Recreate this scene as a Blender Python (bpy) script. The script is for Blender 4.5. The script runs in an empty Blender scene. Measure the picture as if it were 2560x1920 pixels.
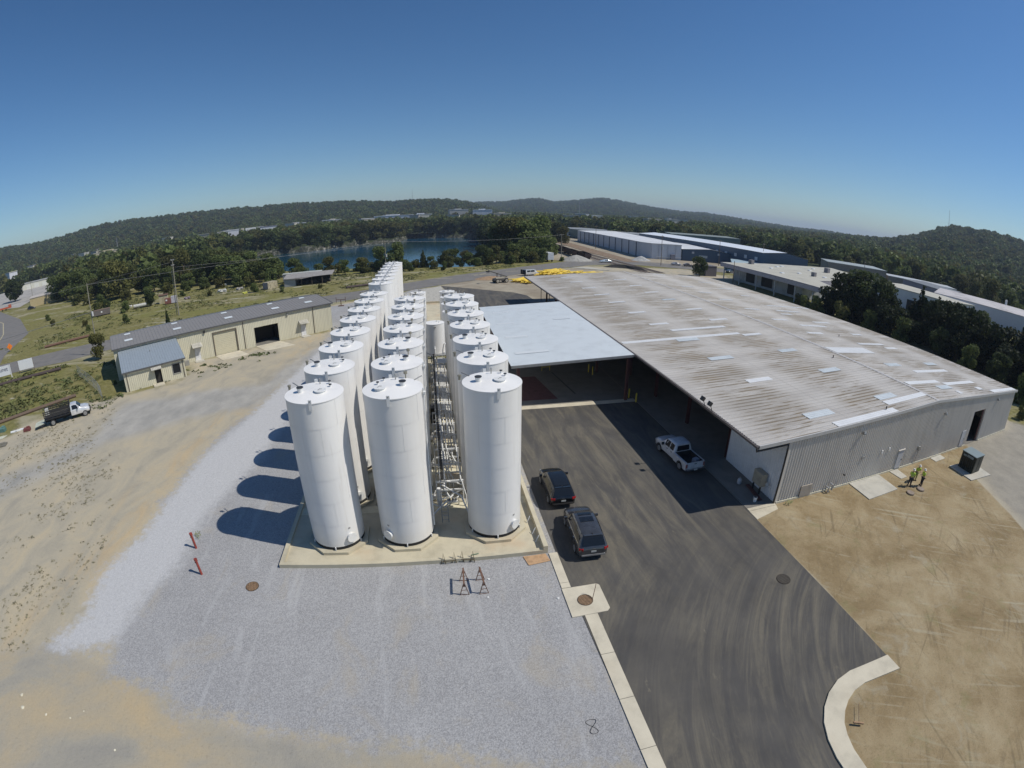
import bpy, bmesh, math, random
import numpy as np
from mathutils import Vector, Matrix, noise as mnoise
random.seed(7); RNG = np.random.default_rng(7)
R = math.radians; PI = math.pi
sc = bpy.context.scene; COL = sc.collection

# ------------------------------------------------------------------ camera (wide fisheye action camera on a drone)
CAM_H = 21.2542
YAW, PITCH, ROLL = 0.1685, 0.3193, 0.0013
cd = bpy.data.cameras.new('camera'); cam = bpy.data.objects.new('camera', cd); COL.objects.link(cam); sc.camera = cam
cd.type = 'PANO'; cd.panorama_type = 'FISHEYE_LENS_POLYNOMIAL'
cd.sensor_fit = 'HORIZONTAL'; cd.sensor_width = 36; cd.sensor_height = 27
cd.fisheye_fov = R(200); cd.fisheye_polynomial_k0 = 0
for i, k in enumerate((5.87356669e-02, 7.17200676e-07, -1.37781432e-06, 4.54694110e-09)):
    setattr(cd, 'fisheye_polynomial_k%d' % (i + 1), -k)
cd.shift_x = 4.28 / 2560; cd.shift_y = -44.52 / 1920
cd.clip_start = 0.1; cd.clip_end = 20000
f = Vector((math.sin(YAW) * math.cos(PITCH), math.cos(YAW) * math.cos(PITCH), -math.sin(PITCH)))
r0 = Vector((math.cos(YAW), -math.sin(YAW), 0)); u0 = r0.cross(f)
rr = r0 * math.cos(ROLL) + u0 * math.sin(ROLL); uu = u0 * math.cos(ROLL) - r0 * math.sin(ROLL)
cam.matrix_world = Matrix(((rr.x, uu.x, -f.x, 0), (rr.y, uu.y, -f.y, 0), (rr.z, uu.z, -f.z, CAM_H), (0, 0, 0, 1)))

# ------------------------------------------------------------------ world, sun, exposure
SUN_EL = R(51); SUN_V = Vector((0.968 * math.cos(SUN_EL), -0.25 * math.cos(SUN_EL), math.sin(SUN_EL))).normalized()
w = bpy.data.worlds.new('World'); sc.world = w; w.use_nodes = True
nt = w.node_tree; bg = nt.nodes['Background']
sky = nt.nodes.new('ShaderNodeTexSky'); sky.sky_type = 'NISHITA'; sky.sun_disc = False
sky.sun_elevation = SUN_EL; sky.sun_rotation = math.atan2(SUN_V.x, SUN_V.y)
sky.altitude = 200; sky.air_density = 1.0; sky.dust_density = 0.2; sky.ozone_density = 2.6
hs = nt.nodes.new('ShaderNodeHueSaturation'); hs.inputs['Saturation'].default_value = 1.2; nt.links.new(sky.outputs[0], hs.inputs['Color']); tn = nt.nodes.new('ShaderNodeMix'); tn.data_type = 'RGBA'; tn.blend_type = 'MULTIPLY'; tn.inputs[0].default_value = 1; tn.inputs[7].default_value = (.84, .97, 1.07, 1); nt.links.new(hs.outputs[0], tn.inputs[6]); nt.links.new(tn.outputs[2], bg.inputs[0]); bg.inputs[1].default_value = 0.082
sl = bpy.data.lights.new('sun', 'SUN'); sl.energy = 4.0; sl.angle = R(0.53); sl.color = (1, .95, .86)
so = bpy.data.objects.new('sun', sl); COL.objects.link(so); so.rotation_euler = SUN_V.to_track_quat('Z', 'Y').to_euler()
sc.view_settings.view_transform = 'Standard'; sc.view_settings.look = 'None'
sc.view_settings.exposure = 0.0; sc.view_settings.gamma = 1
sc.cycles.max_bounces = 6; sc.cycles.diffuse_bounces = 3; sc.cycles.glossy_bounces = 2; sc.cycles.transparent_max_bounces = 8
sc.cycles.volume_bounces = 0

# ------------------------------------------------------------------ materials
def _nt(name):
    m = bpy.data.materials.new(name); m.use_nodes = True; return m, m.node_tree, m.node_tree.nodes['Principled BSDF']
MATS = {}
def ramp(t, fac, stops):
    n = t.nodes.new('ShaderNodeValToRGB'); e = n.color_ramp.elements
    e[0].position, e[0].color = stops[0][0], (*stops[0][1], 1); e[1].position, e[1].color = stops[-1][0], (*stops[-1][1], 1)
    for p, c in stops[1:-1]:
        x = e.new(p); x.color = (*c, 1)
    t.links.new(fac, n.inputs[0]); return n.outputs[0]
def noise(t, scale, detail=4, rough=.55, vec=None, dist=0, mul=None):
    n = t.nodes.new('ShaderNodeTexNoise'); n.inputs['Scale'].default_value = scale; n.inputs['Detail'].default_value = detail
    n.inputs['Roughness'].default_value = rough; n.inputs['Distortion'].default_value = dist
    if vec is None: vec = pos(t)
    if mul:
        m = t.nodes.new('ShaderNodeVectorMath'); m.operation = 'MULTIPLY'; m.inputs[1].default_value = mul
        t.links.new(vec, m.inputs[0]); vec = m.outputs[0]
    t.links.new(vec, n.inputs['Vector']); return n.outputs['Fac']
def pos(t):
    for n in t.nodes:
        if n.bl_idname == 'ShaderNodeNewGeometry': return n.outputs['Position']
    return t.nodes.new('ShaderNodeNewGeometry').outputs['Position']
def mix(t, fac, a, b, blend='MIX'):
    n = t.nodes.new('ShaderNodeMix'); n.data_type = 'RGBA'; n.blend_type = blend
    for s, v in ((n.inputs[0], fac), (n.inputs[6], a), (n.inputs[7], b)):
        if isinstance(v, (int, float)): s.default_value = v
        elif isinstance(v, tuple): s.default_value = (*v, 1)
        else: t.links.new(v, s)
    return n.outputs[2]
def math_(t, op, a, b=None, c=None, clamp=False):
    n = t.nodes.new('ShaderNodeMath'); n.operation = op; n.use_clamp = clamp
    for s, v in zip(n.inputs, (a, b, c)):
        if v is None: continue
        if isinstance(v, (int, float)): s.default_value = v
        else: t.links.new(v, s)
    return n.outputs[0]
def step(t, v, lo, hi):
    n = t.nodes.new('ShaderNodeMapRange'); n.interpolation_type = 'SMOOTHSTEP'
    n.inputs['From Min'].default_value = lo; n.inputs['From Max'].default_value = hi
    t.links.new(v, n.inputs['Value']); return n.outputs[0]
def bump(t, b, h, strength=.3, dist=.05):
    n = t.nodes.new('ShaderNodeBump'); n.inputs['Strength'].default_value = strength; n.inputs['Distance'].default_value = dist
    t.links.new(h, n.inputs['Height']); t.links.new(n.outputs[0], b.inputs['Normal'])
def M(name, col=None, rough=.6, metal=0, var=.12, scale=2.0, spec=None, streak=False, obj_var=0):
    if name in MATS: return MATS[name]
    m, t, b = _nt(name)
    c2 = tuple(max(0, x * (1 - var * 2)) for x in col); c3 = tuple(min(1, x * (1 + var * .6)) for x in col)
    n = noise(t, scale, 5, .6, mul=(1, 1, .15) if streak else None)
    out = ramp(t, n, [(.3, c2), (.5, col), (.75, c3)])
    if obj_var:
        oi = t.nodes.new('ShaderNodeObjectInfo')
        out = mix(t, math_(t, 'MULTIPLY', oi.outputs['Random'], obj_var), out, tuple(x * .35 for x in col))
    t.links.new(out, b.inputs['Base Color']); b.inputs['Roughness'].default_value = rough; b.inputs['Metallic'].default_value = metal
    if spec is not None: b.inputs['Specular IOR Level'].default_value = spec
    MATS[name] = m; return m
def glass(name='window_glass', col=(.012, .015, .02)):
    if name in MATS: return MATS[name]
    m, t, b = _nt(name); b.inputs['Base Color'].default_value = (*col, 1); b.inputs['Roughness'].default_value = .06
    b.inputs['Specular IOR Level'].default_value = .35
    b.inputs['Coat Weight'].default_value = .0; MATS[name] = m; return m
def emit_free(name, col, rough=.35):
    return M(name, col, rough, var=.03)

TANKW = M('tank_white_paint', (.80, .785, .755), .42, var=.035, scale=.8, streak=True)
def tank_paint():
    m, t, b = _nt('tank_shell_paint')
    n = noise(t, .55, 6, .6, mul=(1, 1, .12)); n2 = noise(t, 5, 4, .6, mul=(1, 1, .06))
    c = ramp(t, n, [(.3, (.71, .695, .665)), (.55, (.79, .78, .755)), (.8, (.82, .81, .79))])
    c = mix(t, math_(t, 'MULTIPLY', step(t, n2, .58, .78), .26), c, (.42, .37, .30)); sc_ = noise(t, 1.1, 6, .7, mul=(1, 1, 3)); c = mix(t, math_(t, 'MULTIPLY', step(t, sc_, .66, .74), .22), c, (.35, .35, .36))
    oi = t.nodes.new('ShaderNodeObjectInfo')
    c = mix(t, math_(t, 'MULTIPLY', oi.outputs['Random'], .16), c, (.60, .585, .55))
    g = t.nodes.new('ShaderNodeNewGeometry'); s = t.nodes.new('ShaderNodeSeparateXYZ'); t.links.new(g.outputs['Position'], s.inputs[0])
    low = step(t, s.outputs[2], 2.2, .5)                                         # splash grime near the foot
    c = mix(t, math_(t, 'MULTIPLY', low, math_(t, 'MULTIPLY', noise(t, 2.2, 5), .35)), c, (.45, .41, .34))
    t.links.new(c, b.inputs['Base Color']); b.inputs['Roughness'].default_value = .38
    bump(t, b, noise(t, 1.4, 3, mul=(1, 1, .5)), .08, .05); return m
TSHELL = tank_paint()
def roof_old():
    m, t, b = _nt('weathered_roof_sheet')
    base = ramp(t, noise(t, .35, 5, .6, mul=(.35, 1.2, 1)), [(.3, (.40, .375, .345)), (.6, (.505, .48, .445)), (.8, (.57, .545, .51))])
    st = noise(t, .16, 8, .66, mul=(.45, 2.0, 1), dist=.15); fine = noise(t, 3.2, 5, .7, mul=(.12, 1.6, 1))
    g = t.nodes.new('ShaderNodeNewGeometry'); s = t.nodes.new('ShaderNodeSeparateXYZ'); t.links.new(g.outputs['Position'], s.inputs[0])
    # grime sits in the middle of each sheet length (bands every 11.1 m up the slope), sheet by sheet
    fx = math_(t, 'PINGPONG', math_(t, 'SUBTRACT', s.outputs[0], 22.63), 5.55)
    band = step(t, fx, .4, 3.6)
    ch = t.nodes.new('ShaderNodeTexWhiteNoise'); ch.noise_dimensions = '2D'; cb = t.nodes.new('ShaderNodeCombineXYZ')
    t.links.new(math_(t, 'FLOOR', math_(t, 'DIVIDE', s.outputs[1], .9)), cb.inputs[0])
    t.links.new(math_(t, 'FLOOR', math_(t, 'DIVIDE', math_(t, 'SUBTRACT', s.outputs[0], 22.63), 11.1)), cb.inputs[1]); t.links.new(cb.outputs[0], ch.inputs['Vector'])
    k = math_(t, 'ADD', st, math_(t, 'MULTIPLY', math_(t, 'SUBTRACT', fine, .5), 1.0))
    k = math_(t, 'ADD', k, math_(t, 'MULTIPLY', math_(t, 'SUBTRACT', ch.outputs[0], .5), .09))
    gro = step(t, math_(t, 'PINGPONG', math_(t, 'SUBTRACT', s.outputs[1], 24.9 + .13), .3), .17, .03)
    k = math_(t, 'MULTIPLY', step(t, k, .36, .58), band); k = math_(t, 'MULTIPLY', k, math_(t, 'ADD', .42, math_(t, 'MULTIPLY', gro, .7)), clamp=True)
    base = mix(t, math_(t, 'MULTIPLY', gro, .22), base, (.25, .235, .22))
    base = mix(t, math_(t, 'MULTIPLY', k, .92), base, ramp(t, noise(t, .3, 3), [(.35, (.19, .14, .075)), (.65, (.20, .17, .13))]))
    # rust specks along fasteners
    sp = step(t, noise(t, 2.0, 3, mul=(1, 4, 1)), .68, .74)
    base = mix(t, math_(t, 'MULTIPLY', sp, .35), base, (.25, .16, .09))
    base = mix(t, math_(t, 'MULTIPLY', math_(t, 'SUBTRACT', 1, step(t, fx, .0, .09)), .4), base, (.27, .25, .23))
    t.links.new(base, b.inputs['Base Color']); b.inputs['Roughness'].default_value = .55; return m
ROOFOLD = roof_old()
ROOFNEW = M('pale_galvanised_sheet', (.53, .575, .605), .45, var=.05, scale=.6)
RPANEL = M('white_replacement_sheet', (.76, .765, .76), .4, var=.04, scale=1)
RPANEL2 = M('frosted_skylight_sheet', (.62, .66, .67), .35, var=.06, scale=1)
WALLG = M('grey_rib_sheet', (.62, .58, .52), .5, var=.06, scale=1.5, streak=True)
WALLW = M('white_rib_sheet', (.66, .67, .68), .5, var=.05, scale=1.5)
WALLC = M('cream_rib_sheet', (.60, .57, .44), .55, var=.05, scale=1.5, streak=True)
STEELR = M('red_oxide_steel', (.10, .035, .03), .6, var=.15)
DARK = M('dark_metal', (.03, .028, .027), .5, var=.15)
BLACK = M('black_rubber', (.015, .015, .015), .8, var=.1)
GREYM = M('grey_metal', (.32, .32, .31), .45, .3, var=.1)
WHITEM = M('white_painted_steel', (.72, .72, .70), .45, var=.07, scale=4)
YEL = M('safety_yellow_paint', (.65, .50, .05), .5, var=.1)
WOOD = M('weathered_pole_wood', (.17, .13, .095), .85, var=.2, scale=3)
PALEW = M('pale_pole_wood', (.26, .24, .19), .85, var=.15, scale=3)
RUSTM = M('rusty_iron', (.15, .082, .055), .8, var=.25, scale=6)
GALV = M('galvanised_metal', (.42, .43, .44), .4, .5, var=.1)
INTER = M('interior_shade', (.03, .027, .025), .9, var=.1)  # near-black puts the shade of deep openings into the colour

def concrete(name, col, stain=(.45, .3, .17), amt=.5):
    m, t, b = _nt(name)
    c = ramp(t, noise(t, .7, 7, .62), [(.28, tuple(x * .78 for x in col)), (.5, col), (.75, tuple(min(1, x * 1.12) for x in col))])
    c = mix(t, math_(t, 'MULTIPLY', step(t, noise(t, .22, 5, .6), .52, .72), amt), c, stain)
    c = mix(t, math_(t, 'MULTIPLY', step(t, noise(t, 14, 4), .6, .8), .25), c, tuple(x * .6 for x in col))
    t.links.new(c, b.inputs['Base Color']); b.inputs['Roughness'].default_value = .85
    bump(t, b, noise(t, 22, 4), .2, .02); return m
CONC = concrete('pad_concrete', (.50, .45, .33), (.50, .34, .20), .45)
CONCG = concrete('grey_concrete', (.46, .44, .38), (.40, .33, .23), .3)
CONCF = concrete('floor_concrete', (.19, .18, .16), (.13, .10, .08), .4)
CURB = concrete('kerb_concrete', (.55, .50, .39), (.42, .35, .24), .3)

def asphalt(name, base=.042, dust=.6):
    m, t, b = _nt(name)
    c = ramp(t, noise(t, .35, 6, .6), [(.3, (base * .95, base * .91, base * .88)), (.7, (base * 1.35, base * 1.28, base * 1.2))])
    g = t.nodes.new('ShaderNodeNewGeometry'); s = t.nodes.new('ShaderNodeSeparateXYZ'); t.links.new(g.outputs['Position'], s.inputs[0])
    # dusty tyre sweeps: bands bent round the turn at (31, 0) and running up the yard
    vm = t.nodes.new('ShaderNodeVectorMath'); vm.operation = 'DISTANCE'; vm.inputs[1].default_value = (33, 2, 0)
    t.links.new(g.outputs['Position'], vm.inputs[0])
    rad = vm.outputs['Value']
    cv = t.nodes.new('ShaderNodeCombineXYZ'); t.links.new(math_(t, 'MULTIPLY', rad, 1.0), cv.inputs[0])
    t.links.new(math_(t, 'MULTIPLY', s.outputs[1], .10), cv.inputs[1])
    sw = noise(t, 1.0, 8, .74, vec=cv.outputs[0], dist=1.3)
    st = noise(t, .8, 8, .68, mul=(1.0, .16, 1), dist=.9)
    near = step(t, s.outputs[1], 26, 14)
    f1 = mix(t, near, st, sw)
    big = noise(t, .11, 4, .5)
    d = math_(t, 'MULTIPLY', step(t, f1, .36, .74), step(t, big, .15, .62))
    d = math_(t, 'MULTIPLY', d, math_(t, 'ADD', .55, math_(t, 'MULTIPLY', noise(t, 6, 5, .7), .8)))
    c = mix(t, math_(t, 'MULTIPLY', d, dust, clamp=True), c, (.235, .205, .145))
    c = mix(t, math_(t, 'MULTIPLY', step(t, noise(t, 1.3, 6, .75, mul=(1, .4, 1)), .63, .72), .5 * dust), c, (.30, .26, .18))
    c = mix(t, math_(t, 'MULTIPLY', step(t, noise(t, .28, 5, .6, mul=(1.3, .5, 1), dist=1.2), .60, .75), .3), c, (.022, .021, .022))
    c = mix(t, math_(t, 'MULTIPLY', step(t, noise(t, 45, 2), .58, .75), .25), c, (.16, .15, .13))
    t.links.new(c, b.inputs['Base Color']); b.inputs['Roughness'].default_value = .82; b.inputs['Specular IOR Level'].default_value = .3
    bump(t, b, noise(t, 30, 4), .25, .02); return m
ASPH = asphalt('yard_asphalt', .062, .58)
ROADM = asphalt('old_road_asphalt', .15, .35)

# ------------------------------------------------------------------ object helpers
def tag(o, label=None, cat=None, group=None, kind=None):
    if label: o['label'] = label
    if cat: o['category'] = cat
    if group: o['group'] = group
    if kind: o['kind'] = kind
    return o
def empty(name, loc=(0, 0, 0), rz=0, label=None, cat=None, group=None):
    o = bpy.data.objects.new(name, None); COL.objects.link(o); o.location = loc; o.rotation_euler = (0, 0, rz); o.empty_display_size = .3
    return tag(o, label, cat, group)
SPLIT = {'junk', 'nozzle', 'drain_pipe', 'rail', 'barge_trim', 'tower', 'cabin_post', 'base_flashing', 'door_frame', 'apron_slab'}
class MB:
    def __init__(s): s.v = []; s.f = []; s.m = []; s.k = 0
    def add(s, vs, fs):
        n = len(s.v); s.v += [tuple(v) for v in vs]; s.f += [tuple(n + i for i in f) for f in fs]; s.m += [s.k] * len(fs); return s
    def box(s, x0, x1, y0, y1, z0, z1):
        return s.add([(x0, y0, z0), (x1, y0, z0), (x1, y1, z0), (x0, y1, z0), (x0, y0, z1), (x1, y0, z1), (x1, y1, z1), (x0, y1, z1)],
                     [(0, 3, 2, 1), (4, 5, 6, 7), (0, 1, 5, 4), (1, 2, 6, 5), (2, 3, 7, 6), (3, 0, 4, 7)])
    def obox(s, c, size, rz=0, rx=0, ry=0):
        mt = Matrix.Translation(c) @ Matrix.Rotation(rz, 4, 'Z') @ Matrix.Rotation(rx, 4, 'X') @ Matrix.Rotation(ry, 4, 'Y')
        a, b, d = [q / 2 for q in size]
        vs = [mt @ Vector(p) for p in ((-a, -b, -d), (a, -b, -d), (a, b, -d), (-a, b, -d), (-a, -b, d), (a, -b, d), (a, b, d), (-a, b, d))]
        return s.add(vs, [(0, 3, 2, 1), (4, 5, 6, 7), (0, 1, 5, 4), (1, 2, 6, 5), (2, 3, 7, 6), (3, 0, 4, 7)])
    def tube(s, pts, r, n=8, cap=True):
        pts = [Vector(p) for p in pts]; rs = r if isinstance(r, (list, tuple)) else [r] * len(pts); rings = []
        up = None
        for i, p in enumerate(pts):
            d = (pts[min(i + 1, len(pts) - 1)] - pts[max(i - 1, 0)]).normalized()
            a = d.cross(Vector((0, 0, 1)) if abs(d.z) < .9 else Vector((1, 0, 0))).normalized(); b = d.cross(a)
            rings.append([p + (a * math.cos(2 * PI * k / n) + b * math.sin(2 * PI * k / n)) * rs[i] for k in range(n)])
        vs = [v for q in rings for v in q]; fs = []
        for i in range(len(pts) - 1):
            for k in range(n): fs.append((i * n + k, i * n + (k + 1) % n, (i + 1) * n + (k + 1) % n, (i + 1) * n + k))
        if cap: fs += [tuple(range(n))[::-1], tuple((len(pts) - 1) * n + k for k in range(n))]
        return s.add(vs, fs)
    def cyl(s, x, y, z0, z1, r, n=16, r2=None, rot=0):
        r2 = r if r2 is None else r2
        vs = [(x + r * math.cos(2 * PI * k / n + rot), y + r * math.sin(2 * PI * k / n + rot), z0) for k in range(n)] + [(x + r2 * math.cos(2 * PI * k / n + rot), y + r2 * math.sin(2 * PI * k / n + rot), z1) for k in range(n)]
        return s.add(vs, [(k, (k + 1) % n, n + (k + 1) % n, n + k) for k in range(n)] + [tuple(range(n))[::-1], tuple(range(n, 2 * n))])
    def prism(s, poly, z0, z1):
        n = len(poly); a = sum(poly[i][0] * poly[(i + 1) % n][1] - poly[(i + 1) % n][0] * poly[i][1] for i in range(n))
        if a < 0: poly = poly[::-1]
        return s.add([(x, y, z0) for x, y in poly] + [(x, y, z1) for x, y in poly], [(k, (k + 1) % n, n + (k + 1) % n, n + k) for k in range(n)] + [tuple(range(n))[::-1], tuple(range(n, 2 * n))])
    def quad(s, a, b, c, d): return s.add([a, b, c, d], [(0, 1, 2, 3)])
    def blob(s, c, r, seed=0, sub=2, squash=1, amp=.25):
        bm = bmesh.new(); bmesh.ops.create_icosphere(bm, subdivisions=sub, radius=1)
        vs = []
        for v in bm.verts:
            k = 1 + amp * mnoise.noise(v.co * 1.7 + Vector((seed * 3.1, seed, 0)))
            q = v.co * k; vs.append((c[0] + q.x * r, c[1] + q.y * r, c[2] + q.z * r * squash))
        fs = [tuple(v.index for v in f.verts) for f in bm.faces]; bm.free(); return s.add(vs, fs)
    def build(s, name, mats, parent=None, smooth=False, label=None, cat=None, group=None, kind=None, loc=None, rz=0):
        if name in SPLIT:
            par = list(range(len(s.v)))
            def fd(i):
                while par[i] != i: par[i] = par[par[i]]; i = par[i]
                return i
            for q in s.f:
                for j in q[1:]: par[fd(j)] = fd(q[0])
            gr_ = {}
            for q in s.f: gr_.setdefault(fd(q[0]), []).append(q)
            if len(gr_) > 1:
                o = None
                for fs in gr_.values():
                    ids = sorted({i for q in fs for i in q}); mp = {a: b for b, a in enumerate(ids)}; m2 = MB(); m2.add([s.v[i] for i in ids], [tuple(mp[i] for i in q) for q in fs])
                    SPLIT.discard(name); o = m2.build(name, mats, parent, smooth, label, cat, group, kind, loc, rz); SPLIT.add(name)
                return o
        me = bpy.data.meshes.new(name); me.from_pydata(s.v, [], s.f)
        if not isinstance(mats, (list, tuple)): mats = [mats]
        for m in mats: me.materials.append(m)
        if len(mats) > 1: me.polygons.foreach_set('material_index', s.m)
        if smooth:
            me.polygons.foreach_set('use_smooth', [True] * len(me.polygons))
            try: me.set_sharp_from_angle(angle=R(40))
            except Exception: pass
        me.update(); o = bpy.data.objects.new(name, me); COL.objects.link(o)
        if parent: o.parent = parent
        if loc is not None: o.location = loc
        if rz: o.rotation_euler = (0, 0, rz)
        return tag(o, label, cat, group, kind)
def copy_tree(o, parent=None):
    c = o.copy(); COL.objects.link(c)
    if parent: c.parent = parent
    for ch in list(o.children): copy_tree(ch, c)
    return c
ORD = ['first', 'second', 'third', 'fourth', 'fifth', 'sixth', 'seventh', 'eighth', 'ninth', 'tenth', 'eleventh', 'twelfth', 'thirteenth', 'fourteenth', 'fifteenth']

# ------------------------------------------------------------------ ground: zones read from polygons in metres
def sdist(P, poly):
    poly = np.array(poly, float); n = len(poly); d = np.full(len(P), 1e9); inside = np.zeros(len(P), bool)
    for i in range(n):
        a, b = poly[i], poly[(i + 1) % n]; e = b - a; w_ = P - a
        t = np.clip((w_ @ e) / max(e @ e, 1e-9), 0, 1); q = w_ - t[:, None] * e
        d = np.minimum(d, (q ** 2).sum(1))
        c1 = (a[1] > P[:, 1]) != (b[1] > P[:, 1])
        with np.errstate(divide='ignore', invalid='ignore'):
            xi = a[0] + (P[:, 1] - a[1]) * (b[0] - a[0]) / (b[1] - a[1])
        inside ^= c1 & (P[:, 0] < xi)
    return np.sqrt(d) * np.where(inside, 1, -1)
GRAVEL = [(-4, 135), (-14, 123), (-31, 111), (-30, 101), (-19.3, 92), (-19, 80), (-20, 66), (-21.8, 52.4), (-23.8, 45.3), (-24.1, 40.1), (-24.3, 36.8), (-24.1, 33.4), (-25, 32.4), (-24, 30.6), (-24.3, 28.9), (-23.9, 27.5), (-24.6, 26), (-24.7, 24.3),
          (-25.5, 22.8), (-25, 20.8), (-24.7, 18.9), (-24.4, 18.1), (-25.9, 15.3), (-25.8, 14.4), (-24.6, 14.2), (-20.8, 16), (-20.2, 13.8), (-18, 13.6), (-15.6, 13.2), (-14.9, 12), (-14.1, 11.6), (-14.2, 12.3), (-11.5, 12.3), (-10.1, 11.8),
          (-8, 11.7), (-5.5, 11.4), (-4.6, 10.9), (-4.1, 11.2), (-2.8, 11.2), (-1.7, 10.8), (-.8, 10.4), (1.7, 9.6), (4, 8.8), (8, 8), (7.2, 40), (7, 110), (3, 135)]
LIGHTG = [(-19.2, 30), (-19, 24.9), (-19.2, 22.8), (-20, 21.2), (-20.6, 16), (-24.6, 14.2), (-26, 15), (-26, 23), (-24.3, 31), (-24, 40), (-22, 50), (-20, 70), (-16, 95), (-13.5, 95), (-15.5, 60), (-17, 40)]
YARDALL = [(-85, -25), (-66, 20), (-63, 40), (-56, 55), (-48, 58.5), (-39, 65.5), (-42, 73), (-19.5, 91), (-28, 98), (-33, 103), (-36, 109), (-16, 124), (3, 140), (26, 157), (60, 182), (105, 178), (112, 150), (80, 113), (78, 30), (92, -25)]
GREYL = [(-24.9, 61.4), (-36.8, 58.3), (-44.5, 55.9), (-42.8, 45.7), (-45.6, 39), (-60, 24), (-60, 17), (-45.8, 30.3), (-38.4, 44), (-30, 50), (-22, 53), (-14, 90), (-17, 88)]
BROWN = [(23.05, 25.05), (23.05, 9), (19, 8.6), (16, 6), (16, -14), (38, -12), (44, 4), (48, 10.5), (52.1, 19.6), (60, 25.05)]
GREYR = [(60, 26), (52.6, 18), (48, 9), (42, 0), (38, -12), (90, -12), (90, 30), (74, 25)]
BOTT = [(-27.5, 14.0), (-29.7, 13), (-60, 6), (-60, -15), (9, -15), (9, 9), (1.7, 9.6), (-4, 11), (-14, 11.8), (-20.2, 14), (-26, 14.8)]
YARDB = [(3.5, 142), (8, 112), (22, 112), (40, 112), (60, 140), (62, 176), (40, 176), (26, 156)]
TOWN = [(60, 195), (105, 195), (150, 190), (150, 220), (115, 290), (120, 420), (62, 420), (60, 300), (45, 230)]
LAKE = [(-188, 425), (-165, 438), (-150, 443), (-138, 446), (-110, 450), (-92, 472), (-72, 486), (-58, 496), (-36, 502), (-24, 578), (10, 560), (60, 540), (47, 400), (33, 250), (25, 208), (18, 187), (3, 193), (-16, 197), (-34, 200), (-48, 202), (-66, 214), (-84, 232), (-105, 240), (-128, 246), (-150, 300)]
def zones(P, me):
    def at(name, v):
        a = me.attributes.new(name, 'FLOAT', 'POINT'); a.data.foreach_set('value', v.astype(np.float32))
    c = lambda d, s: np.clip(.5 + d / (2 * s), 0, 1)
    at('z_gravel', c(sdist(P, GRAVEL), 1.9)); at('z_light', c(sdist(P, LIGHTG), 2.2)); at('z_grass', c(-sdist(P, YARDALL), 5))
    at('z_grey', np.maximum(c(sdist(P, GREYL), 4), np.maximum(c(sdist(P, GREYR), 3) * 1.0, c(sdist(P, BOTT), 1.5) * .9)))
    at('z_brown', c(sdist(P, BROWN), 1.2)); at('z_back', np.maximum(c(sdist(P, YARDB), 4), c(sdist(P, TOWN), 6)))
    dline = sdist(P, GRAVEL); at('z_edge', np.clip(1 - np.abs(dline + 2.2) / 3.0, 0, 1) * (P[:, 0] < 0))
    at('z_foot', c(sdist(P, BOTT), 1.2))
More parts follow.
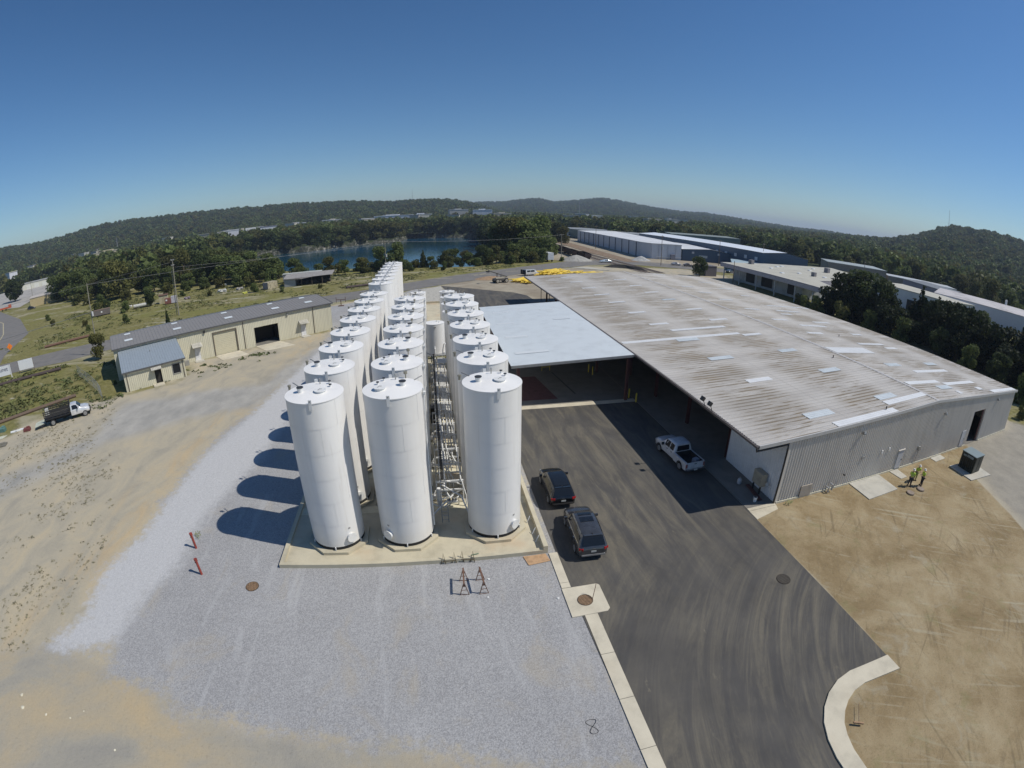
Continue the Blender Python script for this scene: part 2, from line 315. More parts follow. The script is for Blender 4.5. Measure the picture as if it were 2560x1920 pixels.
def ground_mat():
    m, t, b = _nt('ground_soil')
    def A(n):
        a = t.nodes.new('ShaderNodeAttribute'); a.attribute_name = n; return a.outputs['Fac']
    n1 = noise(t, .25, 6, .6, dist=.6); n2 = noise(t, 1.6, 6, .65); n3 = noise(t, 11, 4, .6)
    def jag(a, amp=.35, nn=n1, lo=.42, hi=.58):
        return step(t, math_(t, 'ADD', a, math_(t, 'MULTIPLY', math_(t, 'SUBTRACT', nn, .5), amp)), lo, hi)
    drift = noise(t, .35, 6, .62, mul=(1, .55, 1), dist=.8)
    dirt = ramp(t, drift, [(.3, (.31, .29, .24)), (.5, (.42, .375, .285)), (.68, (.49, .415, .285))])
    dirt = mix(t, math_(t, 'MULTIPLY', n2, .45), dirt, (.34, .305, .235))
    # orange clay along the gravel edge
    oc = math_(t, 'MULTIPLY', A('z_edge'), step(t, noise(t, .3, 6, .65, mul=(1.4, .45, 1), dist=.8), .42, .70))
    dirt = mix(t, math_(t, 'MULTIPLY', oc, .62), dirt, (.52, .37, .19))
    grey = ramp(t, noise(t, .4, 6, .6, mul=(1, .6, 1)), [(.3, (.27, .265, .245)), (.7, (.42, .40, .36))])
    spx = t.nodes.new('ShaderNodeSeparateXYZ'); t.links.new(pos(t), spx.inputs[0]); grey = mix(t, math_(t, 'MULTIPLY', step(t, spx.outputs[0], 20, 40), .75), grey, ramp(t, noise(t, .5, 6, .65), [(.3, (.22, .20, .165)), (.7, (.33, .30, .24))]))
    c = mix(t, jag(A('z_grey'), .9, drift, .3, .75), dirt, grey)
    # foreground tan and grey compacted ground
    ft = ramp(t, noise(t, .14, 6, .62, dist=.5), [(.28, (.27, .26, .235)), (.44, (.34, .315, .26)), (.58, (.41, .345, .24)), (.74, (.46, .36, .22))])
    c = mix(t, jag(A('z_foot'), .9, n1, .25, .75), c, ft)
    # weeds in the worn yard
    pass
    # grass field
    gr = ramp(t, noise(t, .9, 7, .7), [(.25, (.085, .082, .030)), (.5, (.18, .165, .06)), (.72, (.27, .235, .11))])
    gr = mix(t, math_(t, 'MULTIPLY', step(t, noise(t, .05, 5, .6, dist=1), .45, .62), .5), gr, (.17, .175, .045))
    gr = mix(t, math_(t, 'MULTIPLY', step(t, noise(t, .06, 8, .7, mul=(.55, 1.3, 1), dist=1.2), .50, .64), .85), gr, (.34, .31, .22))
    gr = mix(t, step(t, noise(t, .10, 8, .72, mul=(.5, 1.2, 1), dist=1.6), .60, .68), gr, (.46, .45, .39))
    gr = mix(t, math_(t, 'MULTIPLY', step(t, noise(t, .35, 7, .75), .55, .7), .5), gr, (.07, .075, .03))
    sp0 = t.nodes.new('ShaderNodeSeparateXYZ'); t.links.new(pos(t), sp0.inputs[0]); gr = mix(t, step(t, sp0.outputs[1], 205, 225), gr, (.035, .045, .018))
    c = mix(t, jag(A('z_grass'), .8, n1, .35, .65), c, gr)
    # rear yard and verge
    bk = ramp(t, noise(t, .12, 6, .6, dist=.5), [(.3, (.24, .20, .15)), (.55, (.34, .30, .23)), (.75, (.42, .38, .29))])
    c = mix(t, jag(A('z_back'), .4), c, bk)
    # brown worked earth with wheel ruts
    br = ramp(t, noise(t, .22, 7, .66, dist=.35), [(.26, (.18, .13, .066)), (.42, (.26, .195, .108)), (.56, (.33, .26, .155)), (.78, (.42, .355, .235))])
    br = mix(t, math_(t, 'MULTIPLY', step(t, n3, .5, .75), .35), br, (.11, .085, .05)); br = mix(t, math_(t, 'MULTIPLY', step(t, noise(t, 1.1, 8, .74, dist=.1), .5, .70), .4), br, (.175, .13, .07)); br = mix(t, math_(t, 'MULTIPLY', step(t, noise(t, 1.7, 8, .74, dist=.1), .56, .72), .4), br, (.42, .36, .24))
    def ruts(ang, sc_, w0, lo, hi, amt, cc):
        nonlocal br
        mp = t.nodes.new('ShaderNodeMapping'); mp.inputs['Rotation'].default_value = (0, 0, ang); t.links.new(pos(t), mp.inputs['Vector'])
        n = noise(t, sc_, 3, .5, vec=mp.outputs[0], mul=(1, .035, 1), dist=.12)
        br = mix(t, math_(t, 'MULTIPLY', math_(t, 'MULTIPLY', step(t, n, lo, hi), step(t, noise(t, .16, 5, .6, mul=(1 + lo, 1 + sc_ * .3, 1)), .42, .62)), amt), br, cc)
    ruts(R(38), 3.0, 0, .56, .70, .55, (.15, .115, .068)); ruts(R(-50), 2.6, 0, .56, .70, .6, (.40, .36, .26)); ruts(R(62), 3.2, 0, .58, .68, .5, (.17, .13, .08)); ruts(R(8), 2.6, 0, .58, .70, .55, (.15, .12, .07)); ruts(R(-35), 3.5, 0, .56, .68, .5, (.35, .31, .21))
    br = mix(t, math_(t, 'MULTIPLY', step(t, noise(t, .35, 6, .7, dist=1), .56, .72), .5), br, (.36, .33, .25)); br = mix(t, math_(t, 'MULTIPLY', step(t, noise(t, .5, 6, .7), .54, .70), .35), br, (.19, .19, .085))
    c = mix(t, jag(A('z_brown'), .25), c, br)
    # crushed stone
    vg = t.nodes.new('ShaderNodeTexVoronoi'); vg.inputs['Scale'].default_value = 19; t.links.new(pos(t), vg.inputs['Vector'])
    st = ramp(t, vg.outputs['Color'], [(.08, (.17, .17, .175)), (.5, (.325, .323, .325)), (.92, (.50, .498, .50))])
    patch = noise(t, .16, 6, .6, dist=.4)
    gv = mix(t, .5, st, ramp(t, patch, [(.3, (.27, .267, .268)), (.7, (.375, .372, .37))]))
    gv = mix(t, math_(t, 'MULTIPLY', step(t, noise(t, .3, 5, .65, mul=(1, .7, 1), dist=.8), .52, .70), .45), gv, (.39, .345, .27))
    gv = mix(t, math_(t, 'MULTIPLY', step(t, noise(t, .5, 5, .6, mul=(2.2, .3, 1), dist=.6), .54, .68), .32), gv, (.47, .47, .47)); gv = mix(t, math_(t, 'MULTIPLY', step(t, noise(t, .9, 6, .65, mul=(.25, 1.8, 1), dist=1.0), .56, .70), .25), gv, (.25, .25, .25))
    gv = mix(t, jag(A('z_light'), .5, n2, .3, .75), gv, mix(t,   .6, st, (.56, .56, .56)))
    c = mix(t, jag(A('z_gravel'), 1.0, n2, .30, .72), c, gv)
    # quarry rock on steep faces
    g = t.nodes.new('ShaderNodeNewGeometry'); s = t.nodes.new('ShaderNodeSeparateXYZ'); t.links.new(g.outputs['Normal'], s.inputs[0])
    rock = ramp(t, noise(t, .35, 6, .7, mul=(1, 1, 2)), [(.40, (.022, .026, .016)), (.55, (.07, .07, .055)), (.66, (.30, .285, .25))])
    c = mix(t, step(t, s.outputs[2], .93, .75), c, rock)
    grit = noise(t, 5.5, 5, .75); c = mix(t, math_(t, 'MULTIPLY', step(t, grit, .52, .72), .38), c, mix(t, .5, c, (.02, .018, .012))); c = mix(t, math_(t, 'MULTIPLY', step(t, noise(t, 9, 4, .7), .60, .74), .30), c, (.52, .50, .44))
    t.links.new(c, b.inputs['Base Color']); b.inputs['Roughness'].default_value = .95; b.inputs['Specular IOR Level'].default_value = .15
    h = math_(t, 'ADD', noise(t, 16, 4, .7), math_(t, 'MULTIPLY', noise(t, 2.2, 5, .7), 2.5)); bump(t, b, h, .5, .04); return m
GROUND = ground_mat()
def grid(name, xs, ys, hf, mat, kind='structure'):
    X, Y = np.meshgrid(xs, ys); P = np.stack([X.ravel(), Y.ravel()], 1); Z = hf(P)
    nx, ny = len(xs), len(ys); me = bpy.data.meshes.new(name)
    i = np.arange(nx * ny).reshape(ny, nx); F = np.stack([i[:-1, :-1], i[:-1, 1:], i[1:, 1:], i[1:, :-1]], -1).reshape(-1, 4)
    me.vertices.add(len(P)); me.vertices.foreach_set('co', np.column_stack([P, Z]).astype(np.float32).ravel())
    me.loops.add(F.size); me.loops.foreach_set('vertex_index', F.ravel().astype(np.int32)); me.polygons.add(len(F))
    me.polygons.foreach_set('loop_start', np.arange(0, F.size, 4, dtype=np.int32)); me.polygons.foreach_set('loop_total', np.full(len(F), 4, dtype=np.int32))
    me.update(); me.validate(); zones(P, me); me.materials.append(mat)
    o = bpy.data.objects.new(name, me); COL.objects.link(o); return tag(o, kind=kind)
def fbm(P, s, seed=0):
    v = np.zeros(len(P)); a = 1
    for k in range(3):
        q = P * s * 2 ** k + seed * 17.3
        v += a * (np.sin(q[:, 0] + 1.7 * np.sin(q[:, 1] * .8)) * np.cos(q[:, 1] * 1.1 + np.sin(q[:, 0] * .7))); a *= .5
    return v / 1.75
def h_far(P):
    d = sdist(P, LAKE); z = np.zeros(len(P)) - .03
    jit = fbm(P, .12, 3) * 4; dd = d + jit
    z -= np.clip(dd / 5, 0, 1) * 12
    bank = np.clip(1 + dd / 34, 0, 1) * (P[:, 1] > 330) * (dd < 0)
    z -= bank * (4.6 + 2.2 * fbm(P, .16, 5)); z += (dd < 0) * (P[:, 1] > 400) * np.clip(1 + dd / 8, 0, 1) * 2.0 * fbm(P, .45, 8)
    far = np.clip((np.hypot(P[:, 0], P[:, 1]) - 300) / 300, 0, 1) * (d < -20); z -= far * 0.5
    # the slot under the fine yard sheet
    inn = (P[:, 0] > -88) & (P[:, 0] < 88) & (P[:, 1] > -16) & (P[:, 1] < 128); z[inn] -= .25
    return z
def ax(a, b, s): return np.arange(a, b, s)
xs = np.unique(np.concatenate([[-9000, -5000, -3000, -2000, -1400, -1000, -700, -500, -400], ax(-320, -190, 8), ax(-190, 76, 3.0), ax(76, 320, 8), [400, 600, 900, 1400, 2200, 4000, 9000]]))
ys = np.unique(np.concatenate([[-3000, -800, -200, -60], ax(-20, 172, 8), ax(172, 600, 3.0), ax(600, 760, 20), [900, 1200, 1700, 2400, 4000, 9000]]))
grid('ground', xs, ys, h_far, GROUND)
def h_yard(P): return np.zeros(len(P)) + .02 * fbm(P, .15, 2) * (sdist(P, [(-60, -20), (-13, -20), (-13, 110), (-60, 110)]) > 0) - .0
grid('yard_ground', ax(-90, 90.1, .75), ax(-18, 130.1, .75), h_yard, GROUND)

# lake
def water_mat():
    m, t, b = _nt('quarry_water'); b.inputs['Base Color'].default_value = (.004, .022, .045, 1); b.inputs['Roughness'].default_value = .07
    b.inputs['IOR'].default_value = 1.33
    c = ramp(t, noise(t, .012, 3), [(.35, (.003, .040, .050)), (.65, (.006, .070, .150))]); t.links.new(c, b.inputs['Base Color'])
    bump(t, b, noise(t, 1.2, 4, .6, mul=(1, 1.5, 1)), .12, .25); return m
MB().add([(-260, 230, -8), (110, 230, -8), (110, 620, -8), (-260, 620, -8)], [(0, 1, 2, 3)]).build('lake_water', water_mat(), kind='structure')

# ------------------------------------------------------------------ paved sheets, kerbs
def sheet(name, poly, z, mat, kind='structure', **kw): return MB().add([(x, y, z) for x, y in poly], [tuple(range(len(poly)))]).build(name, mat, kind=kind, **kw)
def rot_arc(cx, cy, r, a0, a1, n): return [(cx + r * math.cos(R(a0 + (a1 - a0) * i / n)), cy + r * math.sin(R(a0 + (a1 - a0) * i / n))) for i in range(n + 1)]
# kerb line of the turn: inner edge points (asphalt side)
KI = [(23.05, 8.42), (21.4, 8.6), (20.0, 8.75), (18.9, 8.6), (17.9, 8.15), (17.1, 7.5), (16.5, 6.7), (16.1, 5.7), (15.9, 4.6), (15.85, 3), (15.85, -14)]
KO = [(23.05, 7.2), (21.4, 7.45), (20.3, 7.6), (19.4, 7.5), (18.6, 7.15), (18.0, 6.7), (17.5, 6.1), (17.2, 5.4), (17.0, 4.5), (16.95, 3), (16.95, -14)]
sheet('asphalt_yard', [(7.2, 48.3), (7.2, 21), (8.1, -14)] + KI[::-1] + [(23.07, 48.3)], .034, ASPH)
sheet('rear_asphalt', [(7.2, 80), (7.0, 112), (3.4, 139.5), (10, 134), (17, 128), (22, 124), (24.5, 119), (25, 112), (25, 80)], .03, ASPH)
k_ = MB()
for i in range(len(KI) - 1):
    a, b_, c_, d_ = KI[i], KI[i + 1], KO[i + 1], KO[i]
    g_ = .03
    k_.prism([a, b_, c_, d_], 0, .12)
k_.build('turn_kerb', CURB, kind='structure')
k_ = MB(); y = 24.1
while y > -14:
    y2 = y - 3.0 if y > 20.6 else y - 2.4
    if y > 20.6 and y2 < 20.6: y2 = 20.62
    if y2 > 20.6 - .05 or y > 20.65:
        k_.prism([(6.68, y), (7.25, y), (7.25, y2 + .03), (6.68, y2 + .03)], 0, .06)
    y = y2
    if y <= 20.63: break
y = 18.16
while y > -14:
    y2 = y - 3.05; f_ = (18.2 - y) / 10.3 * .05; x0, x1 = 7.38 + .02, 8.16
    k_.prism([(x0, y), (x1, y), (x1, y2 + .03), (x0, y2 + .03)], 0, .06); y = y2
k_.build('drain_kerb', CURB, kind='structure')
MB().prism([(6.66, 20.6), (8.85, 20.6), (9.0, 20.45), (9.0, 18.4), (8.8, 18.2), (6.66, 18.16)], 0, .065).build('drain_apron', CURB, kind='structure')
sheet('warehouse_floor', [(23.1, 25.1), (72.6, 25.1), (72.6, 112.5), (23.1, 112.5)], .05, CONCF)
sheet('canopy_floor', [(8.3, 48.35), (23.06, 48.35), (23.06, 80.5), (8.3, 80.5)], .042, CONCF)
MB().box(8.3, 18.9, 48.0, 48.9, 0, .062).box(18.9, 23.1, 48.0, 48.9, 0, .058).build('floor_edge_strip', CURB, kind='structure')
MB().prism([(23.1, 24.75), (25.9, 24.75), (25.9, 25.09), (23.1, 25.09)], 0, .07).prism([(23.1, 24.74), (25.9, 24.74), (25.7, 24.2), (23.1, 23.6)], 0, .04).build('doorstep_slab', CURB, kind='structure')
MB().prism([(35.3, 24.95), (39.9, 24.95), (39.75, 22.1), (35.2, 22.05)], 0, .08).build('large_door_slab', CONCG, kind='structure')
MB().prism([(41.8, 24.9), (43.2, 24.9), (43.0, 23.3), (41.9, 23.3)], 0, .06).build('small_door_slab', CONCG, kind='structure')
MB().prism([(50.0, 24.9), (52.3, 24.9), (52.2, 24.0), (50.0, 24.0)], 0, .05).build('side_slab', CONCG, kind='structure')
# main road behind and the road past the shed
def road(name, pl, pr, z, mat):
    m = MB(); n = len(pl)
    m.add([(x, y, z) for x, y in pl] + [(x, y, z) for x, y in pr], [(i, n + i, n + i + 1, i + 1) for i in range(n - 1)]); return m.build(name, mat, kind='structure')
NEAR = [(-160, 40), (-110, 66), (-96, 74), (-78.8, 80.9), (-72, 86.5), (-55, 100), (-38, 113), (-17, 125.3), (3.1, 141), (26, 157), (48, 176), (64, 186), (80, 192), (105, 178), (140, 160), (200, 130)]
FAR = [(-175, 52), (-125, 74), (-105, 83), (-83.4, 95), (-75.5, 99), (-62, 110), (-44, 123), (-17, 139.6), (-7.7, 148), (16.5, 168), (38, 184), (58, 200), (82, 210), (112, 194), (150, 172), (210, 140)]
road('main_road', NEAR, FAR, .03, ROADM)
road('curved_road', [(-104, 82), (-113, 92), (-131, 119.8), (-172, 154), (-232, 193), (-330, 235)], [(-128, 76), (-140, 98), (-156, 122), (-190, 146), (-245, 178), (-335, 218)], .034, ROADM)
mk = MB()
for a, b_ in (((2, 155.5), (7.5, 155)), ((14, 161.5), (21, 162)), ((15, 160), (19.5, 164.5)), ((27, 168.5), (31.5, 169.5)), ((62, 186), (68, 187.5)), ((86, 191.5), (92, 188.5))):
    d = Vector((b_[0] - a[0], b_[1] - a[1])).normalized(); n_ = Vector((-d.y, d.x)) * .22
    mk.quad((a[0] - n_.x, a[1] - n_.y, .037), (b_[0] - n_.x, b_[1] - n_.y, .037), (b_[0] + n_.x, b_[1] + n_.y, .037), (a[0] + n_.x, a[1] + n_.y, .037))
CL = [(-152, 116), (-141, 108), (-133, 100), (-126, 90)]
CL = [(-330, 226), (-238, 186), (-180, 150), (-150, 124), (-134, 107), (-124, 96)]
for i in range(len(CL) - 1):
    a, b_ = CL[i], CL[i + 1]; d = Vector((b_[0] - a[0], b_[1] - a[1])).normalized(); n_ = Vector((-d.y, d.x)) * .2
    mk.quad((a[0] - n_.x, a[1] - n_.y, .041), (b_[0] - n_.x, b_[1] - n_.y, .041), (b_[0] + n_.x, b_[1] + n_.y, .041), (a[0] + n_.x, a[1] + n_.y, .041))
mk.build('road_markings', M('faded_road_paint', (.45, .40, .25), .8, var=.2), kind='structure')
sheet('pale_gravel_apron', [(-11.5, 112.5), (-13, 122), (3.3, 139.4), (4, 128), (3.4, 112.5)], .018, M('pale_crushed_stone', (.42, .40, .35), .95, var=.2, scale=1.5))
MB().prism([(53, 178.5), (57, 175), (66, 168.5), (62, 178)], 0, .12).build('loading_slab', CONCG, kind='structure')

# ------------------------------------------------------------------ tank farm pad
def pad():
    r = empty('containment_pad', (0, 0, 0), 0, 'walled tan concrete containment pad carrying all the white tanks', 'concrete pad')
    slab = MB().box(-10.9, 6.35, 24.5, 112, .0, .14).build('slab', CONC, r)
    wl = MB().box(-11.2, -10.9, 24.2, 112.3, 0, .30); wl.build('wall', CONC, r)
    MB().box(6.35, 6.65, 24.2, 112.3, 0, .62).build('wall', CONC, r)
    MB().prism([(-10.9, 24.2), (6.35, 24.2), (6.35, 24.5), (-10.9, 24.5)], 0, .30).build('wall', CONC, r)
    MB().box(-10.9, 6.35, 112, 112.3, 0, .6).build('wall', CONC, r)
    for y0 in (30.2, 35.4, 40.6, 45.8, 51.0):
        MB().box(-10.9, 6.35, y0, y0 + .9, .14, .155).build('drainage_band', M('pale_band_concrete', (.62, .57, .42), .85, var=.1), r)
    for (x, y) in ((6.0, 26.2), (6.05, 25.3), (5.9, 27.6)): MB().tube([(x, y, .16), (x + .25, y + .15, .62)], .03, 6).build('pipe_stub', WHITEM, r)
pad()

# ------------------------------------------------------------------ tanks
TR, ZB, ZT = 1.83, .62, 11.03
def make_tank(mirror, has_box):
    s = -1 if mirror else 1
    t = empty('storage_tank')
    MB().cyl(0, 0, .14, .36, 2.26, 8, rot=PI / 8).build('pedestal', CONC, t)
    MB().cyl(0, 0, .36, ZB, 1.80, 40).build('base_ring', BLACK, t, True)
    sh = MB(); n = 64; zs = [ZB, 2.35, 4.1, 5.85, 7.6, 9.35, ZT]
    for i in range(6):
        z0, z1 = zs[i], zs[i + 1]
        vs = []
        prof = [(TR, z0), (TR, z1)]
        for rr_, z in prof: vs += [(rr_ * math.cos(2 * PI * k / n), rr_ * math.sin(2 * PI * k / n), z) for k in range(n)]
        sh.add(vs, [(k, (k + 1) % n, n + (k + 1) % n, n + k) for k in range(n)])
    for z in zs[1:-1]:
        sh.add([((TR + .011) * math.cos(2 * PI * k / n), (TR + .011) * math.sin(2 * PI * k / n), zz) for zz in (z - .016, z + .016) for k in range(n)],
               [(k, (k + 1) % n, n + (k + 1) % n, n + k) for k in range(n)])
    for i in range(6):
        a = R(-110 + 37 * (i % 3)); x, y = (TR + .004) * math.cos(a), (TR + .004) * math.sin(a)
        sh.obox((x, y, (zs[i] + zs[i + 1]) / 2), (.010, .028, zs[i + 1] - zs[i]), a)
    sh.build('shell', TSHELL, t, True)
    c = MB(); n = 64; c.add([(0, 0, ZT + .14)] + [((TR + .03) * math.cos(2 * PI * k / n), (TR + .03) * math.sin(2 * PI * k / n), ZT) for k in range(n)] + [((TR + .03) * math.cos(2 * PI * k / n), (TR + .03) * math.sin(2 * PI * k / n), ZT - .05) for k in range(n)],
                    [(0, 1 + k, 1 + (k + 1) % n) for k in range(n)] + [(1 + k, 1 + n + k, 1 + n + (k + 1) % n, 1 + (k + 1) % n) for k in range(n)])
    c.build('roof_plate', TANKW, t)
    vx, vy = (-.86 * s, -.05) if not mirror else (.62, .1)
    v = MB().cyl(vx, vy, ZT + .05, ZT + .36, .17, 16, .2).build('vent', WHITEM, t, True)
    MB().cyl(vx, vy, ZT + .36, ZT + .40, .225, 16).build('vent_cap', DARK, v)
    lx, ly = (.45, -.2) if not mirror else (-.74, -.35)
    l = MB().cyl(lx, ly, ZT + .04, ZT + .2, .34, 24).cyl(lx, ly, ZT + .2, ZT + .23, .39, 24).build('manway_hatch', WHITEM, t)
    MB().tube([(lx - .12, ly - .1, ZT + .24), (lx, ly, ZT + .3), (lx + .12, ly + .1, ZT + .24)], .018, 6).build('hatch_handle', GREYM, l)
    for (nx_, ny_) in (((.75, 1.35), (.92, .7)) if not mirror else ((-.62, 1.25), (-.95, .57))):
        z = MB().cyl(nx_, ny_, ZT + .02, ZT + .2, .06, 10).build('nozzle', WHITEM, t)
        MB().cyl(nx_, ny_, ZT + .2, ZT + .24, .1, 10).build('nozzle_cap', DARK, z)
    w_ = MB().tube([(.12, 1.35, ZT), (.12, 1.35, ZT + .34)], .035, 8).build('relief_valve', GREYM, t)
    MB().blob((.12, 1.35, ZT + .38), .06, 1).build('valve_knob', GREYM, w_)
    for yy, k in ((-1, -1), (1, 1)):
        x0 = .15 * s if k < 0 else -.25
        yw = k * math.sqrt(TR * TR - x0 * x0)
        lug = MB(); a = .1
        lug.prism([(x0 - a, yw - .02), (x0 + a, yw - .02), (x0 + a, yw + .05 * k + (.0)), (x0 - a, yw + .05 * k)], ZT - .46, ZT + .22)
        lug.build('lifting_lug', WHITEM, t)
        MB().obox((x0, yw + .055 * k, ZT + .13), (.07, .012, .07)).build('lug_eye', GREYM, t)
    g = MB().tube([(-1.3 * s, 1.15, ZT + .02), (-1.62 * s, 1.45, ZT + .10), (-1.78 * s, 1.6, ZT + .12)], .035, 8)
    g.build('fill_pipe', GREYM, t)
    if mirror:
        q = MB().tube([(.75, 1.62, ZT), (.75, 1.62, ZT + .3)], .04, 8).cyl(.75, 1.62, ZT + .3, ZT + .48, .12, 10).build('level_gauge', M('brass_fitting', (.30, .28, .22), .5, .3, var=.1), t)
        MB().tube([(TR + .05, -.35, ZT + .02), (TR + .06, -.35, 1.0)], .05, 8).build('side_conduit', WHITEM, t)
        MB().obox((TR + .08, -.4, ZT - .25), (.16, .22, .14)).build('junction_box', WHITEM, t)
    else:
        q = MB().cyl(-1.93 * s, 1.2, ZT - .22, ZT + .02, .085, 10).cyl(-1.93 * s, 1.2, ZT + .02, ZT + .12, .12, 10).build('level_gauge', M('brass_fitting', (.30, .28, .22), .5, .3, var=.1), t)
    # low manhole and small label plate
    a = R(-52) if not mirror else R(-128)
    cx, cy = math.cos(a), math.sin(a)
    p0 = Vector((cx * (TR - .05), cy * (TR - .05), 1.25)); p1 = Vector((cx * (TR + .17), cy * (TR + .17), 1.25)); p2 = Vector((cx * (TR + .21), cy * (TR + .21), 1.25))
    mh = MB().tube([p0, p1], .29, 24).tube([p1, p2], .35, 24).build('manhole', WHITEM, t)
    MB().obox((cx * (TR + .015), cy * (TR + .015), 1.95), (.02, .14, .1), a).build('label_plate', GREYM, mh)
    for k in range(3):
        a = R(-90 + (k - 1) * 62); MB().obox((1.86 * math.cos(a), 1.86 * math.sin(a), .5), (.08, .07, .24), a).build('anchor_lug', WHITEM, t)
    return t
XL, XM, XR, Y0, SP = -7.394, -2.513, 3.586, 27.4555, 5.1347
protoL = make_tank(False, False); protoM = make_tank(True, True)
def place_tanks(proto, x, ys_, rowname, lab, group):
    for i, y in enumerate(ys_):
        o = proto if i == 0 and proto.get('used') is None else copy_tree(proto)
        proto['used'] = 1
        o.location = (x, y, 0); tag(o, lab(i), 'tank', group)
leftys = [Y0 + i * SP for i in range(8)] + [73 + i * 4.9 for i in range(7)]
place_tanks(protoL, XL, leftys, 'left', lambda i: ('tall white cylindrical tank, %s from the front of the left row' % ORD[i]) if i < 14 else 'rearmost tall white cylindrical tank of the left row', 'tall white tanks of the left row')
place_tanks(protoL, XR, [Y0 + .3 + i * SP for i in range(7)], 'right', lambda i: 'tall white cylindrical tank, %s from the front of the right row' % ORD[i], 'tall white tanks of the right row')
place_tanks(protoM, XM, [Y0 + .1 + i * SP for i in range(7)], 'middle', lambda i: 'tall white cylindrical tank, %s from the front of the middle row' % ORD[i], 'tall white tanks of the middle row')
for o in (protoL, protoM): del o['used']
def small_tank():
    t = empty('small_tank')
    MB().cyl(0, 0, .14, .35, 1.6, 8, rot=PI / 8).build('pedestal', CONC, t)
    MB().cyl(0, 0, .35, 7.0, 1.38, 40).build('shell', TSHELL, t, True)
    MB().cyl(0, 0, 7.0, 7.05, 1.41, 40, .3).build('roof_plate', TANKW, t)
    v = MB().cyl(.4, .2, 7.02, 7.3, .14, 12).build('vent', WHITEM, t); MB().cyl(.4, .2, 7.3, 7.34, .18, 12).build('vent_cap', DARK, v)
    MB().cyl(-.45, -.2, 7.02, 7.18, .32, 16).build('manway_hatch', WHITEM, t)
    MB().tube([(.1, .9, 7), (.1, .9, 7.4)], .05, 8).build('relief_valve', DARK, t)
    MB().tube([(-.9, -.6, 7.1), (-.9, -.6, 7.35), (.9, -.6, 7.35), (.9, -.6, 7.1)], .04, 8).build('crossover_pipe', GREYM, t)
    return t
st = small_tank(); used = False
for nm, x in (('middle', -2.05), ('right', 3.16)):
    for i in range(4):
        o = st if not used else copy_tree(st); used = True
        o.location = (x, 69 + 6 * i, 0)
        tag(o, 'short white tank, %s behind the tall tanks of the %s row' % (ORD[i], nm), 'tank', 'short white tanks behind the tall ones')
# process tank on its platform
t = empty('process_tank', (.52, 63.6, 2.6), 0, 'small white tank raised on a steel platform between the tank rows', 'tank')
MB().cyl(0, 0, 0, 4.05, 1.3, 40).build('shell', TSHELL, t, True); MB().cyl(0, 0, 4.05, 4.09, 1.33, 40, .3).build('roof_plate', TANKW, t)
MB().cyl(.3, .3, 4.07, 4.25, .1, 10).cyl(.6, -.1, 4.07, 4.22, .09, 10).build('nozzle', WHITEM, t)
MB().tube([(-.1, -1.28, 1.0), (-.1, -1.5, .8), (-.1, -1.55, .2)], .1, 10).build('outlet_pipe', WHITEM, t)
MB().tube([(1.2, -.7, 1.3), (1.45, -1.0, 1.1), (1.45, -1.1, -.9)], .11, 10).build('drain_pipe', WHITEM, t)
MB().obox((0, -1.34, 3.7), (.28, .1, .12)).build('bracket', GREYM, t)
t = empty('steel_platform', (.52, 63.6, .14), 0, 'steel platform with olive beams standing under the small raised tank', 'platform')
OLV = M('olive_primer_steel', (.30, .29, .16), .7, var=.12)
MB().box(-1.5, 1.5, -1.6, 1.5, 2.3, 2.42).build('deck', GALV, t)
for sx in (-1.35, 1.35):
    for sy in (-1.4, 1.3): MB().box(sx - .08, sx + .08, sy - .08, sy + .08, 0, 2.3).build('leg', OLV, t)
for sx in (-.7, .1, .9): MB().box(sx, sx + .12, -1.6, -1.5, 1.4, 2.28).build('brace', OLV, t)
MB().box(-1.5, 1.5, -1.75, -1.6, 1.9, 2.2).build('beam', OLV, t)

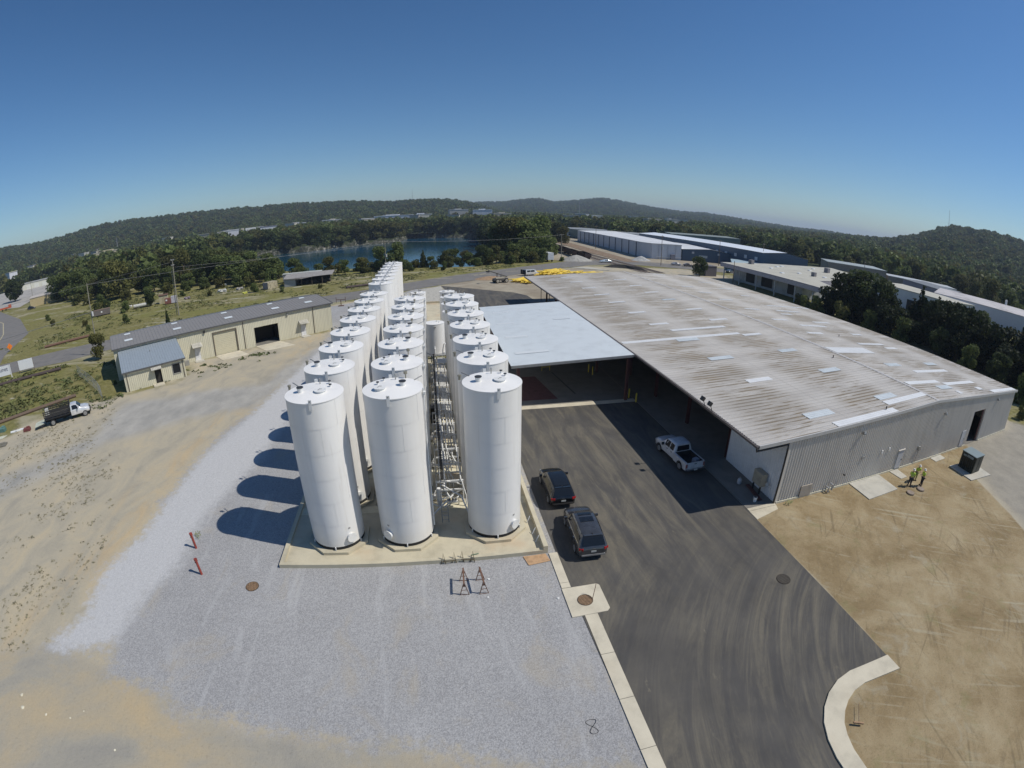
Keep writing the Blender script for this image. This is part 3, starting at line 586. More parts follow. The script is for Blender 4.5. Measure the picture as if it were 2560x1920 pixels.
# ------------------------------------------------------------------ pipe rack between the middle and right rows
def pipe_rack():
    t = empty('pipe_rack', (0, 0, 0), 0, 'white pipe rack with portal frames, process pipes and cable tray between tank rows', 'pipe rack')
    x0, x1 = -.35, 1.75
    for i in range(15):
        y = 31.0 + i * 2.57; f_ = MB()
        if y > 61 and y < 66: continue
        zt = 2.15
        f_.box(x0, x0 + .1, y, y + .1, .14, zt); f_.box(x1 - .1, x1, y, y + .1, .14, zt)
        f_.box(x0 + .1, x1 - .1, y + .003, y + .097, zt - .16, zt - .003); f_.box(x0 + .1, x1 - .1, y + .003, y + .097, 1.25, 1.37)
        if i % 2 == 0: f_.obox(((x0 + x1) / 2, y + .05, .8), (.07, .07, 2.1), 0, 0, R(62))
        f_.build('portal_frame', WHITEM, t)
    for j, (px, z, ya, yb) in enumerate(((.15, 2.22, 33.6, 66), (.42, 2.22, 33.6, 66), (.72, 2.22, 36.2, 66), (1.02, 2.22, 38.7, 66), (1.3, 2.22, 41, 66), (1.55, 2.22, 31, 66), (.3, 1.45, 31, 66), (.75, 1.45, 33.6, 66), (1.2, 1.45, 36, 66), (.55, 1.45, 34.5, 66), (1.0, 1.45, 37, 66), (1.45, 1.45, 38, 66), (.87, 2.22, 44, 66), (1.16, 2.22, 46, 66), (.28, 2.22, 40, 66))):
        MB().tube([(px, ya, z), (px, yb, z)], .05, 8).build('pipe', WHITEM, t)
        MB().tube([(px, ya, z), (px + .05, ya - .15, z - .05), (px + .3, ya - .5, 1.1), (px + .3, ya - .6, .3)], .05, 8).build('elbow_pipe', WHITEM, t)
    for i in range(6):
        y = 34.0 + i * 5.13
        MB().tube([(.42, y, 2.3), (.9, y - .35, 2.35), (1.45, y - .6, 2.35), (1.72, y - 1.2, 1.6)], .055, 8).build('branch_pipe', WHITEM, t)
        MB().tube([(.2, y - .9, 1.3), (1.05, y - .4, 2.2)], .045, 8).build('diagonal_pipe', WHITEM, t)
    tr = MB()
    tr.box(-.02, .02, 28.9, 66, 2.5, 2.62); tr.box(.34, .38, 28.9, 66, 2.5, 2.62)
    y = 29
    while y < 66: tr.box(.02, .34, y, y + .05, 2.51, 2.55); y += .45
    tr.build('cable_tray', GALV, t)
    cb = MB()
    for dx in (.1, .17, .24): cb.tube([(dx, 30.6, 2.58), (dx, 66, 2.58)], .03, 6)
    cb.build('cable', BLACK, t)
    l = MB(); l.tube([(-.05, 28.9, 2.6), (-.05, 28.5, .16)], .03, 6); l.tube([(.41, 28.9, 2.6), (.41, 28.5, .16)], .03, 6)
    for k in range(7): l.tube([(-.05, 28.52 + .055 * k, .4 + .33 * k), (.41, 28.52 + .055 * k, .4 + .33 * k)], .018, 6)
    l.build('ladder', GALV, t)
    # valve manifold at the near end
    m_ = MB()
    m_.tube([(.1, 30.9, 1.9), (.9, 30.3, 1.6), (1.45, 30.0, 1.4), (1.9, 29.0, .5)], .06, 8); m_.tube([(.45, 30.9, 2.2), (1.1, 31.2, 1.9), (1.8, 32.0, 1.0)], .05, 8)
    m_.tube([(.2, 29.9, .6), (1.3, 30.7, .9), (1.3, 30.7, .2)], .05, 8); m_.tube([(-.7, 29.2, .4), (.2, 30.2, .7), (.9, 30.8, 1.0)], .06, 8)
    m_.tube([(-.8, 30.2, .8), (-.1, 30.0, .5)], .04, 8); m_.box(.5, 1.2, 30.3, 30.5, .6, .72)
    m_.box(-.3, .05, 30.6, 30.9, .14, 1.7)
    m_.build('valve_manifold', WHITEM, t)
    for k in range(3): MB().cyl(.6 + .25 * k, 30.4, .8, .98, .09, 10).build('valve_wheel', GREYM, t)
    for k in range(4): MB().obox((-.55, 31.5 + 5.1 * k, .45), (.5, .3, .3), .3).tube([(-.8, 31.3 + 5.1 * k, .2), (-.4, 31.5 + 5.1 * k, 1.0), (-.2, 31.5 + 5.1 * k, 1.0)], .05, 8).build('pump', WHITEM, t)
    # right-angle header bank of parallel pipes
    for k in range(9):
        yy = 60.6 - .22 * k; MB().tube([(.6 - .0 * k, yy, 2.42), (1.85, yy, 2.42)], .06, 8).build('header_pipe', WHITEM, t)
pipe_rack()
t = empty('electrical_cabinet', (-.05, 46.2, .14), 0, 'dark grey cabinet standing beside the cable tray in the pipe rack', 'cabinet')
MB().box(-.45, .0, -.5, .5, 0, 1.7).build('body', DARK, t); MB().box(.0, .015, -.45, .45, .1, 1.6).build('door', GREYM, t)
# small rolling stand and hose on the slab
t = empty('hose_coil', (-4.6, 31.2, .15), 0, 'pale hose lying coiled on the slab between front tanks', 'hose')
pts = [(.45 * math.cos(a) * (1 + .2 * math.sin(3 * a)), .3 * math.sin(a), .03) for a in np.linspace(0, 5.4, 20)]
MB().tube(pts, .03, 6).build('coil', M('pale_hose', (.35, .33, .27), .6), t)

# ------------------------------------------------------------------ corrugated surfaces
def corr_roof(name, x0, z0, x1, z1, y0, y1, mat, parent, pitch=.3, hgt=.045, th=.04):
    m = MB(); prof = []; y = y0
    while y < y1 - 1e-6:
        for dy, h in ((0, 0), (.42, 0), (.52, 1), (.8, 1), (.9, 0)): prof.append((min(y + dy * pitch, y1), h * hgt))
        y += pitch
    prof.append((y1, 0)); n = len(prof)
    vs = [(x0, a, z0 + b) for a, b in prof] + [(x1, a, z1 + b) for a, b in prof] + [(x0, a, z0 - th) for a, b in prof] + [(x1, a, z1 - th) for a, b in prof]
    fs = []
    for i in range(n - 1): fs += [(i, n + i, n + i + 1, i + 1), (2 * n + i + 1, 3 * n + i + 1, 3 * n + i, 2 * n + i), (2 * n + i, i, i + 1, 2 * n + i + 1), (n + i, 3 * n + i, 3 * n + i + 1, n + i + 1)]
    if x1 > x0: fs = [q[::-1] for q in fs]
    m.add(vs, fs); return m.build(name, mat, parent)
def rib_wall(name, p0, p1, z0, ztop, mat, parent, pitch=.3, dep=.05, holes=(), th=.06, zline=None):
    """ribbed wall from p0 to p1; ztop(s) gives the top; holes are (s0, s1, za, zb) openings; ribs stand out on the right-hand side of p0->p1"""
    p0 = Vector((*p0, 0)); p1 = Vector((*p1, 0)); L = (p1 - p0).length; u = (p1 - p0) / L; n = Vector((u.y, -u.x, 0)); m = MB()
    cuts = sorted(set([0, L] + [q for h in holes for q in h[:2]]))
    def seg(a, b, za, zb):
        k = max(1, int((b - a) / pitch + .5)); st_ = (b - a) / k
        for i in range(k):
            s0 = a + i * st_; prof = [(s0, 0), (s0 + st_ * .55, 0), (s0 + st_ * .64, dep), (s0 + st_ * .91, dep), (s0 + st_, 0)]
            for (q0, d0), (q1, d1) in zip(prof[:-1], prof[1:]):
                A = p0 + u * q0 + n * d0; B = p0 + u * q1 + n * d1
                m.quad((A.x, A.y, za(q0)), (B.x, B.y, za(q1)), (B.x, B.y, zb(q1)), (A.x, A.y, zb(q0)))
                Ab = p0 + u * q0 - n * th; Bb = p0 + u * q1 - n * th
                m.quad((Bb.x, Bb.y, za(q1)), (Ab.x, Ab.y, za(q0)), (Ab.x, Ab.y, zb(q0)), (Bb.x, Bb.y, zb(q1)))
    for a, b in zip(cuts[:-1], cuts[1:]):
        hs = [h for h in holes if h[0] <= a + 1e-6 and h[1] >= b - 1e-6]
        if not hs: seg(a, b, lambda s: z0, ztop)
        else:
            h = hs[0]
            if h[2] > z0 + .01: seg(a, b, lambda s: z0, lambda s, h=h: h[2])
            seg(a, b, lambda s, h=h: h[3], ztop)
            for q in h[:2]:
                A = p0 + u * q + n * dep; B = p0 + u * q - n * (th + .1)
                m.quad((A.x, A.y, h[2]), (B.x, B.y, h[2]), (B.x, B.y, h[3]), (A.x, A.y, h[3]))
            A = p0 + u * a + n * dep; B = p0 + u * b + n * dep; C_ = p0 + u * b - n * (th + .1); D = p0 + u * a - n * (th + .1)
            m.quad((A.x, A.y, h[3]), (B.x, B.y, h[3]), (C_.x, C_.y, h[3]), (D.x, D.y, h[3]))
    return m.build(name, mat, parent)

# ------------------------------------------------------------------ the warehouse
WX0, WX1, XRG = 22.63, 73.31, 48.04; ZE, ZR = 5.725, 6.857; WY0, WY1 = 24.9, 112.9
sl_ = (ZR - ZE) / (XRG - WX0)
def zroof(x): return ZE + sl_ * (x - WX0) if x < XRG else ZR - sl_ * (x - XRG)
def warehouse():
    t = empty('warehouse', (0, 0, 0), 0, 'large low warehouse with stained corrugated gable roof and open left side', 'warehouse')
    corr_roof('roof', WX0, ZE, XRG, ZR, WY0, WY1, ROOFOLD, t); corr_roof('roof', WX1, zroof(WX1), XRG, ZR, WY0, WY1, ROOFOLD, t)
    rc = MB(); rc.add([(XRG - .25, WY0, ZR + .04), (XRG, WY0, ZR + .075), (XRG + .25, WY0, ZR + .04), (XRG - .25, WY1, ZR + .04), (XRG, WY1, ZR + .075), (XRG + .25, WY1, ZR + .04)], [(0, 1, 4, 3), (1, 2, 5, 4)])
    rc.build('ridge_cap', M('ridge_cap_sheet', (.50, .48, .46), .5), t)
    # barge trim along the gable
    b = MB()
    for xa, xb in ((WX0, XRG), (XRG, WX1)):
        za, zb = zroof(xa + (1e-6 if xa == WX0 else 0)), (ZR if xb == XRG else zroof(xb))
        if xa == XRG: za = ZR
        b.add([(xa, WY0 - .05, za - .22), (xb, WY0 - .05, zb - .22), (xb, WY0 - .05, zb + .07), (xa, WY0 - .05, za + .07), (xa, WY0 + .07, za - .22), (xb, WY0 + .07, zb - .22), (xb, WY0 + .07, zb + .07), (xa, WY0 + .07, za + .07)],
              [(0, 1, 2, 3), (3, 2, 6, 7), (0, 4, 5, 1), (4, 7, 6, 5)])
    b.build('barge_trim', M('pale_trim_metal', (.50, .49, .47), .5, var=.05), t)
    g = MB(); g.box(WX0 - .16, WX0 - .002, WY0, WY1, ZE - .2, ZE - .02); g.build('gutter', M('brown_gutter_metal', (.12, .10, .09), .5), t)
    d = MB(); d.tube([(WX0 - .06, 25.1, ZE - .2), (WX0 - .02, 25.1, ZE - .48), (25.78, 25.02, ZE - .3), (25.8, 25.0, ZE - .75), (25.78, 25.0, .1)], .08, 8); d.build('downspout', DARK, t)
    # gable wall with big door opening
    gw = rib_wall('wall', (25.9, 25.06), (72.75, 25.06), .06, lambda s: zroof(25.9 + s) - .06, WALLG, t, .3, .05, holes=[(33.2, 36.75, .06, 4.3)])
    dr = MB().box(62.2, 62.62, 25.2, 25.25, .06, 4.5).build('sliding_door', STEELR, t)
    fl = MB()  .box(26.0, 58.9, 24.93, 25.0, .0, .16).box(62.9, 72.7, 24.93, 25.0, 0, .16).build('base_flashing', M('cream_flashing', (.6, .57, .45), .6), t)
    ed = MB().box(42.55, 43.5, 24.93, 24.995, .1, 2.15).build('door', M('grey_door_paint', (.46, .47, .49), .5, var=.04), t); MB().obox((43.38, 24.9, 1.1), (.08, .06, .1)).build('handle', DARK, ed)
    MB().box(42.4, 43.65, 24.86, 24.99, 2.16, 2.24).build('door_frame', WALLG, t)
    ed = MB().box(57.0, 58.0, 24.93, 24.995, .1, 2.15).build('door', M('grey_door_paint', (.46, .47, .49), .5, var=.04), t); MB().obox((57.85, 24.9, 1.1), (.08, .06, .1)).build('handle', GREYM, ed)
    for x in (35.2, 50.5, 66.0):
        q = MB().obox((x, 24.85, 5.2), (.3, .3, .24), 0, -.4).build('wall_light', GREYM, t); MB().obox((x, 24.78, 5.07), (.22, .2, .03), 0, -.4).build('lamp_lens', DARK, q)
    MB().obox((36.3, 24.94, 2.5), (.35, .08, .3)).build('exhaust_vent', GALV, t); MB().obox((39.3, 24.94, 2.6), (.2, .1, .3)).build('vent_hood', WHITEM, t); MB().obox((40.5, 24.94, 2.7), (.2, .1, .3)).build('vent_hood', WHITEM, t)
    MB().obox((46.5, 24.88, 1.8), (.3, .22, .45)).tube([(46.5, 24.9, 1.6), (46.4, 24.9, .2)], .04, 6).build('meter_box', GREYM, t)
    hb = MB().box(28.6, 29.9, 24.9, 25.0, .1, 1.15).build('wall_patch', M('tan_patch_sheet', (.36, .32, .27), .7), t)
    q = MB(); q.tube([(31.9, 24.93, .5), (31.9, 24.55, .5), (31.9, 24.55, .1)], .09, 8); q.tube([(32.4, 24.93, .7), (32.4, 24.6, .7), (32.4, 24.6, .2)], .09, 8); q.build('drain_pipe', GALV, t)
    MB().tube([(33.9, 24.9, 1.3), (33.9, 24.7, 1.3)], .08, 8).build('pipe_stub', DARK, t)
    # short white wall on the left, behind the eave
    rib_wall('wall', (25.9, 32.8), (25.9, 25.12), .06, lambda s: zroof(25.9) - .05, WALLW, t, .3, .02, holes=[])
    cn = MB().box(25.86, 26.1, 25.0, 25.09, .06, 5.8).build('corner_trim', WALLG, t)
    # electrical panel, mirror and bottle by the white wall
    rib_wall('wall', (72.75, 25.1), (72.75, 112.6), .0, lambda s: zroof(72.75) - .05, WALLG, t, .6, .04)
    rib_wall('wall', (72.7, 112.6), (40.0, 112.6), .0, lambda s: zroof(72.7 - s) - .08, WALLG, t, .6, .04)
    for i in range(12):
        y = 32.9 + i * 7.95 if i else 32.9
        if y > 112: break
        for x in ((25.95,) if i < 1 else (25.95, 37.5, 48.04, 59.5)):
            c = MB(); c.box(x, x + .3, y, y + .02, .05, zroof(x) - .35); c.box(x, x + .3, y + .3, y + .32, .05, zroof(x) - .35); c.box(x + .14, x + .16, y + .02, y + .3, .05, zroof(x) - .35); c.build('column', STEELR, t)
        rf = MB()
        for xa, xb in ((WX0 + .1, XRG), (XRG, 72.6)):
            for (yy, hh, ww) in ((y + .1, .35, .12),):
                za, zb = zroof(xa if xa != XRG else XRG - 1e-6), zroof(xb)
                if xb == XRG: zb = ZR
                if xa == XRG: za = ZR
                rf.add([(xa, yy, za - .42), (xb, yy, zb - .42), (xb, yy, zb - .06), (xa, yy, za - .06), (xa, yy + ww, za - .42), (xb, yy + ww, zb - .42), (xb, yy + ww, zb - .06), (xa, yy + ww, za - .06)], [(0, 1, 2, 3), (7, 6, 5, 4), (0, 4, 5, 1), (3, 2, 6, 7), (0, 3, 7, 4), (1, 5, 6, 2)])
        rf.build('rafter', STEELR, t)
    pk = MB()
    for x in np.arange(23.6, 48, 1.6):
        pk.box(x, x + .06, WY0 + .1, WY1 - .1, zroof(x) - .2, zroof(x) - .06)
    pk.build('purlin', STEELR, t)
    # replaced and translucent roof sheets, the bright ones of the photograph
    PAN = [(30.1,32.9,107.5,0),(30.2,33,100.3,0),(30.2,33.1,91.9,0),(30.1,33.1,84.2,0),(30.1,33.1,76.7,0),(30.2,33.1,68.2,0),(30.1,33.1,60.4,0),(31.6,40.4,56.6,0),(22.8,40.3,52.8,0),(40.3,43.4,51.8,0),(30,33.1,51.9,1),(29.9,33.1,44.1,1),(29.9,33,36.7,0),(40.4,43.5,60.6,0),(40.4,43.5,68,0),(40.5,43.5,100.5,0),(40.6,43.3,91.9,0),(40.4,43.3,84,0),(55.4,59.1,111,0),(52.6,55.9,76.4,0),(52.6,55.8,83.9,0),(52.4,55.6,91.1,0),(62.8,66.6,100.7,0),(62.9,66.5,91.7,0),(52.6,55.9,68,0),(40.4,43,76.5,1),(62.9,65.3,83.3,0),(61.7,73.2,72.9,0),(60.1,66,68,0),(58.7,61.3,65,0),(52.4,55.7,60,0),(61.6,65.7,59.5,0),(55.5,61.7,56.5,0),(52.5,55.8,51.6,0),(63.2,65.8,51.8,0),(58.3,64.7,46.1,0),(48.4,56.7,42.7,2),(62.8,65.8,44.1,0),(40.5,43.2,44.2,1),(40.4,43.4,36.6,1),(52.9,56,36.5,1),(63.1,66.1,36.6,1),(55.8,64.7,33.7,0),(48.6,56.1,30.1,0),(56.3,64.8,29.1,0),(30,33.3,27.8,1),(31.5,40.4,25.5,0),(40.7,43.7,28.3,1),(40.6,47.9,27,0),(55.3,56.1,26.4,0),(64.3,73.1,25.6,0),(53.2,56.2,28.2,1),(61.9,63.3,26.9,0)]
    for x0, x1, yc, k in PAN:
        wd = .45 if k != 2 else 1.3
        if k == 1: wd = .55
        p = MB(); zz = .052
        p.quad((x0, yc - wd, zroof(x0) + zz), (x1, yc - wd, zroof(x1) + zz), (x1, yc + wd, zroof(x1) + zz), (x0, yc + wd, zroof(x0) + zz))
        y = yc - wd + .05
        while y < yc + wd - .1:
            p.quad((x0, y, zroof(x0) + zz + .012), (x1, y, zroof(x1) + zz + .012), (x1, y + .09, zroof(x1) + zz + .012), (x0, y + .09, zroof(x0) + zz + .012)); y += .3
        p.build('roof_panel', RPANEL2 if k == 1 else RPANEL, t)
    for x, y in ((39.3, 25.9), (46, 40), (58, 50)):
        MB().tube([(x, y, zroof(x)), (x, y, zroof(x) + .35)], .06, 8).build('vent_pipe', DARK, t)
    for y in (31.75, 32.95):
        q = MB().tube([(WX0 - .02, y, ZE - .1), (WX0 - .3, y, ZE + .55)], .03, 6).build('floodlight', DARK, t)
        MB().obox((WX0 - .38, y, ZE + .68), (.3, .34, .38), 0, 0, .5).build('lamp_head', DARK, q)
    # rear left corner frame, ladder-like posts
    for x, y in ((26.3, 111.2), (27.9, 109.5)): MB().box(x, x + .12, y, y + .12, .05, 5.7).build('corner_post', STEELR, t)
warehouse()
def canopy():
    t = empty('canopy', (0, 0, 0), 0, 'pale blue-white corrugated canopy roof joined to the warehouse eave', 'canopy')
    corr_roof('roof', 8.3, 5.05, 22.45, 5.66, 48.24, 80.5, ROOFNEW, t, .3, .035)
    MB().add([(8.3, 48.14, 4.8), (22.6, 48.14, 5.42), (22.6, 48.14, 5.70), (8.3, 48.14, 5.09), (8.3, 48.235, 4.8), (22.6, 48.235, 5.42), (22.6, 48.235, 5.70), (8.3, 48.235, 5.09)], [(0, 1, 2, 3), (3, 2, 6, 7), (0, 4, 5, 1), (4, 7, 6, 5)]).build('fascia', GREYM, t)
    zc = lambda x: 5.05 + (x - 8.3) / 14.15 * .61 + .045
    for x0, x1, y in ((9.5, 13.5, 52.2), (9.5, 12.5, 59.5), (9.5, 12, 67), (17.5, 20, 74.5), (10, 12.5, 74.8), (18.0, 20.5, 67.5)):
        MB().quad((x0, y, zc(x0)), (x1, y, zc(x1)), (x1, y + .8, zc(x1)), (x0, y + .8, zc(x0))).build('skylight_panel', M('canopy_skylight', (.62, .65, .66), .4, var=.03), t)
    for x in (9.0, 21.8):
        for y in (48.5, 58.8, 69.5, 80.1):
            MB().box(x, x + .3, y, y + .3, .05, zc(x) - .35).build('column', STEELR, t)
    for y in (48.55, 58.9, 69.6, 80.0):
        MB().add([(8.5, y, 4.65), (22.3, y, 5.25), (22.3, y, 5.58), (8.5, y, 5.0), (8.5, y + .14, 4.65), (22.3, y + .14, 5.25), (22.3, y + .14, 5.58), (8.5, y + .14, 5.0)], [(0, 1, 2, 3), (7, 6, 5, 4), (0, 4, 5, 1), (3, 2, 6, 7)]).build('rafter', STEELR, t)
canopy()
def bollard(x, y, lab):
    t = empty('bollard', (x, y, .05), 0, lab, 'bollard', 'yellow bollards under the canopy')
    MB().cyl(0, 0, 0, 1.1, .09, 12).build('post', YEL, t, True); MB().blob((0, 0, 1.1), .088, 1, 2, .4, 0).build('cap', YEL, t)
bollard(22.65, 49.2, 'yellow bollard left of the canopy corner column'); bollard(22.95, 47.75, 'yellow bollard in front of the canopy corner column')
bollard(20.8, 59.0, 'yellow bollard beside a deeper column, left one of the pair'); bollard(21.0, 57.9, 'yellow bollard beside a deeper column, nearer one of the pair')
t = empty('yellow_work_frame', (14.6, 60.5, .05), 0, 'dim yellow metal work frame standing under the canopy', 'frame')
for sx in (0, 1.1):
    MB().box(sx, sx + .07, 0, .07, 0, 1.5).build('upright', YEL, t)
MB().box(.07, 1.1, 0, .06, 1.3, 1.38).box(.07, 1.1, 0, .06, .5, .57).build('rail', YEL, t); MB().box(0, 2.2, .1, .6, 1.5, 1.55).build('shelf', YEL, t)
sheet('floor_paint_patch', [(9.2, 50.5), (14.2, 50.4), (13.2, 58.5), (9.2, 58.5)], .055, M('worn_red_floor_paint', (.12, .05, .05), .8, var=.2))
MB().prism([(16.6, 51.6), (16.75, 51.6), (15.9, 59.8), (15.75, 59.8)], .043, .06).build('floor_drain_slot', DARK, kind='structure')

# things along the white wall
t = empty('switchgear_cabinet', (25.55, 27.1, .06), 0, 'tan electrical cabinet on legs against the short white wall', 'cabinet')
MB().box(-.35, .25, -.6, .6, .75, 1.9).build('body', M('tan_cabinet_paint', (.42, .37, .28), .5, var=.06), t); MB().box(-.37, -.35, -.55, .0, .8, 1.85).box(-.37, -.35, .05, .55, .8, 1.85).build('door', M('tan_cabinet_paint2', (.38, .34, .26), .5), t)
for a in (-.5, .45): MB().box(-.25, -.1, a, a + .08, 0, .75).build('leg', DARK, t)
t = empty('wall_mirror', (25.75, 26.0, 1.3), 0, 'small round mirror on an arm on the white wall', 'mirror')
MB().tube([(.08, 0, -.1), (-.25, 0, 0)], .02, 6).build('arm', DARK, t); MB().tube([(-.25, 0, 0), (-.3, -.03, .02)], .17, 16).build('glass', GREYM, t)
t = empty('bucket', (24.35, 25.8, .07), 0, 'white plastic bucket on the concrete floor by the warehouse corner', 'bucket')
MB().cyl(0, 0, 0, .42, .14, 16, .17).build('body', WHITEM, t, True); MB().cyl(0, 0, .42, .425, .14, 16).build('contents', DARK, t)
t = empty('gas_cylinder', (24.6, 28.6, .06), 0, 'pale propane cylinder standing in front of the short white wall', 'gas cylinder')
MB().tube([(0, 0, 0), (0, 0, .05), (0, 0, .1), (0, 0, .4), (0, 0, .52), (0, 0, .57)], [.12, .17, .2, .2, .14, .05], 16).build('body', M('dull_cylinder_paint', (.42, .42, .44), .45), t, True); MB().tube([(0, 0, .55), (0, 0, .68)], .07, 8).build('valve_collar', GREYM, t)
t = empty('scrap_pipes', (25.0, 26.6, .06), 0, 'dark red pipes lying on the floor below the white wall', 'pipes')
for k in range(4): MB().tube([(-.3 + .12 * k, -.9, .05), (.1 + .1 * k, 1.6, .05)], .045, 6).build('pipe', STEELR, t)

# transformer
t = empty('transformer', (52.0, 20.0, 0), R(-2), 'dark green pad-mounted transformer with grey lid beside the building', 'transformer')
GRN = M('transformer_green', (.012, .020, .018), .35, var=.1); GRL = M('transformer_lid_grey', (.20, .25, .26), .45, var=.06)
MB().prism([(-1.3, -.9), (2.9, -1.3), (3.2, 2.1), (-1.2, 2.5)], 0, .1).build('pad', CONCG, t)
MB().box(0, 2.0, 0, 2.0, .1, 1.95).build('tank', GRN, t)
for k in range(7): MB().box(-.14, 0, .15 + .26 * k, .2 + .26 * k, .35, 1.6).build('cooling_fin', GRN, t)
MB().box(-.06, 2.08, -.06, 2.06, 1.95, 2.03).build('lid', GRL, t); MB().box(-.1, -.04, .3, 1.2, 1.6, 1.85).box(-.1, -.04, 1.3, 1.7, 1.55, 1.75).build('name_plate', GRL, t)
MB().box(.1, .95, -.04, 0, .2, 1.9).build('door', GRN, t); MB().box(1.05, 1.9, -.04, 0, .2, 1.9).build('door', GRN, t)

# ------------------------------------------------------------------ drains, covers, posts, sawhorses, small things
def grate(x, y, z, lab, r=.47, mat=RUSTM, cat='drain grate'):
    t = empty('drain_grate', (x, y, z), .3, lab, cat)
    ring = MB(); n = 28
    vs = [(rr_ * math.cos(2 * PI * k / n), rr_ * math.sin(2 * PI * k / n), .02) for rr_ in (r, r * .9) for k in range(n)]
    ring.add(vs, [(k, (k + 1) % n, n + (k + 1) % n, n + k) for k in range(n)]); ring.cyl(0, 0, -.02, .006, r, n); ring.build('rim', M('pit_dark', (.02, .015, .012), .9), t)
    b = MB()
    for k in range(-7, 8):
        yy = k * r / 8; L = math.sqrt(max(0, r * r * .88 - yy * yy)); b.box(-L, L, yy - .012, yy + .012, .008, .022)
    for k in (-1, 0, 1):
        xx = k * r * .42; L = math.sqrt(max(0, r * r * .88 - xx * xx)); b.box(xx - .015, xx + .015, -L, L, .023, .028)
    b.build('bars', mat, t)
RUSTL = M('light_rusty_iron', (.33, .21, .12), .8, var=.2, scale=6)
grate(7.77, 19.35, .068, 'round rusty drain grate set in the square concrete apron', mat=RUSTL)
grate(-12.72, 22.32, .004, 'round rusty drain grate sunk in the grey gravel', .46, RUSTL)
grate(20.86, 17.05, .04, 'round dark drain grate at the edge of the asphalt', .5, M('dark_iron', (.09, .08, .065), .8))
MB().tube([(8.2, 19.3, .1), (8.45, 19.7, .7), (8.47, 19.72, 1.0)], .02, 6).build('grate_hook', RUSTM, label='thin rusty steel hook standing out of the apron drain grate', cat='hook')
def red_post(x, y, lab):
    t = empty('red_post', (x, y, 0), 0, lab, 'post', 'red steel posts in the gravel')
    red = M('red_post_paint', (.28, .05, .035), .6, var=.2, scale=5)
    MB().tube([(0, 0, 0), (-.04, .05, 1.15)], .09, 12).build('pipe', red, t, True); MB().tube([(-.04, .05, 1.15), (-.045, .055, 1.33)], .125, 12).build('collar', red, t, True)
    MB().tube([(-.04, .05, 1.0), (-.17, .0, 1.0)], .035, 8).build('stub', red, t)
red_post(-18.4, 26.05, 'red steel post in the gravel beside a stray weed'); red_post(-16.85, 23.25, 'red steel post in the gravel, the one nearer the camera')
def sawhorse(x, y, rz, lab):
    t = empty('sawhorse', (x, y, 0), rz, lab, 'sawhorse', 'rusty metal sawhorses on the gravel')
    for yy in (-.6, .6):
        for sx in (-1, 1): MB().tube([(sx * .27, yy * 1.05, 0), (sx * .02, yy, .98)], .026, 6).build('leg', RUSTM, t)
        MB().tube([(-.17, yy * 1.04, .4), (.17, yy * 1.04, .4)], .02, 6).build('brace', RUSTM, t); MB().tube([(-.27, yy * 1.05, .01), (.27, yy * 1.05, .01)], .02, 6).build('foot_bar', RUSTM, t)
        MB().obox((0, yy * 1.01, .75), (.14, .02, .16)).build('gusset', RUSTM, t)
    MB().box(-.05, .05, -.72, .72, .96, 1.04).build('top_rail', RUSTM, t)
sawhorse(.9, 21.75, R(-3), 'rusty steel sawhorse on the gravel, left one of two'); sawhorse(1.98, 21.7, R(4), 'rusty steel sawhorse on the gravel, right one of two')
def frame_stand(x, y, rz, lab):
    t = empty('pipe_stand', (x, y, .3), rz, lab, 'stand', 'bent steel stands on the pad edge')
    for sx in (-.35, .35):
        MB().tube([(sx - .18, -.1, -.28), (sx, .12, .42), (sx + .1, -.15, -.28)], .032, 6).build('leg_frame', M('dark_bronze_steel', (.09, .07, .035), .7), t)
    MB().tube([(-.42, -.15, -.05), (.42, -.15, -.05)], .028, 6).build('cross_bar', M('dark_bronze_steel', (.09, .07, .035), .7), t)
frame_stand(.15, 24.25, .05, 'bent steel stand on the pad edge, left one'); frame_stand(1.35, 24.25, -.12, 'bent steel stand on the pad edge beside the green stick')
MB().tube([(1.6, 24.4, .36), (2.1, 24.5, .36)], .03, 6).build('green_stick', M('dull_green_paint', (.12, .20, .13), .6), label='short green stick lying on the pad wall by the stand', cat='stick')
MB().prism([(4.96, 24.08), (6.47, 24.12), (6.62, 23.35), (5.16, 23.16)], .02, .05).build('plywood_sheet', M('plywood', (.46, .29, .16), .8, var=.15, scale=3), label='orange-brown plywood sheet lying at the pad corner', cat='board')
pts = [(5.7 + .22 * math.sin(2 * a) * (1 + .2 * math.sin(a)), 10.9 + .42 * math.sin(a), .02 + .01 * math.cos(a)) for a in np.linspace(0, 12.2, 60)]
MB().tube(pts, .011, 5).build('wire_coil', BLACK, label='thin black wire tangled in a figure eight on the gravel', cat='wire')
t = empty('push_broom', (18.15, 5.65, .13), R(-38), 'push broom lying across the curved pale kerb', 'broom')
MB().box(-.3, .3, -.05, .05, 0, .1).build('brush_head', RUSTL, t); MB().tube([(0, 0, .08), (0, 1.2, .1)], .014, 6).build('handle', RUSTM, t)
deb = M('white_scrap', (.7, .7, .68), .7)
for x, y, s_, lab in ((-18.5, 27.5, 0, ''), (2.45, 22.3, .09, 'white scrap of plastic beside the right sawhorse'), (2.2, 20.7, .07, 'white paper cup lying in front of the sawhorses'), (6.25, 19.9, .09, 'white strip of paper lying by the drain apron')):
    if s_: MB().blob((x, y, .03), s_, int(x * 3), 1, .4, .5).build('litter', deb, label=lab, cat='litter')
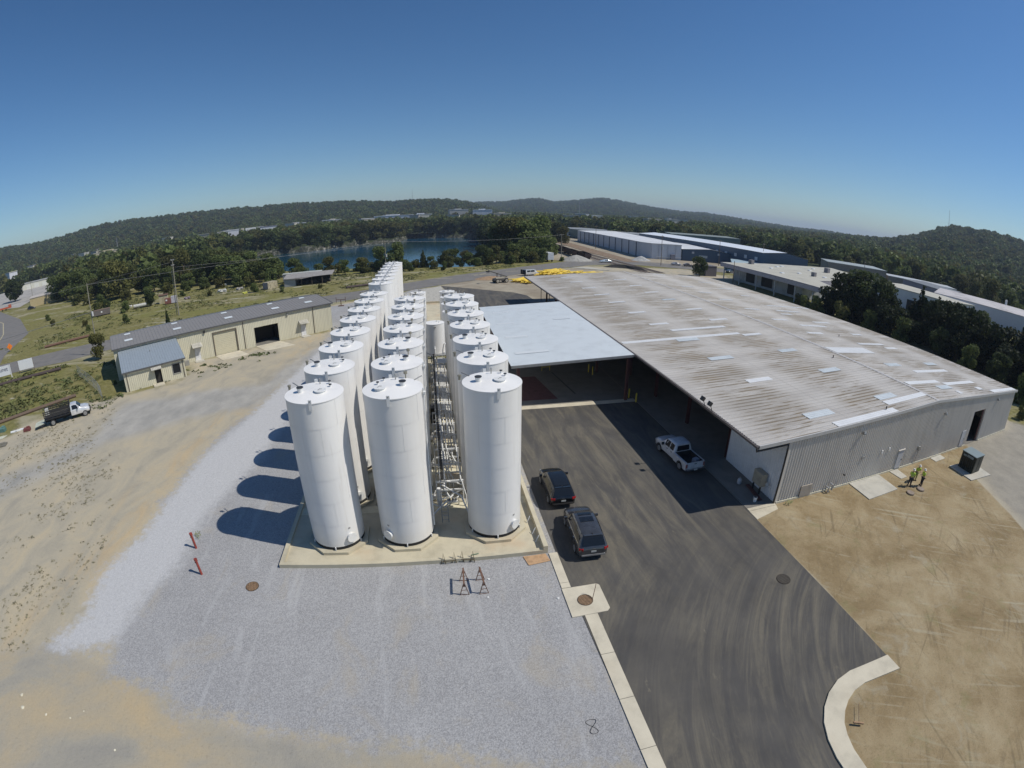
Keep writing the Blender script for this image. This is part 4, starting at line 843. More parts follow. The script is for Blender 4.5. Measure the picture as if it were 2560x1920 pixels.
# loose stones on the compacted ground, bottom left
stn = M('pale_stone', (.62, .58, .45), .8)
for i, (x, y, s_) in enumerate(((-25.6, 10.6, .11), (-25.0, 9.8, .13), (-23.0, 9.9, .08), (-21.2, 10.2, .06), (-17.5, 9.1, .07), (-20.5, 10.9, .05))):
    MB().blob((x, y, .02), s_, i, 2, .6, .4).build('stone', stn, label='small pale stone lying on the bare ground at lower left', cat='stone', group='loose pale stones at lower left')
# manhole lids by the workers
for x, y, lab in ((40.6, 21.0, 'round dark manhole lid lying in the dirt, nearer one'), (42.4, 20.95, 'round dark manhole lid lying in the dirt behind the other')):
    t = empty('manhole_lid', (x, y, .0), 0, lab, 'manhole lid', 'manhole lids by the workers'); MB().cyl(0, 0, 0, .10, .44, 20).build('ring', M('brown_concrete', (.2, .16, .12), .85), t, True); MB().cyl(0, 0, .10, .13, .38, 20).build('lid', M('brown_concrete2', (.26, .21, .17), .85), t)

# ------------------------------------------------------------------ vehicles
def wheel(parent, x, y, r, wd, rim):
    w_ = MB(); n = 24
    w_.tube([(x - wd / 2, y, r), (x + wd / 2, y, r)], r, n).build('wheel', BLACK, parent, True)
    w_ = parent.children[-1] if parent.children else None
def add_wheel(parent, x, y, r, wd, rimmat):
    e = empty('wheel', (x, y, r)); e.parent = parent
    MB().tube([(-wd / 2, 0, 0), (-wd / 2 + .03, 0, 0), (wd / 2 - .03, 0, 0), (wd / 2, 0, 0)], [r - .03, r, r, r - .03], 28).build('tyre', BLACK, e, True)
    s = 1 if x > 0 else -1
    rm = MB().tube([(s * (wd / 2 - .04), 0, 0), (s * (wd / 2 + .004), 0, 0)], r * .66, 24)
    for k in range(5):
        a = 2 * PI * k / 5; rm.obox((s * (wd / 2 + .012), math.sin(a) * r * .33, math.cos(a) * r * .33), (.02, .07, r * .6), 0, -a + 0)
    rm.build('rim', rimmat, e); MB().tube([(s * (wd / 2), 0, 0), (s * (wd / 2 + .03), 0, 0)], r * .15, 12).build('hub', GREYM, e)
    return e
class Body:
    """lofted car body: stations (y, z_bottom, z_shoulder, z_top, w_bottom, w_shoulder, w_top)"""
    def __init__(s, st): s.st = sorted(st)
    def at(s, y):
        st = s.st; y = min(max(y, st[0][0]), st[-1][0])
        for a, b in zip(st[:-1], st[1:]):
            if a[0] <= y <= b[0]:
                k = (y - a[0]) / max(b[0] - a[0], 1e-6); return [p + (q - p) * k for p, q in zip(a, b)]
    def side(s, y, t, off=0, sgn=1):
        _, zb, zs, zt, wb, ws, wt = s.at(y)
        n = Vector((zt - zs, ws - wt)); n = n.normalized() if n.length > 1e-6 else Vector((1, 0))
        return (sgn * (ws + (wt - ws) * t + n.x * off), y, zs + (zt - zs) * t + n.y * off)
    def mesh(s, name, mat, parent):
        m = MB(); rings = []
        for (y, zb, zs, zt, wb, ws, wt) in s.st:
            h = [(wb * .86, zb), (wb, zb + .10), (max(wb, ws) + .012, zb + (zs - zb) * .55), (ws, zs), (ws - (ws - wt) * .06, zs + (zt - zs) * .08), (wt + .02, zt - .045 * min(1, (zt - zs) * 3)), (wt * .9, zt), (wt * .45, zt + .02), (0, zt + .028)]
            full = [(x, y, z) for x, z in h] + [(-x, y, z) for x, z in h[-2::-1]]; rings.append(full)
        n = len(rings[0]); m.v = [p for r_ in rings for p in r_]; m.f = []
        for i in range(len(rings) - 1):
            for k in range(n - 1): m.f.append((i * n + k, i * n + k + 1, (i + 1) * n + k + 1, (i + 1) * n + k))
            m.f.append((i * n + n - 1, i * n, (i + 1) * n, (i + 1) * n + n - 1))
        m.f.append(tuple(range(n))); m.f.append(tuple((len(rings) - 1) * n + k for k in range(n))[::-1]); m.m = [0] * len(m.f)
        o = m.build(name, mat, parent)
        o.data.polygons.foreach_set('use_smooth', [True] * len(o.data.polygons))
        try: o.data.set_sharp_from_angle(angle=R(50))
        except Exception: pass
        return o
    def window(s, name, ya, yb, t0, t1, mat, parent, both=True, off=.012, slant=0):
        for sg in ((-1, 1) if both else (1,)):
            m = MB(); n = 5; ys_ = [ya + (yb - ya) * i / n for i in range(n + 1)]
            vs = []
            for y in ys_: vs += [s.side(y, t0, off, sg), s.side(y, t1, off, sg)]
            m.add(vs, [(2 * i, 2 * i + 2, 2 * i + 3, 2 * i + 1) if sg < 0 else (2 * i + 1, 2 * i + 3, 2 * i + 2, 2 * i) for i in range(n)]); m.build(name, mat, parent)
def endglass(name, pts, mat, parent): MB().add(pts, [(0, 1, 2, 3)]).build(name, mat, parent)
RED = M('tail_light_red', (.35, .01, .01), .2, var=.05); CHROME = M('bright_trim', (.55, .55, .55), .18, .9, var=.02); PLATE = M('plate_grey', (.45, .45, .42), .5)
CLEAR = M('lamp_lens_pale', (.6, .62, .65), .15, var=.02); RIM = M('alloy_rim', (.38, .38, .39), .3, .6, var=.05)
def paint(name, col, rough=.22, metal=.3):
    if name in MATS: return MATS[name]
    m, t, b = _nt(name); b.inputs['Base Color'].default_value = (*col, 1); b.inputs['Roughness'].default_value = rough; b.inputs['Metallic'].default_value = metal
    b.inputs['Coat Weight'].default_value = .6; b.inputs['Coat Roughness'].default_value = .08
    c = ramp(t, noise(t, 2.5, 4), [(.3, tuple(x * .85 for x in col)), (.7, tuple(min(1, x * 1.15 + .004) for x in col))]); t.links.new(c, b.inputs['Base Color'])
    MATS[name] = m; return m
def suv(x, y, rz, pm, L, W, H, lab, glassroof, silver_tail):
    t = empty('suv', (x, y, .034), rz, lab, 'SUV', 'SUVs parked beside the tank pad')
    k = L / 5.1; w = W / 2; h = H / 1.77
    st = [(-2.55, .50, .88, .93, .74, .80, .72), (-2.50, .38, 1.00, 1.06, .86, .88, .80), (-2.42, .32, 1.06, 1.16, .93, .92, .82), (-2.30, .30, 1.09, 1.36, .96, .94, .76), (-2.10, .28, 1.10, 1.62, .98, .95, .70), (-1.95, .28, 1.10, 1.68, .99, .96, .70), (-1.4, .28, 1.09, 1.74, .99, .965, .72), (-.5, .28, 1.05, 1.77, .99, .965, .73), (.3, .28, 1.02, 1.74, .99, .96, .72),
          (.70, .28, 1.01, 1.66, .99, .955, .69), (1.05, .28, 1.01, 1.40, .99, .95, .75), (1.42, .28, 1.01, 1.12, .985, .94, .82), (1.8, .28, 1.0, 1.08, .98, .92, .80), (2.2, .30, .93, 1.02, .95, .88, .74), (2.42, .34, .80, .90, .88, .80, .66), (2.55, .45, .66, .72, .74, .66, .5)]
    B = Body([(a * k, b, c * h, d * h, e * w / .99, f_ * w / .99, g * w / .99) for a, b, c, d, e, f_, g in st])
    B.mesh('body', pm, t); G = glass()
    B.window('window', -1.95 * k, -1.12 * k, .16, .72, G, t); B.window('window', -1.05 * k, -.12 * k, .14, .84, G, t); B.window('window', -.05 * k, .82 * k, .14, .84, G, t)
    B.window('window_trim', -2.0 * k, .9 * k, .04, .10, CHROME if silver_tail else DARK, t)
    B.window('roof_rail', -1.7 * k, .3 * k, .985, 1.06, pm if not silver_tail else GREYM, t, off=.02)
    zz = lambda yy, fr: B.at(yy)
    a, b_ = B.at(-2.40 * k), B.at(-2.06 * k)
    def ring(y_, u, off): q = B.at(y_); return [(-q[6] * u, y_, q[3] + off), (q[6] * u, y_, q[3] + off)]
    m = MB(); ys_ = [-2.44, -2.36, -2.26, -2.14, -2.03]; vs = []
    for yy in ys_:
        q = B.at(yy * k); vs += [(-q[6] * .93, yy * k - .012, q[3] + .045), (q[6] * .93, yy * k - .012, q[3] + .045)]
    m.add(vs, [(2 * i, 2 * i + 1, 2 * i + 3, 2 * i + 2) for i in range(len(ys_) - 1)]); m.build('rear_window', G, t)
    m = MB(); ys_ = [.78, .95, 1.1, 1.25, 1.38]; vs = []
    for yy in ys_:
        q = B.at(yy * k); vs += [(-q[6] * .93, yy * k, q[3] + .045), (q[6] * .93, yy * k, q[3] + .045)]
    m.add(vs, [(2 * i, 2 * i + 1, 2 * i + 3, 2 * i + 2) for i in range(len(ys_) - 1)]); m.build('windscreen', G, t)
    for ya, yb in (((-1.75, .45),) if glassroof else ((-.62, -.05), (.15, .55))):
        q, q2 = B.at(ya * k), B.at(yb * k); u = .62 if not glassroof else .8
        m = MB(); vs = []; 
        for i in range(5):
            yy = (ya + (yb - ya) * i / 4) * k; q = B.at(yy)
            vs += [(-q[6] * u, yy, q[3] + .036), (0, yy, q[3] + .04), (q[6] * u, yy, q[3] + .036)]
        m.add(vs, [(3 * i + j, 3 * i + j + 1, 3 * i + j + 4, 3 * i + j + 3) for i in range(4) for j in (0, 1)]); m.build('sunroof', G, t)
    MB().obox((0, -1.98 * k, B.at(-1.98 * k)[3] + .05), (1.2, .16, .03), 0, -.15).build('rear_spoiler', pm, t)
    for sg in (-1, 1):
        tl = MB().obox((sg * .80 * w / .99, -2.44 * k, .97 * h), (.30, .18, .17), sg * .45).build('tail_light', RED, t)
        MB().obox((sg * .74 * w / .99, -2.50 * k, .93 * h), (.12, .10, .09), sg * .3).build('reversing_lamp', CLEAR, tl)
        MB().obox((sg * .72, 2.36 * k, .76), (.26, .22, .10), sg * .5).build('headlight', M('headlight_smoked', (.22, .23, .24), .15), t)
        MB().obox((sg * (w + .10), .95 * k, 1.12), (.22, .12, .16)).build('mirror', pm, t)
        for yy in (-1.0, .0): MB().obox((sg * (w + .005), yy * k, .93), (.04, .2, .04)).build('door_handle', CHROME if silver_tail else pm, t)
        for yy in (-1.52, 1.52):
            add_wheel(t, sg * (w - .10), yy * k, .37, .24, RIM)
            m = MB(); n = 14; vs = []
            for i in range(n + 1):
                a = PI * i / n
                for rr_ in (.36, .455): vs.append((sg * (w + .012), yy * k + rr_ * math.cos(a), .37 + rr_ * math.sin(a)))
            m.add(vs, [(2 * i, 2 * i + 1, 2 * i + 3, 2 * i + 2) for i in range(n)]); m.build('wheel_well_shade', BLACK, t)  # black band paints the wheel well's shade; the body isn't cut
    MB().obox((0, -2.56 * k, .52), (1.56 * w / .99, .10, .10)).build('bumper_trim', M('silver_bumper', (.30, .30, .30), .35, .5) if silver_tail else DARK, t)
    MB().obox((0, -2.545 * k, .80 * h), (.34, .05, .13)).build('number_plate', PLATE, t)
    MB().obox((0, -2.50 * k, 1.0 * h), (.2, .08, .045)).build('badge', CHROME, t)
    MB().obox((0, -1.85 * k, B.at(-1.85 * k)[3] + .06), (.04, .1, .06)).build('aerial', BLACK, t)
    return t
suv(9.45, 25.35, R(-3), paint('dark_grey_car_paint', (.075, .077, .082), .25, .5), 5.15, 2.0, 1.78, 'dark grey SUV with sunroof and silver rear bumper trim, nearest parked vehicle', False, True)
suv(9.0, 31.35, R(-1), paint('black_car_paint', (.010, .011, .012), .18, .2), 4.85, 1.92, 1.70, 'black SUV with large glass roof parked behind the dark grey one', True, False)

def pickup(x, y, rz, lab):
    t = empty('pickup_truck', (x, y, .034), rz, lab, 'pickup truck')
    P = paint('silver_white_paint', (.50, .505, .52), .28, 0); w = .99
    st = [(-.62, .42, 1.10, 1.14, .97, .97, .88), (-.56, .40, 1.10, 1.78, .99, .97, .74), (-.3, .40, 1.1, 1.86, .99, .97, .76), (.6, .40, 1.09, 1.88, .99, .97, .76), (.95, .40, 1.08, 1.80, .99, .96, .74), (1.3, .40, 1.08, 1.50, .99, .96, .80), (1.62, .40, 1.08, 1.22, .99, .95, .86), (2.2, .42, 1.08, 1.19, .98, .93, .84), (2.65, .45, 1.03, 1.13, .95, .90, .78), (2.82, .50, .85, .95, .86, .80, .66)]
    B = Body(st); B.mesh('cab', P, t); G = glass()
    B.window('window', -.42, .18, .12, .84, G, t); B.window('window', .26, 1.02, .12, .84, G, t)
    vs = []
    for yy in (1.02, 1.2, 1.4, 1.58):
        q = B.at(yy); vs += [(-q[6] * .93, yy, q[3] + .045), (q[6] * .93, yy, q[3] + .045)]
    MB().add(vs, [(2 * i, 2 * i + 1, 2 * i + 3, 2 * i + 2) for i in range(3)]).build('windscreen', G, t)
    MB().quad((-.68, -.63, 1.2), (.68, -.63, 1.2), (.62, -.60, 1.7), (-.62, -.60, 1.7)).build('rear_window', G, t)
    b = MB()
    for sg in (-1, 1):
        x0, x1 = sorted((sg * .82, sg * .99)); b.box(x0, x1, -2.72, -.64, .42, 1.12)
    b.box(-.82, .82, -2.72, -.64, .42, .62); b.build('bed', P, t)
    MB().box(-.815, .815, -2.70, -.66, .625, .66).box(-.818, -.79, -2.70, -.66, .66, 1.13).box(.79, .818, -2.70, -.66, .66, 1.13).box(-.79, .79, -.70, -.66, .66, 1.15).build('bed_liner', BLACK, t)
    tg = MB().box(-.81, .81, -2.80, -2.73, .58, 1.13).build('tailgate', P, t); MB().box(-.12, .12, -2.815, -2.80, .95, 1.02).build('tailgate_handle', BLACK, tg)
    MB().box(-.95, .95, -2.95, -2.80, .42, .56).build('bumper', CHROME, t); MB().box(-.17, .17, -2.965, -2.951, .42, .55).build('number_plate', PLATE, t)
    MB().obox((.4, -2.2, .9), (.55, .45, .45), .3).build('cargo_bag', M('blue_grey_bag', (.2, .23, .28), .7), t)
    for sg in (-1, 1):
        x0, x1 = sorted((sg * .82, sg * .995)); MB().box(x0, x1, -2.80, -2.725, .66, 1.0).build('tail_light', M('tail_light_dim', (.25, .08, .07), .3), t)
        MB().obox((sg * 1.1, 1.2, 1.2), (.22, .12, .24)).build('mirror', BLACK, t)
        for yy in (-.2, .55): MB().obox((sg * .995, yy, 1.0), (.03, .16, .05)).build('door_handle', BLACK, t)
        MB().obox((sg * .75, 2.76, .85), (.3, .14, .2), sg * .2).build('headlight', CLEAR, t)
        for yy in (-1.75, 1.9):
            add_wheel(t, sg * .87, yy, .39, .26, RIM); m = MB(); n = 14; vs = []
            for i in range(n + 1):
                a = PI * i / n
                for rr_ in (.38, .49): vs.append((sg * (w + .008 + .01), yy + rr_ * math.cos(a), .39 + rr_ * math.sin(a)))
            m.add(vs, [(2 * i, 2 * i + 1, 2 * i + 3, 2 * i + 2) for i in range(n)]); m.build('wheel_well_shade', BLACK, t)  # wheel well shade as a black band over the uncut side
    return t
pickup(21.35, 34.15, R(4), 'white crew cab pickup parked in the shade of the warehouse eave')

def stake_truck(x, y, rz):
    t = empty('stake_bed_truck', (x, y, 0), rz, 'white cab truck with black stake bed and lowered tail lift by the shed', 'truck')
    P = paint('white_truck_paint', (.66, .66, .66)); w = .98
    B = Body([(.9, .5, 1.25, 1.3, .97, .96, .9), (.96, .5, 1.25, 1.98, .99, .96, .78), (1.5, .5, 1.25, 2.02, .99, .96, .78), (1.85, .5, 1.25, 1.96, .99, .95, .76), (2.2, .5, 1.25, 1.62, .99, .95, .82), (2.5, .5, 1.24, 1.36, .99, .93, .84), (3.1, .52, 1.2, 1.32, .97, .9, .78), (3.6, .55, 1.1, 1.2, .93, .86, .7), (3.75, .62, .9, .98, .84, .78, .6)])
    B.mesh('cab', P, t); G = glass(); B.window('window', 1.15, 1.95, .1, .84, G, t)
    vs = []
    for yy in (1.92, 2.1, 2.3, 2.46):
        q = B.at(yy); vs += [(-q[6] * .93, yy, q[3] + .045), (q[6] * .93, yy, q[3] + .045)]
    MB().add(vs, [(2 * i, 2 * i + 1, 2 * i + 3, 2 * i + 2) for i in range(3)]).build('windscreen', G, t)
    MB().box(-.85, .85, 3.72, 3.86, .5, .78).build('bumper', DARK, t); MB().box(-.6, .6, 3.70, 3.78, .8, 1.1).build('grille', DARK, t)
    MB().box(-.45, .45, -3.3, 3.5, .5, .75).build('chassis', BLACK, t); MB().box(-1.15, 1.15, -3.3, .75, .95, 1.1).build('bed_floor', BLACK, t)
    for sg in (-1, 1):
        f_ = MB()
        for z in (1.25, 1.5, 1.75, 2.0): f_.box(sg * 1.12 - .03, sg * 1.12 + .03, -3.3, .75, z, z + .14)
        for yy in np.linspace(-3.25, .65, 7): f_.box(sg * 1.12 - .035 + .04 * -sg, sg * 1.12 + .035 + .04 * -sg, yy, yy + .08, 1.1, 2.2)
        f_.build('stake_side', DARK, t)
        for yy in (-2.1,): add_wheel(t, sg * .92, yy, .42, .4, GREYM)
        add_wheel(t, sg * .86, 2.95, .42, .26, RIM); MB().obox((sg * 1.15, 2.0, 1.5), (.3, .12, .32)).build('mirror', BLACK, t)
        MB().obox((sg * .7, 3.74, .98), (.3, .08, .16)).build('headlight', CLEAR, t)
    f_ = MB()
    for z in (1.25, 1.55, 1.85, 2.1): f_.box(-1.08, 1.08, .72, .78, z, z + .16)
    f_.build('headboard', DARK, t)
    MB().box(-1.0, -.35, -3.1, -2.6, 1.1, 2.05).build('crate', M('dull_white_crate', (.5, .5, .46), .7), t)
    MB().obox((0, -4.3, .55), (2.0, 1.5, .06), 0, .12).build('tail_lift', M('pale_lift_plate', (.5, .52, .42), .6), t)
    MB().box(-.3, .3, .85, .95, 2.05, 2.6).build('exhaust_guard', DARK, t)
stake_truck(-51.6, 50.75, R(-52))

def box_car(x, y, rz, col, name, lab, group=None, L=4.5, cat='car', van=False):
    t = empty(name, (x, y, 0), rz, lab, cat, group); k = L / 4.5
    P = paint('paint_%d' % (hash(col) % 9999), col)
    if van: st = [(-2.3, .35, 1.1, 1.95, .95, .95, .85), (-2.25, .3, 1.15, 2.05, .97, .96, .85), (.9, .3, 1.15, 2.08, .97, .96, .85), (1.3, .3, 1.12, 1.7, .96, .94, .84), (1.7, .3, 1.05, 1.2, .95, .9, .8), (2.2, .35, .9, 1.0, .9, .84, .7)]
    else: st = [(-2.25, .4, .82, .88, .8, .8, .72), (-2.1, .3, .9, 1.0, .88, .86, .78), (-1.5, .26, .92, 1.08, .9, .88, .76), (-1.0, .26, .92, 1.40, .9, .88, .62), (0, .26, .9, 1.45, .9, .88, .64), (.5, .26, .9, 1.36, .9, .88, .64), (1.05, .26, .9, .98, .9, .86, .76), (1.8, .28, .82, .9, .88, .82, .7), (2.25, .4, .62, .68, .76, .7, .56)]
    B = Body([(a * k, *r_) for a, *r_ in st]); B.mesh('body', P, t); G = glass()
    if van:
        B.window('window', -1.9 * k, -.7 * k, .1, .8, G, t); B.window('window', -.6 * k, .8 * k, .1, .8, G, t)
        MB().box(-1.9, -.98, -2.36 * k, -2.30 * k, .4, 2.0).build('rear_door', BLACK, t); MB().box(-.9, .9, -2.33 * k, -2.31 * k, .45, 1.95).build('rear_opening', BLACK, t)
    else: B.window('window', -.95 * k, .5 * k, .15, .8, G, t)
    for sg in (-1, 1):
        for yy in (-1.4, 1.4): add_wheel(t, sg * .8, yy * k, .33, .22, RIM)
    return t
box_car(33.6, 157.4, R(-64), (.7, .7, .7), 'van', 'white passenger van with open rear doors beside the yellow pipe pile', L=5.2, cat='van', van=True)
box_car(106.9, 191.5, R(-100), (.45, .43, .42), 'parked_car', 'silver car on the road before the white warehouse, left one', 'cars on the road by the white warehouse')
box_car(111.5, 188.6, R(-104), (.16, .13, .11), 'parked_car', 'brown car following the silver one on the far road', 'cars on the road by the white warehouse')
box_car(75, 196.8, R(95), (.6, .66, .66), 'pickup_truck_far', 'pale pickup waiting at the railway crossing', None, 5.4, 'pickup truck')
for i, (x, y, cl, lb) in enumerate(((122, 171, (.1, .12, .14), 'dark car parked behind the round bush, farthest of the lot'), (119, 161, (.7, .7, .7), 'white car parked right of the round bush'), (128, 163, (.65, .65, .66), 'second white car parked right of the round bush'), (134, 152, (.05, .05, .05), 'black pickup-like car parked beyond the long white roof'))):
    box_car(x, y, R(-60), cl, 'parked_car', lb, 'cars in the lot behind the bush')
box_car(-193, 182, R(-50), (.02, .02, .025), 'parked_car', 'black car beside the yellow block building')
box_car(-101.5, 74.0, R(50), (.03, .02, .02), 'parked_car', 'dark car at the left edge of the picture on the road')
def telehandler(x, y, rz):
    t = empty('telehandler', (x, y, 0), rz, 'telehandler with raised boom parked on the yard behind the canopy', 'telehandler')
    g_ = M('machine_grey', (.12, .11, .10), .5); tan = M('machine_beige', (.42, .38, .30), .5)
    MB().box(-.9, .9, -2.2, 2.2, .7, 1.3).build('chassis', g_, t); MB().box(.2, 1.0, -2.0, .9, 1.3, 1.7).build('engine_cover', tan, t)
    c = MB()
    for a, b_ in ((-.9, -.9), (-.15, -.9), (-.9, .5), (-.15, .5)): c.box(a, a + .08, b_, b_ + .08, 1.3, 2.5)
    c.box(-.92, -.05, -.92, .6, 2.5, 2.56); c.build('cab_frame', BLACK, t)
    MB().tube([(.1, 2.2, 1.7), (.1, -1.2, 2.9), (.1, -4.0, 3.9)], .2, 8).build('boom', g_, t); MB().box(-.5, .7, -4.6, -4.0, 3.4, 3.7).build('fork_carriage', BLACK, t)
    for sg in (-1, 1):
        for yy in (-1.5, 1.5): add_wheel(t, sg * 1.0, yy, .65, .45, tan)
telehandler(21.2, 142.5, R(-70))
def semi_cab(x, y, i):
    t = empty('semi_truck', (x, y, 0), R(200), 'white truck cab in the far row left of the white warehouse', 'truck', 'white trucks parked in a far row')
    MB().box(-1.2, 1.2, -1.8, 1.0, .9, 3.6).box(-1.1, 1.1, 1.0, 2.8, .9, 2.0).build('cab', paint('white_truck_paint', (.66, .66, .66)), t); MB().box(-1.0, 1.0, .99, 1.03, 2.15, 3.0).build('windscreen', glass(), t)
    for sg in (-1, 1): add_wheel(t, sg * 1.0, 1.8, .5, .3, RIM)
for i in range(6): semi_cab(100 + i * 4.4, 401 - i * .6, i)

# ------------------------------------------------------------------ workers
def skin_obj(name, pts, edges, rad, mat, parent, sub=1):
    me = bpy.data.meshes.new(name); me.from_pydata(pts, edges, []); me.materials.append(mat)
    o = bpy.data.objects.new(name, me); COL.objects.link(o); o.parent = parent
    md = o.modifiers.new('skin', 'SKIN'); md.use_smooth_shade = True
    for i, r_ in enumerate(rad): me.skin_vertices[0].data[i].radius = (r_, r_)
    me.skin_vertices[0].data[0].use_root = True
    s = o.modifiers.new('sub', 'SUBSURF'); s.levels = sub; s.render_levels = sub
    return o
SKIN = M('skin', (.42, .25, .17), .6, var=.05); HIVIS = M('hi_vis_yellow', (.45, .62, .06), .7, var=.08); TROU = M('dark_trousers', (.025, .025, .035), .8); HAT = M('white_hard_hat', (.75, .72, .66), .35, var=.03); BOOT = M('brown_boot', (.09, .06, .04), .8)
def person(x, y, rz, lab, fwd=.0, arm=.5, hat=HAT, trou=TROU):
    t = empty('person', (x, y, 0), rz, lab, 'person')
    J = dict(pel=(0, 0, .95), sp=(0, .03, 1.15), ch=(0, .05 + fwd, 1.35), nk=(0, .05 + fwd, 1.50), hb=(0, .08 + fwd * 1.3, 1.58), hd=(0, .09 + fwd * 1.3, 1.68))
    pts = [J['pel'], J['sp'], J['ch'], J['nk'], J['hb'], J['hd']]; ed = [(0, 1), (1, 2), (2, 3), (3, 4), (4, 5)]; rad = [.15, .14, .16, .06, .08, .095]
    for s in (-1, 1):
        b = len(pts); pts += [(s * .19, .05 + fwd, 1.42), (s * .25, .08 + fwd * .5, 1.15), (s * .17, .08 + arm * .45, 1.0 + arm * .25), (s * .15, .12 + arm * .55, .97 + arm * .3)]
        ed += [(2, b), (b, b + 1), (b + 1, b + 2), (b + 2, b + 3)]; rad += [.065, .05, .035, .04]
        for k in range(4):
            pts.append((s * .15 - s * (.03 - .02 * k), .20 + arm * .55 + .005 * k, .95 + arm * .3)); ed.append((b + 3, len(pts) - 1)); rad.append(.011)
        pts.append((s * .10, .16 + arm * .55, .97 + arm * .3)); ed.append((b + 3, len(pts) - 1)); rad.append(.012)
        b = len(pts); pts += [(s * .10, 0, .90), (s * .12, .03, .50), (s * .13, -.02, .10), (s * .13, .12, .05)]; ed += [(0, b), (b, b + 1), (b + 1, b + 2), (b + 2, b + 3)]; rad += [.10, .065, .045, .045]
    skin_obj('body', pts, ed, rad, SKIN, t)
    skin_obj('jacket', [(0, .02, .95), J['sp'], (0, .05 + fwd, 1.36), (0, .05 + fwd, 1.46), (-.2, .05 + fwd, 1.42), (-.26, .08 + fwd * .5, 1.15), (.2, .05 + fwd, 1.42), (.26, .08 + fwd * .5, 1.15)], [(0, 1), (1, 2), (2, 3), (2, 4), (4, 5), (2, 6), (6, 7)], [.185, .17, .19, .09, .09, .07, .09, .07], HIVIS, t)
    skin_obj('trousers', [(0, 0, .93), (-.10, 0, .85), (-.12, .03, .50), (-.13, -.02, .12), (.10, 0, .85), (.12, .03, .5), (.13, -.02, .12)], [(0, 1), (1, 2), (2, 3), (0, 4), (4, 5), (5, 6)], [.17, .125, .09, .075, .125, .09, .075], trou, t)
    for s in (-1, 1): MB().blob((s * .13, .05, .06), .12, 2, 2, .5, 0).build('boot', BOOT, t, True)
    hx = J['hd']; h = MB(); n = 16
    h.add([(hx[0], hx[1], hx[2] + .17)] + [(hx[0] + r_ * math.cos(2 * PI * k / n), hx[1] + r_ * math.sin(2 * PI * k / n), hx[2] + z) for r_, z in ((.09, .145), (.125, .08), (.135, .03), (.17, .02)) for k in range(n)],
          [(0, 1 + k, 1 + (k + 1) % n) for k in range(n)] + [(1 + j * n + k, 1 + (j + 1) * n + k, 1 + (j + 1) * n + (k + 1) % n, 1 + j * n + (k + 1) % n) for j in range(3) for k in range(n)])
    h.build('hard_hat', hat, t, True)
    for s in (-1, 1): MB().blob((hx[0] + s * .035, hx[1] + .088, hx[2]), .012, 1, 1, 1, 0).build('eye', BLACK, t)
    MB().blob((hx[0], hx[1] + .10, hx[2] - .03), .018, 1, 1, 1, 0).build('nose', SKIN, t)
    MB().box(-.2, .2, -.165 + fwd, -.155 + fwd, 1.2, 1.24).build('reflective_stripe', GREYM, t)
person(41.6, 22.0, R(-70), 'worker in yellow hi-vis jacket and hard hat nearest the small door slab', .03, .55)
person(43.1, 21.45, R(60), 'worker in yellow hi-vis jacket standing right of the other two', .0, .35)
person(43.3, 22.5, R(150), 'worker bending forward in hi-vis jacket, nearest the wall', .14, .7, HAT, M('yellow_green_trousers', (.30, .33, .10), .8))

